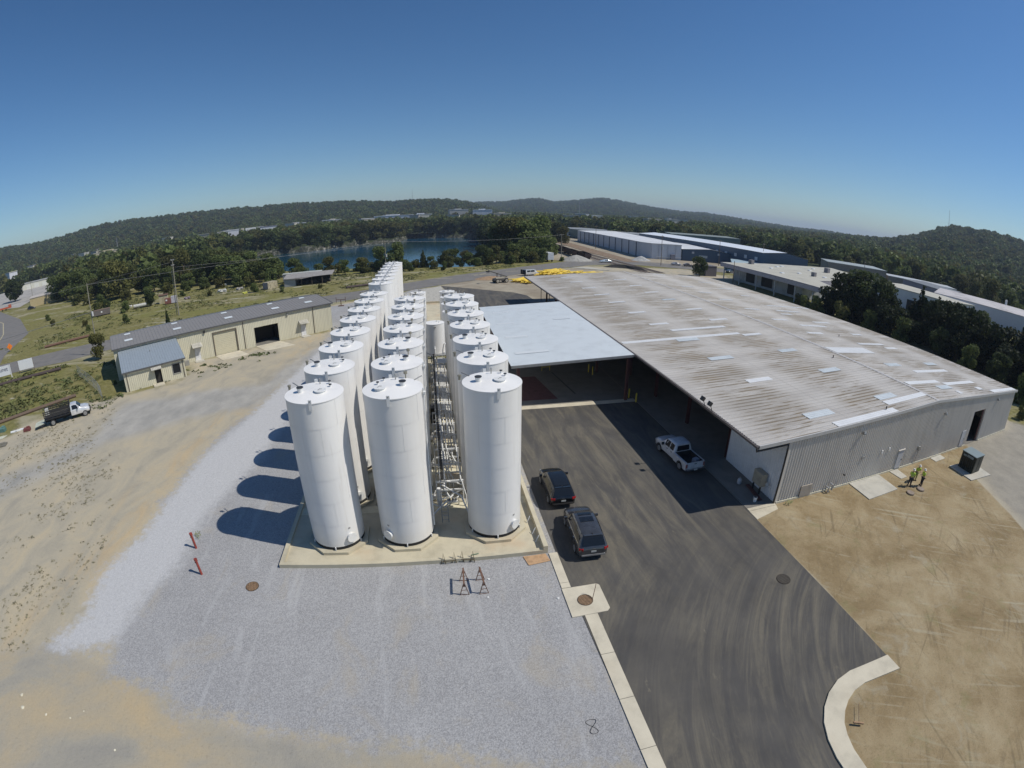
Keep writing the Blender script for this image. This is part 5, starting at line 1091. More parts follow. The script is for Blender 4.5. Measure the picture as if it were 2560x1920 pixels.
# ------------------------------------------------------------------ cream shed with annex
def shed():
    A = Vector((-19.2, 91.4, 0)); u = Vector((.796, .605, 0)); n = Vector((.605, -.796, 0)); ang = math.atan2(u.y, u.x)
    t = empty('cream_shed', (A.x, A.y, 0), ang, 'long cream metal shed with grey roof and an annex at its left end', 'shed')
    # local frame: x along the front towards the right end (0 at the right corner), y away from the camera
    L = 41.5; D = 13.2; zf, zr = 5.25, 6.15
    def pt(x, y, z): return (x, y, z)
    rib_wall('wall', (-L, 0), (0, 0), 0, lambda s: zf - .05, WALLC, t, .32, .045, holes=[(L - 23.6, L - 19.4, .0, 3.9), (L - 15.9, L - 11.2, .0, 3.4)])
    rib_wall('wall', (0, 0), (0, D), 0, lambda s: zf + (zr - zf) * min(s, D - s) / (D / 2) - .05, WALLC, t, .32, .045)
    rib_wall('wall', (-L, D), (-L, 0), 0, lambda s: zf + (zr - zf) * min(s, D - s) / (D / 2) - .05, WALLC, t, .32, .045)
    rib_wall('wall', (0, D), (-L, D), 0, lambda s: zf - .05, WALLC, t, .6, .04)
    RG = M('mid_grey_roof_sheet', (.215, .205, .195), .5, var=.06)
    m = MB(); x = -L - .25
    prof = []
    while x < .25: 
        prof += [(x, 0), (x + .42, 0), (x + .46, .04), (x + .52, .04), (x + .56, 0)]; x += .6
    prof.append((.28, 0)); k = len(prof)
    for ya, za, yb, zb in ((-.3, zf - .04, D / 2, zr), (D / 2, zr, D + .3, zf - .04)):
        m.add([(a, ya, za + b + .02) for a, b in prof] + [(a, yb, zb + b + .02) for a, b in prof], [(i, i + 1, k + i + 1, k + i) for i in range(k - 1)])
    m.build('roof', RG, t)
    MB().box(-L - .25, .28, -.42, -.3, zf - .22, zf).build('gutter', M('dark_grey_trim', (.10, .10, .10), .5), t)
    e = MB(); 
    for xx in (.27, -L - .31):
        e.add([(xx, -.3, zf - .25), (xx, D / 2, zr - .22), (xx, D / 2, zr + .05), (xx, -.3, zf + .03), (xx + .06, -.3, zf - .25), (xx + .06, D / 2, zr - .22), (xx + .06, D / 2, zr + .05), (xx + .06, -.3, zf + .03)], [(0, 1, 2, 3), (7, 6, 5, 4), (3, 2, 6, 7), (0, 4, 5, 1), (0, 3, 7, 4)])
    e.build('barge_trim', M('dark_grey_trim', (.10, .10, .10), .5), t)
    for xx in (-38.5, -29.5, -19.8, -10.5, -3.6):
        for yy, s_ in ((2.6, 1), (5.9, .75)):
            z = zf + (zr - zf) * (yy + .3) / (D / 2 + .3)
            MB().obox((xx, yy, z + .075), (1.5 * s_, .9 * s_, .02), 0, math.atan2(zr - zf, D / 2)).build('skylight_panel', RPANEL2, t)
    TR_ = M('brown_trim', (.14, .12, .09), .5)
    for xx in (-18.0, -4.0): MB().box(xx, xx + .14, -.1, -.05, 0, zf - .2).build('downpipe', TR_, t)
    rd = MB(); 
    for i in range(13): rd.box(-23.55, -19.45, .1 + .0, .13 + (.01 if i % 2 else 0), .3 * i, .3 * i + .285)
    rd.build('roller_door', M('cream_door_paint', (.55, .51, .37), .5, var=.04), t)
    MB().box(-23.8, -23.6, -.09, .05, 0, 3.9).box(-19.4, -19.2, -.09, .05, 0, 3.9).box(-23.8, -19.2, -.1, .05, 3.9, 4.15).build('door_frame', TR_, t)
    MB().box(-L + .1, -.1, .1, D - .1, 0, .05).build('floor', CONCF, t)
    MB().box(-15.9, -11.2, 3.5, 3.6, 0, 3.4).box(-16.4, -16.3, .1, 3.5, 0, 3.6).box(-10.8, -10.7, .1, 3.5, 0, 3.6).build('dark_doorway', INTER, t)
    for xx in (-26.9, -6.2):
        d_ = MB().box(xx - .5, xx + .5, -.1, -.052, .1, 2.15).build('door', M('white_door_paint', (.66, .66, .66), .4), t); MB().obox((xx + .38, -.14, 1.05), (.08, .06, .1)).build('handle', DARK, d_)
        aw = MB(); 
        for i in range(8):
            a = xx - .85 + i * .21; aw.box(a, a + .12, 0, .001, 0, .001) if 0 else None
            aw.add([(a, -.06, 3.0 + .04), (a + .12, -.06, 3.04), (a + .12, -1.15, 2.45 + .04), (a, -1.15, 2.49), (a, -.06, 3.0), (a + .12, -.06, 3.0), (a + .12, -1.15, 2.45), (a, -1.15, 2.45)], [(0, 3, 2, 1), (4, 5, 6, 7), (3, 7, 6, 2)])
        aw.add([(xx - .9, -.06, 3.0), (xx + .9, -.06, 3.0), (xx + .9, -1.15, 2.45), (xx - .9, -1.15, 2.45), (xx - .9, -.06, 2.3), (xx + .9, -.06, 2.3)], [(0, 3, 2, 1), (0, 4, 3), (1, 2, 5)])
        aw.build('awning', M('pale_awning_metal', (.48, .46, .40), .5), t)
        MB().box(xx - .8, xx + .8, -1.6, -.06, 0, .1).build('step', CONCG, t)
    MB().obox((-25.2, -.2, 4.6), (.35, .25, .35)).build('wall_light', DARK, t); MB().obox((-9.2, -.2, 4.6), (.3, .25, .3)).build('wall_light', GREYM, t)
    MB().prism([(-23.8, -.1), (-19.2, -.1), (-18.6, -4.2), (-23.4, -4.0)], 0, .06).build('apron_slab', CURB, t)
    MB().prism([(-16.0, -.1), (-11.2, -.1), (-10.2, -5.3), (-15.6, -4.6)], 0, .06).build('apron_slab', CURB, t)
    # annex
    ax0, ax1, ay = -L + .9, -L + 10.9, -8.0
    z0_, z1_ = 3.05, 4.7
    rib_wall('annex_wall', (ax0, ay), (ax1, ay), 0, lambda s: z0_ - .05, WALLC, t, .32, .045, holes=[(5.0, 6.1, .15, 2.2), (8.0, 9.2, .95, 2.4)])
    rib_wall('annex_wall', (ax1, ay), (ax1, -.05), 0, lambda s: z0_ + (z1_ - z0_) * s / 8 - .05, WALLC, t, .32, .045)
    rib_wall('annex_wall', (ax0, -.05), (ax0, ay), 0, lambda s: z1_ - (z1_ - z0_) * s / 8 - .05, WALLC, t, .32, .045)
    m = MB(); x = ax0 - .2; prof = []
    while x < ax1 + .2: prof += [(x, 0), (x + .3, 0), (x + .33, .035), (x + .37, .035), (x + .4, 0)]; x += .42
    k = len(prof)
    m.add([(a, ay - .3, z0_ + b) for a, b in prof] + [(a, -.06, z1_ + b) for a, b in prof], [(i, i + 1, k + i + 1, k + i) for i in range(k - 1)])
    m.build('annex_roof', M('blue_grey_roof_sheet', (.26, .30, .335), .4, var=.05), t)
    MB().box(ax0 - .25, ax1 + .25, ay - .42, ay - .31, z0_ - .2, z0_).build('annex_gutter', M('dark_grey_trim', (.10, .10, .10), .5), t)
    MB().box(ax1 + .2, ax1 + .28, ay - .3, -.3, z0_ - .12, z0_ - .02).build('annex_trim', M('dark_grey_trim', (.10, .10, .10), .5), t)
    for xx in (ax0 + .35, ax1 - .35): MB().box(xx, xx + .12, ay - .1, ay - .05, 0, z0_ - .2).build('downpipe', TR_, t)
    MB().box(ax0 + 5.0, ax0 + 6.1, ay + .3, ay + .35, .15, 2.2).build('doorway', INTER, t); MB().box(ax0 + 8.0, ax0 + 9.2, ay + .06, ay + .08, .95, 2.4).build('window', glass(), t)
    MB().box(ax0 + 7.9, ax0 + 9.3, ay - .09, ay - .05, 2.4, 2.5).box(ax0 + 7.9, ax0 + 9.3, ay - .09, ay - .05, .85, .95).box(ax0 + 7.9, ax0 + 8.0, ay - .09, ay - .05, .95, 2.4).box(ax0 + 9.2, ax0 + 9.3, ay - .09, ay - .05, .95, 2.4).build('window_frame', GREYM, t)
    xx = ax0 + 5.3; aw = MB()
    for i in range(7):
        a = xx - .8 + i * .24; aw.add([(a, ay - .06, 2.95), (a + .14, ay - .06, 2.95), (a + .14, ay - 1.0, 2.5), (a, ay - 1.0, 2.5)], [(0, 3, 2, 1)])
    aw.add([(xx - .85, ay - .06, 2.9), (xx + .85, ay - .06, 2.9), (xx + .85, ay - 1.0, 2.46), (xx - .85, ay - 1.0, 2.46), (xx - .85, ay - .06, 2.3), (xx + .85, ay - .06, 2.3)], [(0, 3, 2, 1), (0, 4, 3), (1, 2, 5)])
    aw.build('awning', M('pale_awning_metal', (.48, .46, .40), .5), t)
    MB().box(xx - .9, xx + .9, ay - 1.3, ay - .05, 0, .16).build('step', CURB, t)
    MB().tube([(ax0 + 5.2, -3.0, 4.1), (ax0 + 5.2, -3.0, 4.4)], .07, 6).build('roof_vent', GREYM, t)
    MB().box(ax1 + .9, ax1 + 1.7, -1.7, -.9, 0, .8).build('air_conditioner', GREYM, t)
    return t
SHED = shed()
def local(sx, sy, z=0):
    A = Vector((-19.2, 91.4)); u = Vector((.796, .605)); n = Vector((-.605, .796)); p = A + u * sx + n * sy; return (p.x, p.y, z)
SA = math.atan2(.605, .796)
t = empty('chain_link_fence', (0, 0, 0), 0, 'short run of chain link fence beside the shed annex', 'fence')
fp = [(-50.3, 58.4), (-52.5, 60.5), (-56, 63.5), (-60, 66.5), (-66, 71)]
for a, b_ in zip(fp[:-1], fp[1:]):
    MB().tube([(*a, 0), (*a, 1.9)], .035, 6).build('post', GALV, t); m = MB()
    for z in (.1, .95, 1.85): m.tube([(*a, z), (*b_, z)], .02, 5)
    d = Vector(b_) - Vector(a); k = int(d.length / .28)
    for i in range(k):
        p = Vector(a) + d * i / k; q = Vector(a) + d * min(1, (i + 2.5) / k); m.tube([(*p, .1), (*q, 1.85)], .006, 3, False); m.tube([(*p, 1.85), (*q, .1)], .006, 3, False)
    m.build('mesh', GALV, t)
def long_pipe(pts, r, lab, mat, name='steel_pipe'): return MB().tube(pts, r, 8).build(name, mat, label=lab, cat='pipe')
long_pipe([(-57.0, 59.5, .25), (-66.3, 49.2, .22), (-76, 38, .2)], .28, 'long rusty pipeline lying on the ground behind the white stake truck', M('old_pipe_rust', (.13, .09, .065), .8))
long_pipe([(-74.5, 75.2, .3), (-84.5, 68.3, .3), (-100, 58, .3)], .35, 'dark pipe lying in the grass in front of the white signs', M('old_pipe_dark', (.07, .05, .045), .8))
long_pipe([(-99.3, 95.8, .3), (-88.8, 103.7, .3)], .35, 'rusty brown pipe in the grass beyond the road', RUSTM)
long_pipe([(-25, 144, .3), (-12, 151, .3)], .4, 'dark pipe lying in the grass in front of the quarry lake', M('old_pipe_dark', (.07, .05, .045), .8))
def sign(x, y, rz, w_, h_, z0_, lab, txt=None, white_posts=False):
    t = empty('roadside_sign', (x, y, 0), rz, lab, 'sign')
    MB().box(-w_ / 2, w_ / 2, -.03, .03, z0_, z0_ + h_).build('panel', M('sign_white', (.72, .73, .74), .4, var=.02), t)
    for s in (-1, 1): MB().box(s * w_ / 2 - .07, s * w_ / 2 + .07, .03 if not white_posts else -.12, .1 if not white_posts else .1, 0, z0_ + h_ + (.0 if white_posts else .1)).build('post', WHITEM if white_posts else WOOD, t)
    if txt:
        for s_, size, dx, dz, c in txt:
            cu = bpy.data.curves.new('lettering', 'FONT'); cu.body = s_; cu.size = size; cu.extrude = .005; cu.align_x = 'CENTER'
            o = bpy.data.objects.new('lettering', cu); COL.objects.link(o); o.parent = t; o.location = (dx, -.045, z0_ + dz); o.rotation_euler = (PI / 2, 0, 0)
            cu.materials.append(c); bpy.context.view_layer.update(); me_ = bpy.data.meshes.new_from_object(o.evaluated_get(bpy.context.evaluated_depsgraph_get())); o2 = bpy.data.objects.new('lettering', me_); COL.objects.link(o2); o2.parent = t; o2.location = o.location; o2.rotation_euler = o.rotation_euler; bpy.data.objects.remove(o)
INK = M('navy_ink', (.03, .04, .09), .5)
sign(-86.2, 75.9, SA - .1, 3.6, 2.0, .6, 'blank white sign board beside the road, right of the lettered sign')
sign(-89.3, 71.2, SA - .1, 3.9, 2.0, .8, 'white sign with dark lettering beside the road at the left edge', [('Dunet', 1.15, -.1, .9, INK)], True)
# power poles
def pole(x, y, h, lab, mat=WOOD, arms=1, tr=False, r=.16, group=None, lean=0):
    t = empty('utility_pole', (x, y, 0), 0, lab, 'utility pole', group)
    MB().tube([(0, 0, 0), (lean * h * .5, 0, h * .5), (lean * h, 0, h)], [r, r * .8, r * .62], 8).build('shaft', mat, t)
    for i in range(arms):
        z = h - .5 - i * 1.1; c = MB().obox((lean * h, -.12, z), (2.4, .1, .12), .5).build('crossarm', mat, t)
        for k in (-1, 0, 1): MB().obox((lean * h + k * 1.0 * math.cos(.5), -.12 + k * 1.0 * math.sin(.5), z + .16), (.1, .1, .22), .5).build('insulator', GREYM, c)
    if tr: MB().cyl(.35, 0, h * .55, h * .55 + .9, .24, 12).build('transformer_can', M('pale_can', (.55, .55, .55), .4), t)
    return t
pole(-70.5, 84.0, 14.9, 'thin wooden utility pole with transformer can, in front of the road by the shed', PALEW, 0, True, .15)
t = pole(-69.4, 120.8, 14.6, 'tall utility pole topped with a cluster of white insulators behind the shed', PALEW, 0, False, .2, None, .0)
for i in range(8):
    a = i * PI / 4
    for z in (14.6, 13.2): MB().tube([(0, 0, z), (.6 * math.cos(a), .6 * math.sin(a), z + .5)], .06, 5).build('insulator_arm', GREYM, t)
MB().tube([(-.7, .1, 0), (-.55, .1, 12.2)], .1, 6).build('side_shaft', PALEW, t)
pole(-14.6, 165.0, 12.6, 'grey utility pole with transformer cans behind the rear of the tanks', PALEW, 1, True, .15)
pole(98.1, 189.3, 13.2, 'wooden utility pole in front of the white warehouse end wall', WOOD, 1, True)
pole(56.9, 203.2, 11.9, 'pale utility pole rising from a green bush beside the gravel heap', PALEW, 1)
pole(97.7, 273.7, 13.8, 'wooden utility pole in front of the long side of the white warehouse', WOOD, 1)
pole(50.3, 241, 12.5, 'wooden utility pole beside the dark trees near the white trailer', WOOD, 1)
pole(133, 196, 12.5, 'wooden utility pole in front of the dark blue building', WOOD, 1)
pole(101.7, 140.0, 8, 'short pole standing beside the long white-roofed dock', WOOD, 0)
pole(152, 186, 13, 'dark utility pole before the blue building with a bright roof', WOOD, 1)
pole(176, 142, 12, 'dark utility pole beyond the pale dock roof', WOOD, 1)
pole(-215, 205, 12, 'pale utility pole beside the dark round tree at far left', PALEW, 1)
pole(-190, 240, 12, 'wooden utility pole behind the yellow block building', WOOD, 1)
pole(-330, 380, 14, 'far utility pole beyond the yellow block building', WOOD, 1)
def wire(name, A, B, sag, lab, r=.02):
    A, B = Vector(A), Vector(B); pts = []
    for i in range(17):
        k = i / 16; p = A.lerp(B, k); p.z -= sag * 4 * k * (1 - k); pts.append(p)
    MB().tube(pts, r, 4, False).build(name, M('wire_grey', (.25, .25, .25), .5, .3), label=lab, cat='wire')
wire('power_line', (-70.5, 84, 14.6), (-14.6, 165, 12.3), 1.2, 'thin overhead line running from the shed pole towards the lake pole', .022)
wire('power_line', (-69.4, 120.8, 13.0), (-14.6, 165, 11.4), 1.0, 'lower overhead line from the insulator pole towards the lake pole', .022)
wire('power_line', (-14.6, 165, 12.2), (56.9, 203.2, 11.4), 1.5, 'thin overhead line crossing in front of the quarry lake', .022)
wire('power_line', (-69.4, 120.8, 14.4), (-160, 70, 13.4), 2, 'upper overhead line leaving the insulator pole to the left', .022)
wire('power_line', (-70.5, 84, 9.0), (-150, 60, 6.5), 1.5, 'dark sagging cable leaving the shed pole to the left', .05)

# ------------------------------------------------------------------ things in the field
def shape(name, lab, cat, fn, loc, rz=0, group=None):
    t = empty(name, loc, rz, lab, cat, group); fn(t); return t
CREAM = M('faded_cream_panel', (.45, .40, .27), .7); RUSTR = M('rust_red_panel', (.20, .08, .06), .8)
def f(t):
    MB().box(0, 5.8, 0, 2.4, .3, 1.9).build('body', M('grey_brown_container', (.14, .12, .11), .7), t); MB().box(-.02, 5.82, -.02, 2.42, 1.9, 2.0).build('roof', M('rusty_roof', (.16, .11, .08), .8), t); MB().box(2.6, 3.1, -.03, 0, 1.0, 1.5).build('notice', WHITEM, t)
shape('storage_container', 'low grey-brown container standing in the field', 'container', f, (-110.5, 133, 0), R(35))
def f(t):
    MB().box(0, 3, 0, 3.2, 0, 2.6).build('wall', CREAM, t); MB().box(-.2, 3.2, -.2, 3.4, 2.6, 2.75).build('roof', RUSTM, t); MB().box(1.0, 1.9, -.03, -.003, 0, 2.0).build('door', M('faded_door', (.36, .31, .2), .7), t)
shape('field_shed', 'small cream shed with rusty roof in the field', 'shed', f, (-90.3, 144.8, 0), R(25))
def f(t):
    MB().box(0, 2.2, 0, 1.8, .2, 1.9).build('hopper', RUSTR, t); MB().box(2.2, 4.2, .1, 1.7, .2, 2.3).build('tank', M('pale_lilac_panel', (.5, .48, .52), .6), t); MB().box(.3, .9, -.03, 0, 1.1, 1.6).build('panel', WHITEM, t)
shape('scrap_machine', 'rust-red and pale machine standing right of the small field shed', 'machine', f, (-86.5, 142.2, 0), R(20))
def f(t): MB().tube([(0, 0, .9), (5, 0, .9)], .55, 12).build('shell', M('dull_white_tank', (.5, .5, .46), .6), t); MB().box(.6, .8, -.5, .5, 0, .6).build('cradle', RUSTM, t); MB().box(4.2, 4.4, -.5, .5, 0, .6).build('cradle', RUSTM, t)
shape('old_tank', 'dull white horizontal tank lying in the field left of the small shed', 'tank', f, (-98, 140, 0), R(30))
def f(t):
    m = MB(); m.add([(-1, -1.2, 2.7), (15.5, -.5, 2.9), (16, 7.5, 3.5), (-1, 7.0, 3.3), (-1, -1.2, 2.6), (15.5, -.5, 2.8), (16, 7.5, 3.4), (-1, 7.0, 3.2), (5, -1.6, 2.35), (9, -1.0, 2.75)], [(0, 8, 9, 1, 2, 3), (7, 6, 5, 4), (1, 5, 6, 2), (0, 3, 7, 4)]); m.build('roof', M('torn_grey_roof', (.30, .28, .26), .7, var=.2), t)
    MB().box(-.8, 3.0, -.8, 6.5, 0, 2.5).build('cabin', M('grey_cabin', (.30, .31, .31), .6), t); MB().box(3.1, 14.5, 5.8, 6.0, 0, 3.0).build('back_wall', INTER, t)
    for x in (5, 8.5, 12, 14.8): MB().box(x, x + .15, -.5, -.35, 0, 2.75).build('post', WOOD, t)
    m = MB()
    for k in range(16): m.blob((4 + k * .68 % 10.5, 1.5 + (k * 7 % 9) * .4, .5), .5 + .2 * (k % 3), k, 1, 1, .5)
    m.build('junk', M('dark_junk', (.05, .045, .04), .8, var=.3), t)
shape('ruined_shed', 'collapsed open shed with torn grey roof by the lake', 'shed', f, (-47.5, 157.2, 0), R(8))
def f(t): MB().box(0, 14, 0, 3, .6, 3.1).build('body', M('dull_grey_trailer', (.22, .22, .21), .6), t); MB().box(-.1, 14.1, -.1, 3.1, 3.1, 3.2).build('roof', M('pale_trailer_roof', (.45, .46, .42), .6), t)
shape('old_trailer', 'long grey trailer with pale roof behind the collapsed shed', 'trailer', f, (-51.5, 166, 0), R(10))
def f(t): MB().box(0, 2.4, 0, 4.8, 0, 2.3).build('body', M('rusted_cream_container', (.36, .32, .22), .7, var=.3), t); MB().box(.1, 2.3, -.03, 0, .1, 2.2).build('door', M('faded_lilac_door', (.3, .28, .29), .6), t)
shape('rusty_container', 'rusty cream container left of the collapsed shed', 'container', f, (-55.3, 154.6, 0), R(-25))
for i, (x, y, s_, c, lab) in enumerate(((-72, 158, 1.0, (.5, .5, .46), 'heap of pale scrap left of the rusty container'), (-66, 160, .8, (.35, .33, .3), 'grey scrap heap beside the pale scrap'), (-82, 150, .7, (.25, .2, .22), 'dark scrap bundle in the field right of the insulator pole'), (-79, 176, .6, (.7, .68, .6), 'small white box in the field before the treeline'), (-104, 146, .6, (.6, .58, .5), 'small pale object in the field left of the old tank'), (-60, 149.5, .5, (.6, .6, .1), 'bright yellow scrap in the grass left of the ruined shed'))):
    m = MB()
    for k in range(5): m.obox((math.cos(k * 2.4) * s_, math.sin(k * 2.4) * s_, .4 * s_), (1.3 * s_, .9 * s_, .8 * s_), k * 1.1, .3 * k, .2)
    m.build('scrap_heap', M('scrap_%d' % i, c, .7, var=.3), label=lab, cat='scrap', loc=(x, y, 0))
# debris at the left edge
DBR = [(-59.2, 46.8, 'white plank lying in the weeds behind the tail lift', 'plank', (2.2, .5, .12), .8, (.65, .66, .66)), (-56.9, 46.9, 'dark red crate lying in the weeds by the tail lift', 'crate', (1.1, .7, .4), .5, (.16, .05, .045)),
       (-61.6, 44.0, 'pale board lying in the weeds at the left edge', 'board', (3.8, 1.0, .08), .6, (.5, .5, .4)), (-58.4, 42.0, 'bent grey metal sheet lying in the weeds at the left edge', 'metal sheet', (2.4, 1.1, .2), .5, (.16, .15, .12)), (-55.2, 48.3, 'white crumpled scrap behind the tail lift', 'scrap', (.9, .6, .15), .2, (.6, .5, .48)), (-62.6, 46.6, 'teal scrap at the left edge of the picture', 'scrap', (1.1, .8, .5), .4, (.10, .20, .18))]
for x, y, lab, cat, sz, a, cl in DBR:
    MB().obox((0, 0, 0), sz, a, .05, .06).obox((sz[0] * .1, sz[1] * .3, sz[2] * .6), (sz[0] * .5, sz[1] * .4, sz[2] * .6), a + .4, .1, .1).build(cat.replace(' ', '_'), M('debris_%s_%d' % (cat, int(-x)), cl, .7), label=lab, cat=cat, loc=(x, y, sz[2] / 2 + .02))
t = empty('road_work_sign', (-115, 96.5, 0), .6, 'small orange diamond road work sign beside the curved road', 'sign'); MB().obox((0, 0, 1.3), (1.3, .04, 1.3), 0, 0, PI / 4).build('panel', M('orange_sign', (.85, .22, .02), .5), t); MB().box(-.03, .03, .02, .06, 0, .6).build('post', GREYM, t)
# valve stand by the shed end
t = empty('valve_stand', (-21.7, 115.7, 0), 0, 'rusty red valve stand beside the road behind the shed', 'valve stand'); MB().box(-1.2, 1.2, -.06, .06, 1.5, 1.62).build('bar', RUSTM, t); MB().cyl(0, 0, 0, 1.5, .1, 8).build('stem', RUSTM, t); MB().box(-.7, .7, -.5, .5, 0, .12).build('base', RUSTM, t)
for s in (-1.15, 1.15): MB().box(s - .05, s + .05, -.05, .05, .9, 2.2).build('arm', RUSTM, t)
# yellow pipe piles
def pile(name, poly, n, lab, h):
    t = empty(name, (0, 0, 0), 0, lab, 'pipe pile'); P_ = np.array(poly, float); c = P_.mean(0); m = MB(); rs = random.Random(n)
    for k in range(n):
        while True:
            q = (rs.uniform(P_[:, 0].min(), P_[:, 0].max()), rs.uniform(P_[:, 1].min(), P_[:, 1].max()))
            if sdist(np.array([q]), poly)[0] > .3: break
        a = rs.uniform(-.5, .5) + .5; L = rs.uniform(1.5, 3); z = rs.uniform(.1, h); m.tube([(q[0] - L * math.cos(a), q[1] - L * math.sin(a), z), (q[0] + L * math.cos(a), q[1] + L * math.sin(a), z + rs.uniform(-.1, .1))], .16, 6)
    m.build('yellow_pipes', M('pipe_yellow', (.75, .52, .02), .5, var=.1), t)
pile('yellow_pipe_pile', [(25.2, 143.5), (30, 137.5), (33, 141), (30.5, 149.5)], 90, 'low pile of bright yellow pipes behind the warehouse corner', .9)
pile('yellow_pipe_pile', [(36, 156), (43, 154), (47, 158), (44, 165), (38, 162)], 110, 'larger pile of bright yellow pipes right of the white van', 1.3)
pile('yellow_pipe_pile', [(49, 161), (57, 158), (60, 163), (52, 167)], 20, 'thin scatter of yellow pipes behind the warehouse roof', .4)
m = MB(); m.add([(68, 181, 0), (72, 181, 1.0), (76, 178, 1.3), (80, 172, 1.0), (82, 169, 0), (69, 179.6, 0), (73, 178, 0), (76.5, 175.5, 0), (79, 171, 0)], [(0, 1, 6, 5), (1, 2, 7, 6), (2, 3, 8, 7), (3, 4, 8)]); m.build('silt_fence', M('black_silt_cloth', (.02, .018, .015), .8), label='low black silt fence in front of the railway crossing', cat='fence')
t = empty('white_trailer', (50.2, 202.0, 0), R(14), 'white box trailer parked by the dark trees beyond the road', 'trailer')
MB().box(-1.4, 1.4, -3.5, 3.5, .9, 3.9).build('body', M('trailer_white', (.58, .60, .64), .45), t); MB().box(-1.3, 0, -3.53, -3.5, 1, 3.8).box(.02, 1.3, -3.53, -3.5, 1, 3.8).build('rear_door', M('trailer_door', (.5, .52, .56), .45), t)
for s in (-1, 1): add_wheel(t, s * 1.1, -2.5, .5, .3, DARK)
# railway
tk = [(79.6, 163.3), (76.4, 201.6), (74.2, 260), (78, 340), (92, 420)]
def offs(pl, o): return [(x + o, y) for x, y in pl]
road('track_ballast', offs(tk, -2.2), offs(tk, 2.2), .06, M('ballast', (.20, .17, .14), .95, var=.25, scale=1))
road('track_ballast', offs(tk, 3.4), offs(tk, 7.4), .06, M('ballast', (.20, .17, .14), .95, var=.25, scale=1))
for k, o_ in enumerate((-.72, .72, 4.68, 6.12)):
    MB().tube([(x + o_, y, .2) for x, y in tk], .09, 4).build('rail', M('rusty_rail', (.22, .13, .09), .6), kind='structure')
road('rust_red_spoil', [(86, 200), (84, 250), (88, 330)], [(93, 200), (94, 250), (97, 330)], .08, M('red_brown_spoil', (.22, .155, .10), .95, var=.25, scale=.6))
def gondola(x, y, rz, lab):
    t = empty('railway_wagon', (x, y, 0), rz, lab, 'railway wagon', 'dark brown railway wagons')
    bm = M('wagon_brown', (.045, .025, .02), .7, var=.2); m = MB()
    m.box(-1.5, -1.4, -7, 7, 1.1, 2.9).box(1.4, 1.5, -7, 7, 1.1, 2.9).box(-1.4, 1.4, -7, -6.9, 1.1, 2.9).box(-1.4, 1.4, 6.9, 7, 1.1, 2.9).box(-1.4, 1.4, -6.9, 6.9, 1.1, 1.3)
    for k in range(9): m.box(-1.58, -1.5, -6.6 + k * 1.6, -6.45 + k * 1.6, 1.1, 2.85)
    m.build('tub', bm, t)
    for yy in (-5, 5): MB().box(-1.2, 1.2, yy - 1.1, yy + 1.1, .3, 1.0).build('bogie', BLACK, t)
for i in range(9):
    y = 214 + i * 14.8; x = 72.6 + (0 if y < 260 else (y - 260) * .05) - (1.2 if y > 215 else 0)
    gondola(x - 1.8, y, R(-2 if y < 300 else -5), 'dark brown open railway wagon, %s from the crossing' % ORD[i])
def gantry(t):
    m = MB()
    for x in (0, 14):
        for a in (-.6, .6): m.box(x + a - .12, x + a + .12, -.1, .1, 0, 9.4)
        for z in range(9): m.box(x - .5, x + .5, -.05, .05, z + .5, z + .62)
    m.build('tower', GALV, t); MB().box(-.8, 14.8, -.1, .1, 9.2, 9.45).box(-.8, 14.8, -.1, .1, 8.0, 8.2).build('beam', GALV, t)
shape('signal_gantry', 'grey steel signal gantry spanning the railway in the distance', 'gantry', gantry, (76, 404, 0), 0)
def heap(name, x, y, r_, h, col, lab):
    m = MB(); n = 22; vs = [(0, 0, h)]
    for j, (f_, z) in enumerate(((.3, .8), (.6, .45), (1, 0))):
        for k in range(n):
            a = 2 * PI * k / n; q = 1 + .18 * mnoise.noise(Vector((math.cos(a) * 1.3 + x, math.sin(a) * 1.3, j))); vs.append((r_ * f_ * q * math.cos(a), r_ * .6 * f_ * q * math.sin(a), h * z))
    m.add(vs, [(0, 1 + k, 1 + (k + 1) % n) for k in range(n)] + [(1 + j * n + k, 1 + (j + 1) * n + k, 1 + (j + 1) * n + (k + 1) % n, 1 + j * n + (k + 1) % n) for j in range(2) for k in range(n)])
    m.build(name, M('heap_%s' % name, col, .95, var=.2, scale=1), label=lab, cat='heap', loc=(x, y, 0))
heap('gravel_heap', 64, 204, 7.5, 2.6, (.34, .33, .30), 'grey gravel heap in front of the railway wagons'); heap('stone_heap', 97, 208, 5, 2.2, (.38, .38, .37), 'pale stone heap before the corner of the white warehouse')
heap('dirt_heap', 19.5, 151, 5.5, .9, (.33, .22, .13), 'low brown dirt heap beside the telehandler')

# ------------------------------------------------------------------ buildings in the middle distance
def block(name, lab, poly, h, wall, roofm, cat='building', group=None, roof_over=.3, base=0):
    t = empty(name, (0, 0, 0), 0, lab, cat, group); MB().prism(poly, base, h).build('wall', wall, t)
    c = np.mean(poly, 0); rp = [tuple(c + (np.array(p) - c) * (1 + roof_over / max(8, np.linalg.norm(np.array(p) - c)))) for p in poly]
    MB().prism(rp, h + .01, h + .3).build('roof', roofm, t); return t
WW = M('white_metal_wall', (.60, .61, .64), .5, var=.05, scale=.4, streak=True); RW = M('white_membrane_roof', (.66, .66, .66), .5, var=.08, scale=.1); RB = M('glare_white_roof', (.84, .85, .87), .3, var=.02)  # brightest roof white has specular glare put into its base colour
BLU = M('blue_metal_wall', (.045, .085, .14), .5, var=.1); GRW = M('green_grey_wall', (.17, .20, .17), .6, var=.08); TANR = M('tan_membrane_roof', (.44, .42, .35), .7, var=.1, scale=.15); SLATE = M('slate_trim', (.22, .21, .25), .6)
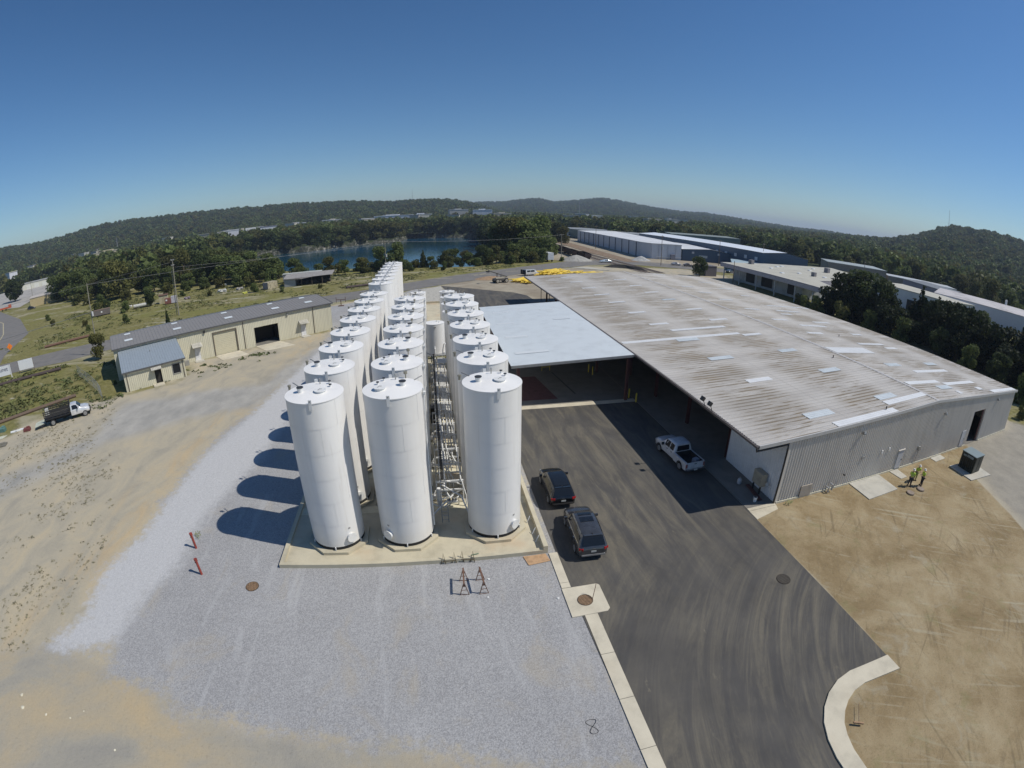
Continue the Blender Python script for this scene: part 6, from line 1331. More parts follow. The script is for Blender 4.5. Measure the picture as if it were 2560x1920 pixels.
t = block('white_warehouse', 'long white metal warehouse with dark downpipes beyond the railway', [(105.7, 227.1), (108.2, 219.4), (123, 215.6), (128, 226), (142, 352), (111, 352)], 7.4, WW, RW)
for i in range(11):
    y = 233 + i * 11; x = 105.75 + (y - 227.1) * .0425; MB().box(x - .3, x - .02, y, y + .5, 0, 7.3).build('downpipe', M('dark_downpipe', (.06, .07, .10), .5), t)
for x, y in ((111.5, 218.45), (116, 217.3), (120, 216.25)): MB().obox((x, y - .12, 3.7), (.16, .1, 7.2), -.25).build('panel_joint', M('joint_grey', (.42, .43, .45), .5), t)
MB().obox((116.5, 216.4, 1.2), (13, .3, .3), -.255).build('white_rail', WHITEM, t); MB().obox((118.2, 215.6, 1.5), (2.2, 1.6, 2.6), -.25).build('entrance_canopy', M('grey_awning', (.28, .27, .30), .6), t)
t = empty('blue_building', (0, 0, 0), 0, 'dark blue metal building with small windows joined to the white warehouse', 'building')
MB().add([(123.6, 215.3, 0), (150, 205, 0), (150, 205, 4.6), (137, 210, 6.4), (123.6, 215.3, 5.6), (132, 260, 0), (158, 250, 0), (158, 250, 4.6), (145, 255, 6.4), (132, 260, 5.6)], [(0, 1, 2, 3, 4), (1, 6, 7, 2), (0, 4, 9, 5), (5, 9, 8, 7, 6)]).build('wall', BLU, t)
MB().add([(123.2, 215, 5.75), (137, 209.6, 6.6), (145, 255.4, 6.6), (131.6, 260.4, 5.75), (150.4, 204.5, 4.75), (158.4, 250.2, 4.75)], [(0, 1, 2, 3), (1, 4, 5, 2)]).build('roof', RW, t)
for x, y in ((128.5, 213.3), (141, 208.4)): MB().obox((x, y - .1, 4.3), (1.2, .15, 1.0), -.37).build('window', M('pale_window', (.5, .52, .55), .3), t)
MB().obox((133.5, 211.3, 2.6), (4.4, .15, 1.2), -.37).build('sign_panel', M('pale_panel', (.40, .44, .46), .5), t)
t = empty('long_blue_hall', (0, 0, 0), 0, 'long blue hall with a dazzling white roof behind the other sheds', 'building')
MB().add([(148, 181, 0), (172, 175, 0), (172, 175, 7.6), (160, 178, 9.6), (148, 181, 8.6), (142, 309, 0), (166, 309, 0), (166, 309, 7.6), (154, 309, 9.6), (142, 309, 8.6)], [(0, 1, 2, 3, 4), (1, 6, 7, 2), (0, 4, 9, 5), (5, 9, 8, 7, 6)]).build('wall', BLU, t)
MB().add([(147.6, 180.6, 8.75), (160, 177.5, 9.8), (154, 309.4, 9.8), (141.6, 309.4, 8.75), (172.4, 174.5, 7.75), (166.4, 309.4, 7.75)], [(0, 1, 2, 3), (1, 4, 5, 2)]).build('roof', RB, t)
for i in range(6): MB().obox((147.75 - i * .4, 186 + i * 8, 5.4), (.15, 2.0, 1.6), .04).build('window', M('pale_window', (.5, .52, .55), .3), t)
t = block('blue_roofed_annex', 'low annex with pale blue roof in front of the long blue hall', [(128, 178), (146, 172), (150, 190), (140, 196)], 3.4, BLU, M('pale_blue_roof', (.36, .46, .50), .5))
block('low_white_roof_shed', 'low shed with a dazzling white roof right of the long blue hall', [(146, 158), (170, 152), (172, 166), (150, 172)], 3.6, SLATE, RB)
block('green_grey_hall', 'grey-green flat hall behind the long blue hall', [(168, 310), (222, 300), (230, 330), (178, 340)], 9.2, GRW, M('green_grey_roof', (.22, .25, .23), .6))
block('long_grey_hall', 'long low grey hall behind the roof of the white warehouse', [(128, 352), (146, 318), (166, 330), (140, 430), (110, 440)], 7.0, GRW, M('grey_hall_roof', (.25, .26, .26), .6))
# pale-roofed dock building with posts
t = empty('loading_dock_building', (0, 0, 0), 0, 'wide low building with tan roof and open post-lined dock', 'building')
RP = [(103.4, 151.3), (129, 155), (171, 158), (160, 125), (148, 119.4), (116, 111.5), (107.5, 94), (102, 93.3)]
MB().prism(RP, 6.15, 6.3).build('roof', TANR, t)
fm = MB(); EP = RP[4:] + [RP[0]]
for a, b_ in zip(EP[:-1], EP[1:]):
    fm.add([(*a, 4.9), (*b_, 4.9), (*b_, 6.33), (*a, 6.33), (a[0] + .3, a[1] + .3, 4.9), (b_[0] + .3, b_[1] + .3, 4.9), (b_[0] + .3, b_[1] + .3, 6.33), (a[0] + .3, a[1] + .3, 6.33)], [(0, 3, 2, 1), (4, 5, 6, 7), (3, 7, 6, 2), (0, 1, 5, 4)])
fm.build('fascia', M('lilac_grey_fascia', (.36, .34, .38), .6), t)
MB().prism([(109, 112), (118, 112.5), (147, 120), (159, 126), (168, 156), (129, 153), (109, 150)], 0, 6.1).build('wall', M('pale_grey_wall', (.42, .42, .42), .7, var=.2, scale=.5), t)  # mottled mid-grey wall colour
for y0, y1 in ((127, 133), (137, 142), (116, 119)): MB().box(108.85, 108.98, y0, y1, .8, 4.6).build('dock_opening_shade', INTER, t)  # dark panels painting the shade inside the open dock bays
for x, y in ((103.8, 149), (103.6, 139), (103.4, 129), (103.2, 119), (103.0, 109), (102.8, 101), (102.9, 94.4), (107.2, 95)): MB().box(x - .15, x + .15, y - .15, y + .15, 0, 4.95).build('post', M('dull_white_post', (.45, .45, .45), .6), t)
rr2 = random.Random(3)
for x, y in ((112, 126), (118, 139), (122, 128), (126, 145), (133, 132), (131, 148), (139, 140), (141, 127), (148, 147), (150, 133), (128, 121)):
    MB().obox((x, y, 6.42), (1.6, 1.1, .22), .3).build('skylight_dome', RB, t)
for x, y, s_ in ((124, 122.5, 1.4), (146, 137, 1.8), (117, 150, 1.6)): MB().obox((x, y, 6.3 + s_ / 2), (s_, s_, s_), .2).build('roof_unit', M('roof_unit_grey', (.2, .19, .2), .6), t)
block('low_grey_enclosure', 'small dark grey windowless enclosure left of the dock building', [(101.5, 158), (106.5, 158), (106.5, 163), (101.5, 163)], 3.6, M('dark_grey_wall', (.13, .12, .13), .7), M('dark_grey_wall', (.13, .12, .13), .7))
# right-hand white buildings
t = block('narrow_white_building', 'narrow white building with pale roof beyond the dark tree row', [(151, 118), (151.5, 84), (166, 80), (170, 116)], 6.6, WW, TANR); MB().box(150.85, 150.98, 92, 100, 0, 4).build('doorway', INTER, t)
t = empty('right_white_warehouse', (0, 0, 0), 0, 'long white warehouse with banded roof at the right edge', 'building')
Q = [(170, 100), (190, 46), (216, 55), (196, 110)]
MB().prism(Q, 0, 6.9).build('wall', M('pale_lilac_wall', (.50, .51, .57), .5, var=.04), t)
MB().add([(169.6, 100.3, 7.0), (190.1, 45.4, 7.0), (203.5, 50, 8.2), (183.3, 105.6, 8.2), (216.5, 55, 7.0), (196.4, 110.6, 7.0)], [(0, 1, 2, 3), (3, 2, 4, 5)]).build('roof', M('banded_roof', (.48, .45, .44), .6, var=.2, scale=.2), t)
for x, y in ((196, 80), (199, 72), (200, 69.5)): MB().cyl(x, y, 7.6, 9.8, .45, 10).build('roof_stack', WHITEM, t)
block('dark_roofed_building', 'dark grey roofed building behind the right white warehouse', [(205, 140), (196, 112), (216, 112), (222, 138)], 6.2, SLATE, M('dark_grey_roof', (.16, .17, .18), .6))
t = block('grey_metal_barn', 'grey metal barn with tan lower wall in front of the right forest', [(190, 178), (215, 158), (228, 178), (203, 196)], 7.2, M('grey_taupe_wall', (.22, .20, .18), .6), M('pale_green_roof', (.36, .39, .38), .5)); MB().obox((196.5, 171, 2.2), (9, .3, 3.6), -.67).build('tan_panel', M('tan_yellow_wall', (.42, .35, .18), .7), t)
block('low_pale_barn', 'low pale-roofed barn right of the grey metal barn', [(216, 157), (240, 128), (250, 140), (226, 168)], 5.2, M('grey_taupe_wall', (.22, .20, .18), .6), M('pale_metal_roof', (.50, .52, .53), .45))
# left distance
t = empty('yellow_block_building', (-201.5, 189.5, 0), R(40), 'tan-yellow flat-roofed block building at the left', 'building'); YB = M('tan_yellow_block', (.42, .34, .19), .8, var=.08)
MB().box(0, 18, 0, 14, 0, 4.2).build('wall', YB, t); MB().box(-.2, 18.2, -.2, 14.2, 4.22, 4.5).build('roof', M('pale_dusty_roof', (.48, .44, .40), .8, var=.15), t); MB().box(8.5, 9.0, -.05, -.01, 1.5, 2.0).build('vent', DARK, t)
t = empty('white_garage', (-352, 324, 0), R(42), 'long white garage with tall doors behind the dark round tree', 'building'); MB().box(0, 34, 0, 14, 0, 5.0).build('wall', M('cream_white_wall', (.58, .57, .48), .7), t); MB().box(-.4, 34.4, -.4, 14.4, 5.02, 5.5).build('roof', M('grey_low_roof', (.34, .34, .32), .7), t)
for k in range(4): MB().box(4 + k * 7.5, 8.5 + k * 7.5, -.1, -.02, 0, 3.6).build('garage_door', M('pale_garage_door', (.62, .62, .56), .6), t)
block('red_brown_building', 'low red-brown building beside the white garage', [(-330, 372), (-308, 386), (-314, 394), (-336, 380)], 4.2, RUSTR, RUSTR)
t = shape('orange_flatbed', 'orange machine parked by the curved road at the left edge', 'machine', lambda t: (MB().box(-3, 3, -1, 1, .8, 1.6).build('body', M('orange_machine', (.45, .10, .04), .5), t), MB().box(3, 4.6, -1, 1, .8, 2.6).build('cab', M('orange_machine', (.45, .10, .04), .5), t), [add_wheel(t, s, y, .5, .3, DARK) for s in (-1.1, 1.1) for y in (-.8, .8)] and None), (-232, 196, 0), R(40))
TOWNB = [(-62, 905, 120, 16, 9, 0, WW, RW, 'long pale warehouse on the far side of the quarry trees'), (-12, 950, 70, 24, 9, 0, WW, RW, 'white flat building beyond the quarry, second from the tanks'), (60, 965, 60, 30, 16, .05, M('concrete_tower_wall', (.38, .37, .34), .8), RW, 'tall concrete plant building on the far valley floor'),
         (112, 1000, 66, 22, 15, -.1, WW, RB, 'white-roofed plant building at the right of the far town'), (128, 850, 52, 20, 8, .1, M('tan_far_wall', (.42, .38, .30), .8), TANR, 'tan low building in front of the far white plant'),
         (-245, 900, 60, 18, 7, .25, M('grey_far_wall', (.32, .32, .31), .8), RW, 'grey low building left of the far quarry trees'), (-180, 930, 50, 18, 8, .2, M('tan_far_wall', (.42, .38, .30), .8), RW, 'tan low building behind the quarry trees'),
         (-300, 850, 70, 26, 6, .3, M('grey_far_wall', (.32, .32, .31), .8), RW, 'pale car-park deck in the far left town'), (-520, 690, 90, 30, 14, .62, M('tan_mill_wall', (.44, .39, .26), .8), M('tan_mill_roof', (.46, .42, .32), .8), 'tan mill building standing above the left woods'),
         (-620, 640, 110, 16, 7, .72, M('highway_concrete', (.46, .44, .38), .8), RW, 'long pale highway deck above the left woods'), (-500, 620, 130, 10, 6.5, .66, M('highway_concrete', (.46, .44, .38), .8), RW, 'nearer pale bridge deck above the left woods'),
         (-880, 520, 110, 36, 15, .95, M('white_far_wall', (.55, .56, .54), .7), M('turquoise_roof', (.12, .42, .47), .5), 'large shed with turquoise roof at the far left'), (-700, 560, 40, 14, 8, .8, M('tan_far_wall', (.42, .38, .30), .8), RW, 'small pale house in the left woods'),
         (236, 730, 60, 20, 10, -.3, M('tan_far_wall', (.42, .38, .30), .8), RW, 'pale houses block in the far middle town'), (300, 700, 40, 18, 9, -.4, WW, RW, 'white far building right of the middle houses'), (205, 640, 14, 12, 19, -.3, M('grey_silo_wall', (.20, .23, .27), .7), RW, 'tall blue-grey plant tower beyond the railway'),
         (430, 640, 50, 20, 8, -.5, M('tan_far_wall', (.42, .38, .30), .8), RW, 'tan roof among the trees of the right middle distance')]
for x, y, w_, d_, h_, a, wm_, rm_, lab in TOWNB:
    if math.hypot(x, y) > 800: w_ *= .6
    up = 9.5 if (math.hypot(x, y) > 800 and x > -480) else 0; t = empty('far_building', (x, y, up), a, lab, 'building'); MB().box(-w_ / 2, w_ / 2, -d_ / 2, d_ / 2, -1 - up, h_).build('wall', wm_, t); MB().box(-w_ / 2 - .5, w_ / 2 + .5, -d_ / 2 - .5, d_ / 2 + .5, h_ + .02, h_ + .8).build('roof', rm_, t)
    if w_ > 24: MB().box(-w_ * .2, w_ * .15, -d_ / 2 + 2, d_ / 2 - 2, h_ + .82, h_ + 2.6).build('roof_house', wm_, t)
    
sm_ = random.Random(12); SMB = []
for i in range(34):
    a_ = R(sm_.uniform(-50, 6)) if i < 26 else R(sm_.uniform(12, 30)); r_ = sm_.uniform(620, 1080); x, y = r_ * math.sin(a_), r_ * math.cos(a_)
    if sdist(np.array([(x, y)]), LAKE)[0] > -20: continue
    w_, d_ = sm_.uniform(10, 26), sm_.uniform(8, 14); up = 12.0 + (r_ - 620) * .006; SMB.append((x, y, w_))
    t = empty('far_house', (x, y, up), sm_.uniform(-.5, .5), 'small pale building among the distant trees below the hills', 'building', 'small pale buildings among the distant trees')
    wm_ = sm_.choice([WW, M('tan_far_wall', (.42, .38, .30), .8), M('cream_far_wall', (.55, .52, .43), .8)]); h_ = sm_.uniform(3.5, 6)
    MB().box(-w_ / 2, w_ / 2, -d_ / 2, d_ / 2, -1 - up, h_).build('wall', wm_, t); MB().box(-w_ / 2 - .4, w_ / 2 + .4, -d_ / 2 - .4, d_ / 2 + .4, h_ + .02, h_ + .7).build('roof', sm_.choice([RW, TANR, SLATE]), t)
for x, y, z, h, lab in ((-60, 1990, 60, 62, 'thin communications mast on the left ridge'), (1330, 760, 80, 65, 'thin tall mast on the right hill'), (-560, 770, 0, 34, 'tall floodlight mast beside the far highway'), (242, 760, 0, 42, 'pale silo stack in the far town')):
    MB().tube([(0, 0, 0), (0, 0, h)], [.9, .35], 5).build('mast', M('mast_grey', (.3, .3, .32), .5), label=lab, cat='mast', loc=(x, y, z))
t = empty('billboard', (-300, 800, 0), .35, 'white billboard standing above the quarry trees', 'billboard'); MB().box(-9, 9, -.3, .3, 12, 18).build('panel', WHITEM, t); MB().box(-.5, .5, .3, .9, 0, 17).build('post', GREYM, t)

# ------------------------------------------------------------------ hills
def ridge(az, table): return np.interp(az, [p[0] for p in table], [p[1] for p in table])
TL = [(-90, 1.3), (-60, 1.9), (-49.3, 2.0), (-46, 1.75), (-43.4, 1.75), (-41.5, 1.9), (-37.3, 2.3), (-34.6, 2.3), (-31.8, 2.22), (-25.3, 2.08), (-19.8, 1.95), (-16, 2.0), (-12.4, 1.8), (-9.6, 1.7), (-7, 1.6), (-5, 1.35), (-.4, 1.5), (2.4, 1.48), (4.3, 1.1), (5.7, .8), (8, .1), (12, -1), (100, -1)]
TR1 = [(-90, -1), (0, .0), (4, .6), (6.1, .95), (8.9, .98), (10.8, 1.22), (12.8, 1.42), (14.9, 1.03), (18.2, 1.4), (20.3, 1.66), (22.8, 1.3), (25.6, .89), (29.3, .58), (32.1, .66), (36.3, .35), (39.6, .14), (42.8, .03), (46, .14), (48, .15), (54, -.2), (60, -1), (100, -1)]
TR2 = [(-90, -2), (25, -1.6), (29.4, -.9), (38.7, -.55), (43.3, -.25), (47.9, .05), (49.8, .15), (52.6, .3), (54.4, .6), (57.1, 1.42), (59.3, 2.42), (60.7, 2.8), (62.5, 3.0), (65.2, 3.1), (68, 3.0), (72, 2.7), (80, 2.0), (95, 1.6)]
CAN = 14.0
def hills_h(P):
    r_ = np.hypot(P[:, 0], P[:, 1]); az = np.degrees(np.arctan2(P[:, 0], P[:, 1])); z = np.full(len(P), -2.0)
    for T_, rd, wd in ((TL, 1750, 430), (TR1, 3200, 800), (TR2, 1350, 430)):
        H = CAM_H + np.tan(np.radians(ridge(az, T_))) * rd - CAN
        s = np.clip((r_ - (rd - 2.1 * wd)) / (2.1 * wd), 0, 1); s = s * s * (3 - 2 * s)
        back = np.clip((r_ - rd) / wd, 0, 3); s = s * np.exp(-back ** 2)
        z = np.maximum(z, np.maximum(H, 0) * s - 2 * (1 - s))
    z += np.clip((r_ - 900) / 500, 0, 1) * fbm(P, .006, 4) * 4 * (z > 1)
    return z
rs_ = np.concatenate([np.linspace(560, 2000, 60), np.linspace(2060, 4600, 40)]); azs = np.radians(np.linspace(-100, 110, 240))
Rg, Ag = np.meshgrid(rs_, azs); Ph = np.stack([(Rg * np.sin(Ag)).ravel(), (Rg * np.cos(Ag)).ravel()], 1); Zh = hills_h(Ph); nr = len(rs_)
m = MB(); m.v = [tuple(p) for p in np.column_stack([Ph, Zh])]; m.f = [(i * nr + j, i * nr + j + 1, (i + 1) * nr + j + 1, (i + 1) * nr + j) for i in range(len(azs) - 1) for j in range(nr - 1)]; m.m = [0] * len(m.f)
m.build('hills', M('hill_gap_shade', (.030, .042, .018), .95, var=.3, scale=.02), smooth=True, kind='structure')  # shade in the gaps between trees is put into this dark green

# ------------------------------------------------------------------ trees
def leaf_mat(name, c1, c2, c3):
    m, t, b = _nt(name); oi = t.nodes.new('ShaderNodeObjectInfo'); tc = t.nodes.new('ShaderNodeTexCoord')
    n = noise(t, .45, 4, .6, vec=tc.outputs['Object']); n2 = noise(t, 3.0, 3, .6, vec=tc.outputs['Object'])
    c = ramp(t, n, [(.3, c1), (.5, c2), (.72, c3)])
    c = mix(t, math_(t, 'MULTIPLY', n2, .5), c, c1)
    rn = oi.outputs['Random']; c = mix(t, math_(t, 'MULTIPLY', rn, .85), c, tuple(x * .42 for x in c2))
    c = mix(t, math_(t, 'MULTIPLY', step(t, rn, .72, .98), .35), c, (.13, .105, .035))
    t.links.new(c, b.inputs['Base Color']); b.inputs['Roughness'].default_value = .7; b.inputs['Specular IOR Level'].default_value = .25
    b.inputs['Transmission Weight'].default_value = 0
    tr = t.nodes.new('ShaderNodeBsdfTranslucent'); t.links.new(c, tr.inputs[0]); ms = t.nodes.new('ShaderNodeMixShader'); ms.inputs[0].default_value = .36
    t.links.new(b.outputs[0], ms.inputs[1]); t.links.new(tr.outputs[0], ms.inputs[2]); t.links.new(ms.outputs[0], t.nodes['Material Output'].inputs[0]); return m
LFR = leaf_mat('leaves_row_dark', (.012, .019, .007), (.030, .042, .014), (.06, .075, .024)); LFG = leaf_mat('leaves_green', (.080, .110, .032), (.16, .20, .062), (.25, .285, .095)); LFD = leaf_mat('leaves_dark', (.040, .060, .020), (.092, .122, .042), (.16, .19, .068))
LFY = leaf_mat('leaves_olive', (.085, .092, .028), (.18, .18, .055), (.27, .25, .09)); BARK = M('tree_bark', (.09, .07, .05), .9)
def crown_mesh(name, seed, nl, leaf, W, H, mat, kind='round', lobes=14, base=.0):
    """unit-ish crown: height H, width W, base at base*H; leaf clumps gathered on uneven lobes"""
    g = np.random.default_rng(seed); V = []; lob = []
    for i in range(lobes):
        if kind == 'cone': z = H * (base + (1 - base) * (i + .5) / lobes); rad = W * .5 * (1.05 - (z / H)) ** .9; a = g.uniform(0, 2 * PI); c = np.array([math.cos(a) * rad * .35, math.sin(a) * rad * .35, z]); rr_ = max(.35, rad * .75)
        else:
            a = g.uniform(0, 2 * PI); zz = g.uniform(base + .14, .86); prof = math.sqrt(max(.05, 1 - ((zz - .5) / .5) ** 2)) if zz > .45 else .95; q = W * .5 * prof * g.uniform(.25, .72)
            c = np.array([math.cos(a) * q, math.sin(a) * q, zz * H]); rr_ = W * g.uniform(.16, .27)
        lob.append((c, rr_))
    w_ = np.array([l[1] ** 2 for l in lob]); w_ /= w_.sum(); idx = g.choice(len(lob), nl, p=w_)
    C = np.array([lob[i][0] for i in idx]); RR_ = np.array([lob[i][1] for i in idx])
    d = g.normal(size=(nl, 3)); d /= np.linalg.norm(d, axis=1)[:, None]; rad = RR_ * g.uniform(.55, 1.12, nl) ** .6
    P = C + d * rad[:, None] * np.array([1, 1, .8])
    n = d * .6 + g.normal(size=(nl, 3)) * .7; n /= np.linalg.norm(n, axis=1)[:, None]
    t1 = np.cross(n, g.normal(size=(nl, 3))); t1 /= np.linalg.norm(t1, axis=1)[:, None]; t2 = np.cross(n, t1)
    s = leaf * g.uniform(.6, 1.35, nl)[:, None]; a_, b_ = t1 * s * .5, t2 * s * .38
    V = np.stack([P - a_ - b_, P + a_ - b_ * .6, P + a_ * .8 + b_, P - a_ * .7 + b_ * 1.1], 1).reshape(-1, 3)
    me = bpy.data.meshes.new(name); F = np.arange(nl * 4, dtype=np.int32)
    me.vertices.add(nl * 4); me.vertices.foreach_set('co', V.astype(np.float32).ravel()); me.loops.add(nl * 4); me.loops.foreach_set('vertex_index', F)
    me.polygons.add(nl); me.polygons.foreach_set('loop_start', F[::4].copy()); me.polygons.foreach_set('loop_total', np.full(nl, 4, np.int32)); me.update(); me.materials.append(mat); return me
def trunk_mesh(name, seed, H, r_, W):
    g = random.Random(seed); m = MB(); top = H * .7; pts = [(0, 0, -.3)]
    for i in range(1, 6): pts.append((g.uniform(-.05, .05) * H * i / 6, g.uniform(-.05, .05) * H * i / 6, top * i / 5))
    m.tube(pts, [r_ * 1.3, r_, r_ * .85, r_ * .65, r_ * .45, r_ * .25], 7)
    for i in range(5):
        a = g.uniform(0, 2 * PI); z = top * g.uniform(.3, .8); b0 = (0, 0, z); m.tube([b0, (math.cos(a) * W * .18, math.sin(a) * W * .18, z + H * .10), (math.cos(a) * W * .33, math.sin(a) * W * .33, z + H * .2)], [r_ * .4, r_ * .25, r_ * .1], 5)
    me = bpy.data.meshes.new(name); me.from_pydata(m.v, [], m.f); me.materials.append(BARK); return me
KIND = {}
def kinds():
    for k, (nm, args, W) in {'g1': ('broadleaf_tree', (11, 3200, .50, 9, 10, LFG, 'round', 16), 9), 'g2': ('broadleaf_tree', (12, 3200, .50, 8, 10, LFG, 'round', 13), 8), 'r1': ('dark_tree', (33, 3400, .50, 8.5, 10, LFR, 'round', 15), 8), 'r2': ('dark_tree', (34, 3000, .5, 6.5, 10, LFR, 'cone', 12), 6), 'd1': ('dark_tree', (13, 3400, .50, 8.5, 10, LFD, 'round', 15), 8), 'd2': ('dark_tree', (14, 3000, .5, 6.5, 10, LFD, 'cone', 12), 6),
                               'y1': ('olive_tree', (15, 2800, .50, 9, 10, LFY, 'round', 15), 9), 'c1': ('conifer_tree', (16, 2200, .42, 5.5, 10, LFD, 'cone', 14), 5), 'b1': ('bush', (17, 1500, .9, 12, 10, LFG, 'round', 10, -.1), 0), 'b2': ('bush', (18, 1500, .9, 12, 10, LFY, 'round', 9, -.1), 0),
                               'f1': ('far_tree', (19, 420, 1.35, 10, 10, LFG, 'round', 9, .0), 8), 'f2': ('far_tree', (20, 420, 1.35, 10, 10, LFD, 'round', 10, .0), 8), 'f3': ('far_tree', (21, 360, 1.35, 9.5, 10, LFY, 'round', 8, .0), 8)}.items():
        KIND[k] = (nm, crown_mesh('crown', *args), trunk_mesh('trunk', args[0], 10, .26, max(W, 4)) if W else None)
kinds()
SRC = {}
def tree(x, y, h, k, lab, group, wide=1.0, z=0, rz=None):
    nm, cm, tm = KIND[k]; s = h / 10
    t = empty(nm, (x, y, z), rz if rz is not None else random.uniform(0, 6.28), lab, 'bush' if nm == 'bush' else 'tree', group)
    c = bpy.data.objects.new('crown' if nm != 'bush' else 'foliage', cm); COL.objects.link(c); c.parent = t; c.scale = (s * wide, s * wide, s); SRC.setdefault(k, c)
    if tm:
        b = bpy.data.objects.new('trunk', tm); COL.objects.link(b); b.parent = t; b.scale = (s, s, s)
    return t
def ordn(i):
    tens = ['', 'twenty', 'thirty', 'forty', 'fifty', 'sixty', 'seventy', 'eighty', 'ninety']
    if i < 15: return ORD[i]
    if i >= 99: return 'hundredth' if i == 99 else 'hundred and ' + ordn(i - 100)
    return 'sixteenth seventeenth eighteenth nineteenth twentieth'.split()[i - 15] if i < 20 else (tens[(i + 1) // 10 - 1] + '-' + ORD[(i + 1) % 10 - 1] if (i + 1) % 10 else tens[(i + 1) // 10 - 1][:-1] + 'ieth')
def place(lst, fmt, group):
    lst = sorted(lst, key=lambda q: math.atan2(q[0], q[1]))
    for i, q in enumerate(lst):
        x, y, h, k = q[:4]; wd = q[4] if len(q) > 4 else 1; zz = q[5] if len(q) > 5 else 0
        what = {'g': 'green tree', 'd': 'dark green tree', 'r': 'near-black green tree', 'y': 'olive-coloured tree', 'c': 'small dark conifer', 'b': 'leafy bush', 'f': 'tree'}[k[0]]
        tree(x, y, h, k, fmt % (what, ordn(i)), group, wd, zz)
HERO_FIELD = [(-131,178,8,'d1',1.3), (-108,184,9,'g1',1.3), (-97,180,6,'g2',1.3), (-121,184,9,'g1',1.4), (-88,190,10,'d1',1.4), (-147,184,9,'d1',1.3), (-158,183,7,'g2',1.4), (-186,200,13,'d1',1.3), (-196,206,12,'g1',1.3), (-80,190,10,'g1',1.5), (-72,188,8,'d1',1.4), (-98,200,13,'g1',1.2), (-110,206,14,'d1',1.2), (-126.5,172.6,15.5,'y1',1.1), (-140,182,13,'g1'), (-114,180,12,'g2'), (-103.8,189.5,15.3,'y1',.7), (-92,186,12,'d1'), (-84.6,184.4,11.5,'g2'), (-163,190,13.5,'g1',1.1), (-178,194,13.5,'g2'), (-152,198,12,'d1'), (-74,180,9.5,'g1',1.3), (-64,176,8,'g2',1.3), (-134,190,12,'g2'), (-118,200,13,'d1'), (-170,205,13,'g1'), (-145,205,12,'g1')]
place(HERO_FIELD, '%s behind the grass field, %s from the left of that line', 'trees behind the grass field')
NEARL = [(-60,184,8.5,'g1',1.3), (-53,188,7,'g2',1.3), (-66,190,9.5,'g1',1.3), (-74,198,10.5,'g1',1.3), (-84,204,11,'g2',1.4), (-95,212,12,'g1',1.3), (-106,222,12,'d1',1.3), (-118,232,12,'g1',1.3), (-43,186,4.2,'b1',1), (-35,187,3.8,'b2',1), (-28,188,3.4,'b1',1), (-21,188,3.6,'b2',1), (-7,180,3.2,'b1',.9), (2,183,3.2,'b2',.9), (12,190,3.6,'b1',1), (19,188,3.4,'b1',1), (24,192,4,'b2',1), (-26,190,5.2,'y1',1.2), (33,192,3.5,'b1',1), (47,199,6,'g1',1.3), (-50,181,3.6,'b2',1), (16,190,5.4,'g2',1.2), (25,194,6.2,'g1',1.2), (36,200,8,'g2',1.3), (42,203,9,'g1',1.3), (-56,167,5.5,'b1',.9), (-47,176,6,'g1'), (-38,180,7,'y1'), (-31,178,5.8,'g2'), (-14.5,184,4.8,'b2'), (-9,187,3.6,'b1'), (-24,181,4.5,'b1'), (-5,189,3.4,'b2'), (1,189,4.4,'g2'), (-19.4,186,3.8,'b1',.8), (8,186.5,4.4,'b1',.8), (-12.5,181,10.8,'g1',.9), (-18,184,9.6,'g2',.9), (-2.2,190,6.8,'d2'), (6,192,6.2,'g1'), (9.8,194,6.8,'g2'), (5.5,178,3.2,'b1',.7), (14.5,196,5.4,'y1'), (17.5,193,4.0,'b2'), (21.5,192,8.0,'d1',.9), (27.5,195,7.6,'g2',.9), (31,197,4.8,'b1'), (35,196,5.2,'b2'), (39,198,5.2,'b1'), (43,197,4.8,'b2')]
place(NEARL, '%s on the near shore of the quarry lake, %s from the left', 'plants on the near lake shore')
CL2 = [(46,225,18,'y1',1.15), (52,215,17,'g1',1.25), (57,234,19,'g1',1.2), (50,244,18,'y1',1.2), (41,232,16,'g1',1.2), (48,236,17,'g2',1.2), (62,222,9,'g2'), (47,208,9,'d1'), (44,214,8,'b1'), (40,240,12,'d1'), (60,250,14,'g2'), (66,262,13,'d1')]
place([(x - 6, y - 4, h, k, *r_) for x, y, h, k, *r_ in CL2], '%s in the big clump right of the lake, %s from the left', 'trees in the clump right of the lake')
tree(43.5, 199, 4.6, 'c1', 'small dark conifer standing alone left of the white trailer', None); tree(56.9, 202.2, 1.8, 'b1', 'low green bush at the foot of the pale utility pole', None, 1.2)
tree(98, 157, 7.4, 'd1', 'round dark tree standing alone in front of the blue building', None, .95); tree(-268, 238, 14, 'd1', 'dark round tree beside the curved road at the far left', None, 1.3)
tree(-67.8, 81.2, 5.2, 'y1', 'small yellow-green tree between the shed and the road', None, .9); tree(-64, 105, 4.8, 'd2', 'slim dark sapling growing behind the shed roof', None, .6)
SCR = [(-100, 168, 4.5, 'b2'), (-94, 172, 4, 'b1'), (-86, 172, 4.5, 'b1'), (-78, 170, 4, 'b2'), (-70, 168, 4.5, 'b1'), (-64, 166, 4, 'b2'), (-108, 166, 4, 'b1'), (-118, 164, 4.5, 'b2'), (-130, 163, 4, 'b1'), (-142, 168, 4.5, 'b2'), (-152, 172, 4.5, 'b1'), (-122, 152, 2.4, 'b2'), (-88, 158, 2, 'b1'), (-74, 152, 1.8, 'b2'), (-46, 146, 1.6, 'b1'), (-104, 120, 1.8, 'b2'), (-96, 112, 1.5, 'b1'), (-126, 128, 2, 'b2'), (-140, 140, 2.2, 'b1'), (-34, 148, 1.4, 'b2')]
place(SCR, '%s scattered in the field before the pond, %s from the left', 'scrub bushes in the field')
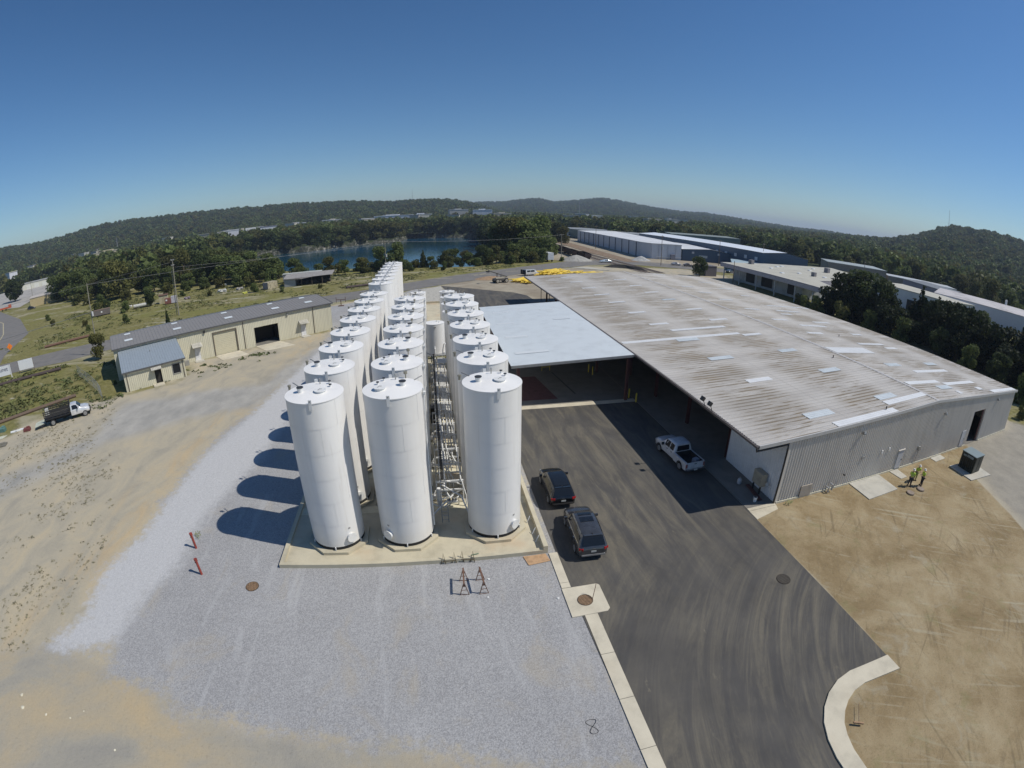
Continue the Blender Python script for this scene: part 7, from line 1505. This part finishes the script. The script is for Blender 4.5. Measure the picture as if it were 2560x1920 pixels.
for x, y, h, k, lab in ((-112, 143, 4.0, 'd1', 'small dark shrub behind the low grey-brown container, right one'), (-116, 141, 3.6, 'b1', 'small green shrub behind the low grey-brown container, left one'), (-99, 136, 3.6, 'b1', 'small green shrub beside the old white tank'), (-93, 143, 5.2, 'd1', 'dark shrub touching the small cream field shed'), (-86, 118, 2.4, 'b1', 'round green bush in the grass left of the insulator pole'),
                       (-57, 151, 3.0, 'b1', 'green bush at the left side of the rusty container'), (-42, 122, 1.6, 'b2', 'small reddish shrub in the grass behind the shed'), (-52, 64.5, .8, 'b1', 'low weed clump by the annex corner')):
    tree(x, y, h, k, lab, None, .9)
rg = np.random.default_rng(5)
row = []
for i, y in enumerate(np.linspace(98, 22, 17)):
    row.append((106 + rg.uniform(-4, 5) + (98 - y) * .03, y + rg.uniform(-2, 2), rg.uniform(9.5, 13.5) if y < 92 else 8, rg.choice(['r1', 'r1', 'r2', 'd1', 'r2']), rg.uniform(.85, 1.15)))
row += [(103 + rg.uniform(-2, 2), y_, rg.uniform(6, 9), 'r1', 1.3) for y_ in np.arange(26, 92, 6.5)] + [(113 + rg.uniform(-2, 2), y_, rg.uniform(8, 11), 'r2', 1.3) for y_ in np.arange(24, 90, 8)] + [(96, 92, 5.0, 'b1', .8), (97, 84, 5.5, 'b2', .8), (98, 75, 5.0, 'b1', .8), (100, 66, 5.5, 'b1', .8), (101, 56, 6, 'd1'), (97, 46, 5.5, 'b1', .8), (96, 38, 6, 'd1'), (92, 30, 5, 'b1', .8), (86, 24, 3.0, 'b2', .8), (82, 26, 2.2, 'b1', .8), (117, 84, 9, 'g1'), (119, 70, 10, 'r1'), (121, 55, 10, 'd1'), (122, 40, 11, 'd1'), (99, 100, 3.6, 'b1', .8), (102, 106, 3.2, 'b2', .8)]
place(row, '%s in the row beside the warehouse, %s from the far end', 'trees in the dark row beside the warehouse')
def scatter(n, fn, mind, seed):
    g = np.random.default_rng(seed); out = []; tries = 0
    while len(out) < n and tries < n * 60:
        tries += 1; p = fn(g)
        if p is None: continue
        if all((p[0] - q[0]) ** 2 + (p[1] - q[1]) ** 2 > mind ** 2 for q in out): out.append(p)
    return out
farL = np.array(LAKE)
def far_shore(g):
    t_ = g.uniform(0, 1); pts = [(-190, 428), (-150, 447), (-110, 456), (-72, 491), (-36, 508), (-22, 583), (62, 546), (52, 400), (40, 290)]
    L = [math.dist(a, b) for a, b in zip(pts[:-1], pts[1:])]; s = t_ * sum(L); i = 0
    while i < len(L) - 1 and s > L[i]: s -= L[i]; i += 1
    a, b = np.array(pts[i]), np.array(pts[i + 1]); d = (b - a) / L[i]; n_ = np.array([-d[1], d[0]]); off = g.uniform(-3, 15)
    q = a + d * s + n_ * off
    return tuple(q)
fs_ = scatter(112, far_shore, 6.2, 2)
place([(x, y, rg.uniform(15, 22), rg.choice(['g1', 'd1', 'g2', 'y1', 'd1']), 1.15, -5.5) for x, y in fs_ if x < 70], '%s on the far quarry rim, %s from the left', 'trees on the far rim of the quarry lake')
CLEARL = [(-190, 182), (-215, 225), (-290, 330), (-310, 410), (-400, 420), (-420, 330), (-300, 235), (-232, 186)]
sheet('pale_road_yard', [(-222, 200), (-300, 322), (-318, 392), (-395, 400), (-405, 330), (-305, 245), (-245, 205)], .02, M('pale_yard_surface', (.36, .34, .31), .9, var=.2, scale=.1))
def left_wood(g):
    x, y = g.uniform(-420, -95), g.uniform(195, 480)
    if y < 190 - (x + 95) * .25 or (x < -210 and y < 260 - (x + 210) * .35) or sdist(np.array([(x, y)]), LAKE)[0] > -8: return None
    if sdist(np.array([(x, y)]), CLEARL)[0] > -4: return None
    if -372 < x < -300 and 300 < y < 400 or (-215 < x < -175 and y < 225): return None
    return (x, y)
lw = scatter(46, left_wood, 17, 3)
place([(x, y, rg.uniform(10, 15), rg.choice(['g1', 'd1', 'g2', 'y1'])) for x, y in lw], '%s in the wood left of the quarry, %s from the left', 'trees in the wood left of the quarry')
def right_wood(g):
    r_, a = g.uniform(150, 420), R(g.uniform(38, 76)); x, y = r_ * math.sin(a), r_ * math.cos(a)
    if x < 235 - .0 and y > 100: 
        if not (x > 225): return None
    if x < 200 and y > 36: return None
    if 180 < x < 255 and 120 < y < 205: return None
    if x < 128: return None
    return (x, y)
rw = scatter(50, right_wood, 14, 4)
place([(x, y, rg.uniform(11, 16), rg.choice(['g1', 'd1', 'd1', 'g2'])) for x, y in rw], '%s in the wood beyond the right buildings, %s from the left', 'trees in the right wood')
MIDT = [(84, 300, 12), (90, 330, 14), (70, 330, 13), (66, 300, 12), (95, 370, 13), (60, 360, 14), (108, 450, 13), (120, 470, 12), (140, 460, 14), (160, 440, 13), (180, 420, 14), (190, 380, 15), (205, 370, 14), (215, 350, 13), (235, 350, 13), (250, 330, 14), (260, 300, 13), (240, 390, 14), (280, 350, 13)]
place([(x, y, h, rg.choice(['g1', 'd1', 'g2', 'y1'])) for x, y, h in MIDT], '%s behind the industrial halls, %s from the left', 'trees behind the industrial halls')
tree(-120, 520, 12, 'f1', 'green tree standing behind the far rim of the quarry, left of the others', None); tree(-60, 560, 12, 'f2', 'dark tree standing deep behind the far rim of the quarry', None); tree(90, 560, 12, 'f3', 'olive tree standing deep behind the quarry near the railway', None)
# woods as one mass: instances of the far crowns
def wood_points():
    g = np.random.default_rng(9); P = []
    def ring(r0, r1, a0, a1, cell, jit=.45):
        n = int(.5 * (r1 ** 2 - r0 ** 2) * R(a1 - a0) / cell ** 2); r_ = np.sqrt(g.uniform(r0 ** 2, r1 ** 2, n)); a = np.radians(g.uniform(a0, a1, n)); P.append(np.stack([r_ * np.sin(a), r_ * np.cos(a), np.full(n, cell)], 1))
    ring(240, 560, -80, -14, 10.5); ring(500, 640, -14, 12, 10.0); ring(560, 900, -85, 80, 11); ring(230, 560, 22, 85, 10); ring(900, 1860, -85, 14, 12.5); ring(900, 1500, 30, 90, 11.5); ring(900, 1800, 14, 34, 11); ring(1800, 3400, 2, 58, 17); ring(130, 230, 62, 90, 8)
    P = np.concatenate(P); q = P[:, :2]; keep = np.ones(len(P), bool)
    keep &= sdist(q, LAKE) < -6
    keep &= ~((q[:, 0] > 60) & (q[:, 0] < 128) & (q[:, 1] < 460)); keep &= ~((q[:, 0] < -95) & (q[:, 1] < 192 - (q[:, 0] + 95) * .30)); keep &= ~((q[:, 0] < -205) & (q[:, 1] < 245 - (q[:, 0] + 205) * .55) & (q[:, 1] < 420))
    keep &= ~((q[:, 0] > 95) & (q[:, 0] < 232) & (q[:, 1] > 100) & (q[:, 1] < 360)); keep &= ~((q[:, 0] > 178) & (q[:, 0] < 256) & (q[:, 1] > 40) & (q[:, 1] < 206)); keep &= ~((q[:, 0] < 200) & (q[:, 1] > 20) & (q[:, 1] < 130)); keep &= ~((q[:, 0] > -95) & (q[:, 0] < 60) & (q[:, 1] < 430))
    keep &= sdist(q, CLEARL) < -3
    for x, y, w_, d_, *_ in TOWNB:
        dd_ = math.hypot(x, y); fx, fy = x - x / dd_ * 75, y - y / dd_ * 75
        for cx, cy, rr_ in ((x, y, w_ * .35), (fx, fy, w_ * .2)): keep &= (q[:, 0] - cx) ** 2 + (q[:, 1] - cy) ** 2 > rr_ ** 2
    return P[keep]
WP = wood_points(); gw_ = np.random.default_rng(10); nW = len(WP)
wz = hills_h(WP[:, :2]); rW = np.hypot(WP[:, 0], WP[:, 1]); wz = np.where(rW < 560, -.5, np.maximum(wz, -.6)) - .5
me = bpy.data.meshes.new('woodland'); me.vertices.add(nW); me.vertices.foreach_set('co', np.column_stack([WP[:, :2], wz]).astype(np.float32).ravel())
def attr(n_, tp, v, key='value'):
    a = me.attributes.new(n_, tp, 'POINT'); a.data.foreach_set(key, v)
hgt = gw_.uniform(.7, 1.5, nW) * np.clip(WP[:, 2] / 8.5, 1, 1.9)
attr('size', 'FLOAT', hgt.astype(np.float32)); attr('turn', 'FLOAT_VECTOR', np.column_stack([np.zeros(nW), np.zeros(nW), gw_.uniform(0, 6.28, nW)]).astype(np.float32).ravel(), 'vector')
kk = gw_.choice(3, nW, p=[.42, .42, .16]); attr('sort', 'INT', kk.astype(np.int32))
me.update(); wo = bpy.data.objects.new('woodland', me); COL.objects.link(wo); tag(wo, kind='stuff'); wo['label'] = 'mass of distant woodland covering the valley and the hills'; wo['category'] = 'woodland'
ng = bpy.data.node_groups.new('woodland_nodes', 'GeometryNodeTree'); ng.interface.new_socket('Geometry', in_out='INPUT', socket_type='NodeSocketGeometry'); ng.interface.new_socket('Geometry', in_out='OUTPUT', socket_type='NodeSocketGeometry')
gi = ng.nodes.new('NodeGroupInput'); go = ng.nodes.new('NodeGroupOutput'); jn = ng.nodes.new('GeometryNodeJoinGeometry')
def na(n_, tp):
    x = ng.nodes.new('GeometryNodeInputNamedAttribute'); x.data_type = tp; x.inputs[0].default_value = n_; return x.outputs[0]
sz_, tn_, sr_ = na('size', 'FLOAT'), na('turn', 'FLOAT_VECTOR'), na('sort', 'INT')
for i, k in enumerate(('f1', 'f2', 'f3')):
    ip = ng.nodes.new('GeometryNodeInstanceOnPoints'); oi = ng.nodes.new('GeometryNodeObjectInfo'); oi.transform_space = 'ORIGINAL'; oi.inputs[0].default_value = SRC[k]; oi.inputs['As Instance'].default_value = True
    cp = ng.nodes.new('FunctionNodeCompare'); cp.data_type = 'INT'; cp.operation = 'EQUAL'; ng.links.new(sr_, cp.inputs[2]); cp.inputs[3].default_value = i
    ng.links.new(gi.outputs[0], ip.inputs['Points']); ng.links.new(cp.outputs[0], ip.inputs['Selection']); ng.links.new(oi.outputs['Geometry'], ip.inputs['Instance']); ng.links.new(tn_, ip.inputs['Rotation']); ng.links.new(sz_, ip.inputs['Scale']); ng.links.new(ip.outputs[0], jn.inputs[0])
ng.links.new(jn.outputs[0], go.inputs[0]); md = wo.modifiers.new('scatter', 'NODES'); md.node_group = ng

# low weeds and grass tufts
def tufts(name, polys, n, smin, smax, mat, seed, lab, avoid=()):
    g = np.random.default_rng(seed); allp = []
    for poly, frac in polys:
        pa = np.array(poly); k = int(n * frac); P = np.column_stack([g.uniform(pa[:, 0].min(), pa[:, 0].max(), k * 3), g.uniform(pa[:, 1].min(), pa[:, 1].max(), k * 3)])
        d = fbm(P, .13, seed) + .8 * fbm(P, .6, seed + 1) + .5 * fbm(P, 1.9, seed + 2); P = P[(sdist(P, poly) > 0) & (d > .1)][:k]; allp.append(P)
    P = np.concatenate(allp)
    for av in avoid: P = P[sdist(P, av) < 0]
    nb = 7; N = len(P) * nb; base = np.repeat(P, nb, 0); s = np.repeat(g.uniform(smin, smax, len(P)) * g.choice([1, 1, 1, 1.7], len(P)), nb)
    c = np.column_stack([base + g.normal(size=(N, 2)) * s[:, None] * .55, s * g.uniform(.1, .5, N)]); a = g.uniform(0, 2 * PI, N); u_ = np.column_stack([np.cos(a), np.sin(a), g.uniform(-.3, .3, N)]) * s[:, None] * .4; v_ = np.column_stack([-np.sin(a) * .6, np.cos(a) * .6, g.uniform(.2, .9, N)]) * s[:, None] * .38
    V = np.stack([c - u_ - v_ * .5, c + u_ - v_ * .5, c + u_ * .5 + v_, c - u_ * .6 + v_], 1).reshape(-1, 3); V[:, 2] = np.maximum(V[:, 2], .0)
    me = bpy.data.meshes.new(name); F = np.arange(N * 4, dtype=np.int32); me.vertices.add(N * 4); me.vertices.foreach_set('co', V.astype(np.float32).ravel()); me.loops.add(N * 4); me.loops.foreach_set('vertex_index', F)
    me.polygons.add(N); me.polygons.foreach_set('loop_start', F[::4].copy()); me.polygons.foreach_set('loop_total', np.full(N, 4, np.int32)); me.update(); me.materials.append(mat)
    o = bpy.data.objects.new(name, me); COL.objects.link(o); tag(o, lab, 'weeds', kind='stuff')
WEED = M('dry_weed', (.24, .22, .14), .9, var=.3, scale=1); GRAS = M('field_grass', (.13, .14, .045), .9, var=.35, scale=.3)
tufts('yard_weeds', [([(-26, 14.5), (-30, 12.6), (-60, 5), (-66, 20), (-60, 50), (-48, 57), (-40, 50), (-33, 38), (-27, 26)], 1.0)], 3200, .05, .12, WEED, 31, 'scattered low weeds on the worn ground left of the gravel')
tufts('shed_weeds', [([(-55, 56), (-47, 57.5), (-38, 64), (-28, 72), (-26, 78), (-34, 76), (-42, 70), (-40, 66), (-48, 60)], .6), ([(-75, 60), (-50, 50), (-46, 56), (-52, 60), (-70, 75)], .4)], 1500, .12, .35, M('weed_green', (.09, .11, .035), .9, var=.3), 32, 'low green weeds in front of the cream shed')
tufts('field_grass', [([(-170, 90), (-110, 92), (-84, 100), (-62, 112), (-20, 142), (18, 172), (44, 190), (40, 200), (-60, 175), (-130, 180), (-150, 170), (-135, 150), (-122, 120), (-112, 104)], .75), ([(-110, 50), (-70, 45), (-58, 62), (-58, 80), (-78, 78), (-100, 70)], .25)], 16000, .14, .38, GRAS, 33, 'rough grass covering the field beyond the road')
t_ = ''
for x, y, s_, lab in ((-18.75, 27.35, .32, 'small pale weed growing beside the red post'), (27.0, 24.4, .3, 'small green weed at the foot of the gable wall'),):
    g = np.random.default_rng(int(x * 3 + 200)); m = MB()
    for k in range(26):
        a = g.uniform(0, 6.28); q = g.uniform(.1, s_); z = g.uniform(.02, s_ * 1.3); m.add([(q * math.cos(a), q * math.sin(a), z), (q * math.cos(a) + .1, q * math.sin(a) + .03, z + .05), (q * math.cos(a) + .04, q * math.sin(a) + .1, z + .1)], [(0, 1, 2)])
    m.tube([(0, 0, 0), (0, 0, s_)], .02, 4); m.build('weed_foliage', M('pale_weed', (.22, .24, .10), .9), label=lab, cat='weed', loc=(x, y, 0))

# ------------------------------------------------------------------ haze
hm = bpy.data.materials.new('haze'); hm.use_nodes = True; ht = hm.node_tree; ht.nodes.clear(); ho = ht.nodes.new('ShaderNodeOutputMaterial'); hv = ht.nodes.new('ShaderNodeVolumePrincipled')
hv.inputs['Color'].default_value = (.62, .74, .92, 1); hv.inputs['Density'].default_value = .00015; hv.inputs['Anisotropy'].default_value = .1; ht.links.new(hv.outputs[0], ho.inputs['Volume'])
MB().box(-9500, 9500, -3500, 9500, -14.5, 190).build('haze', hm, kind='stuff')
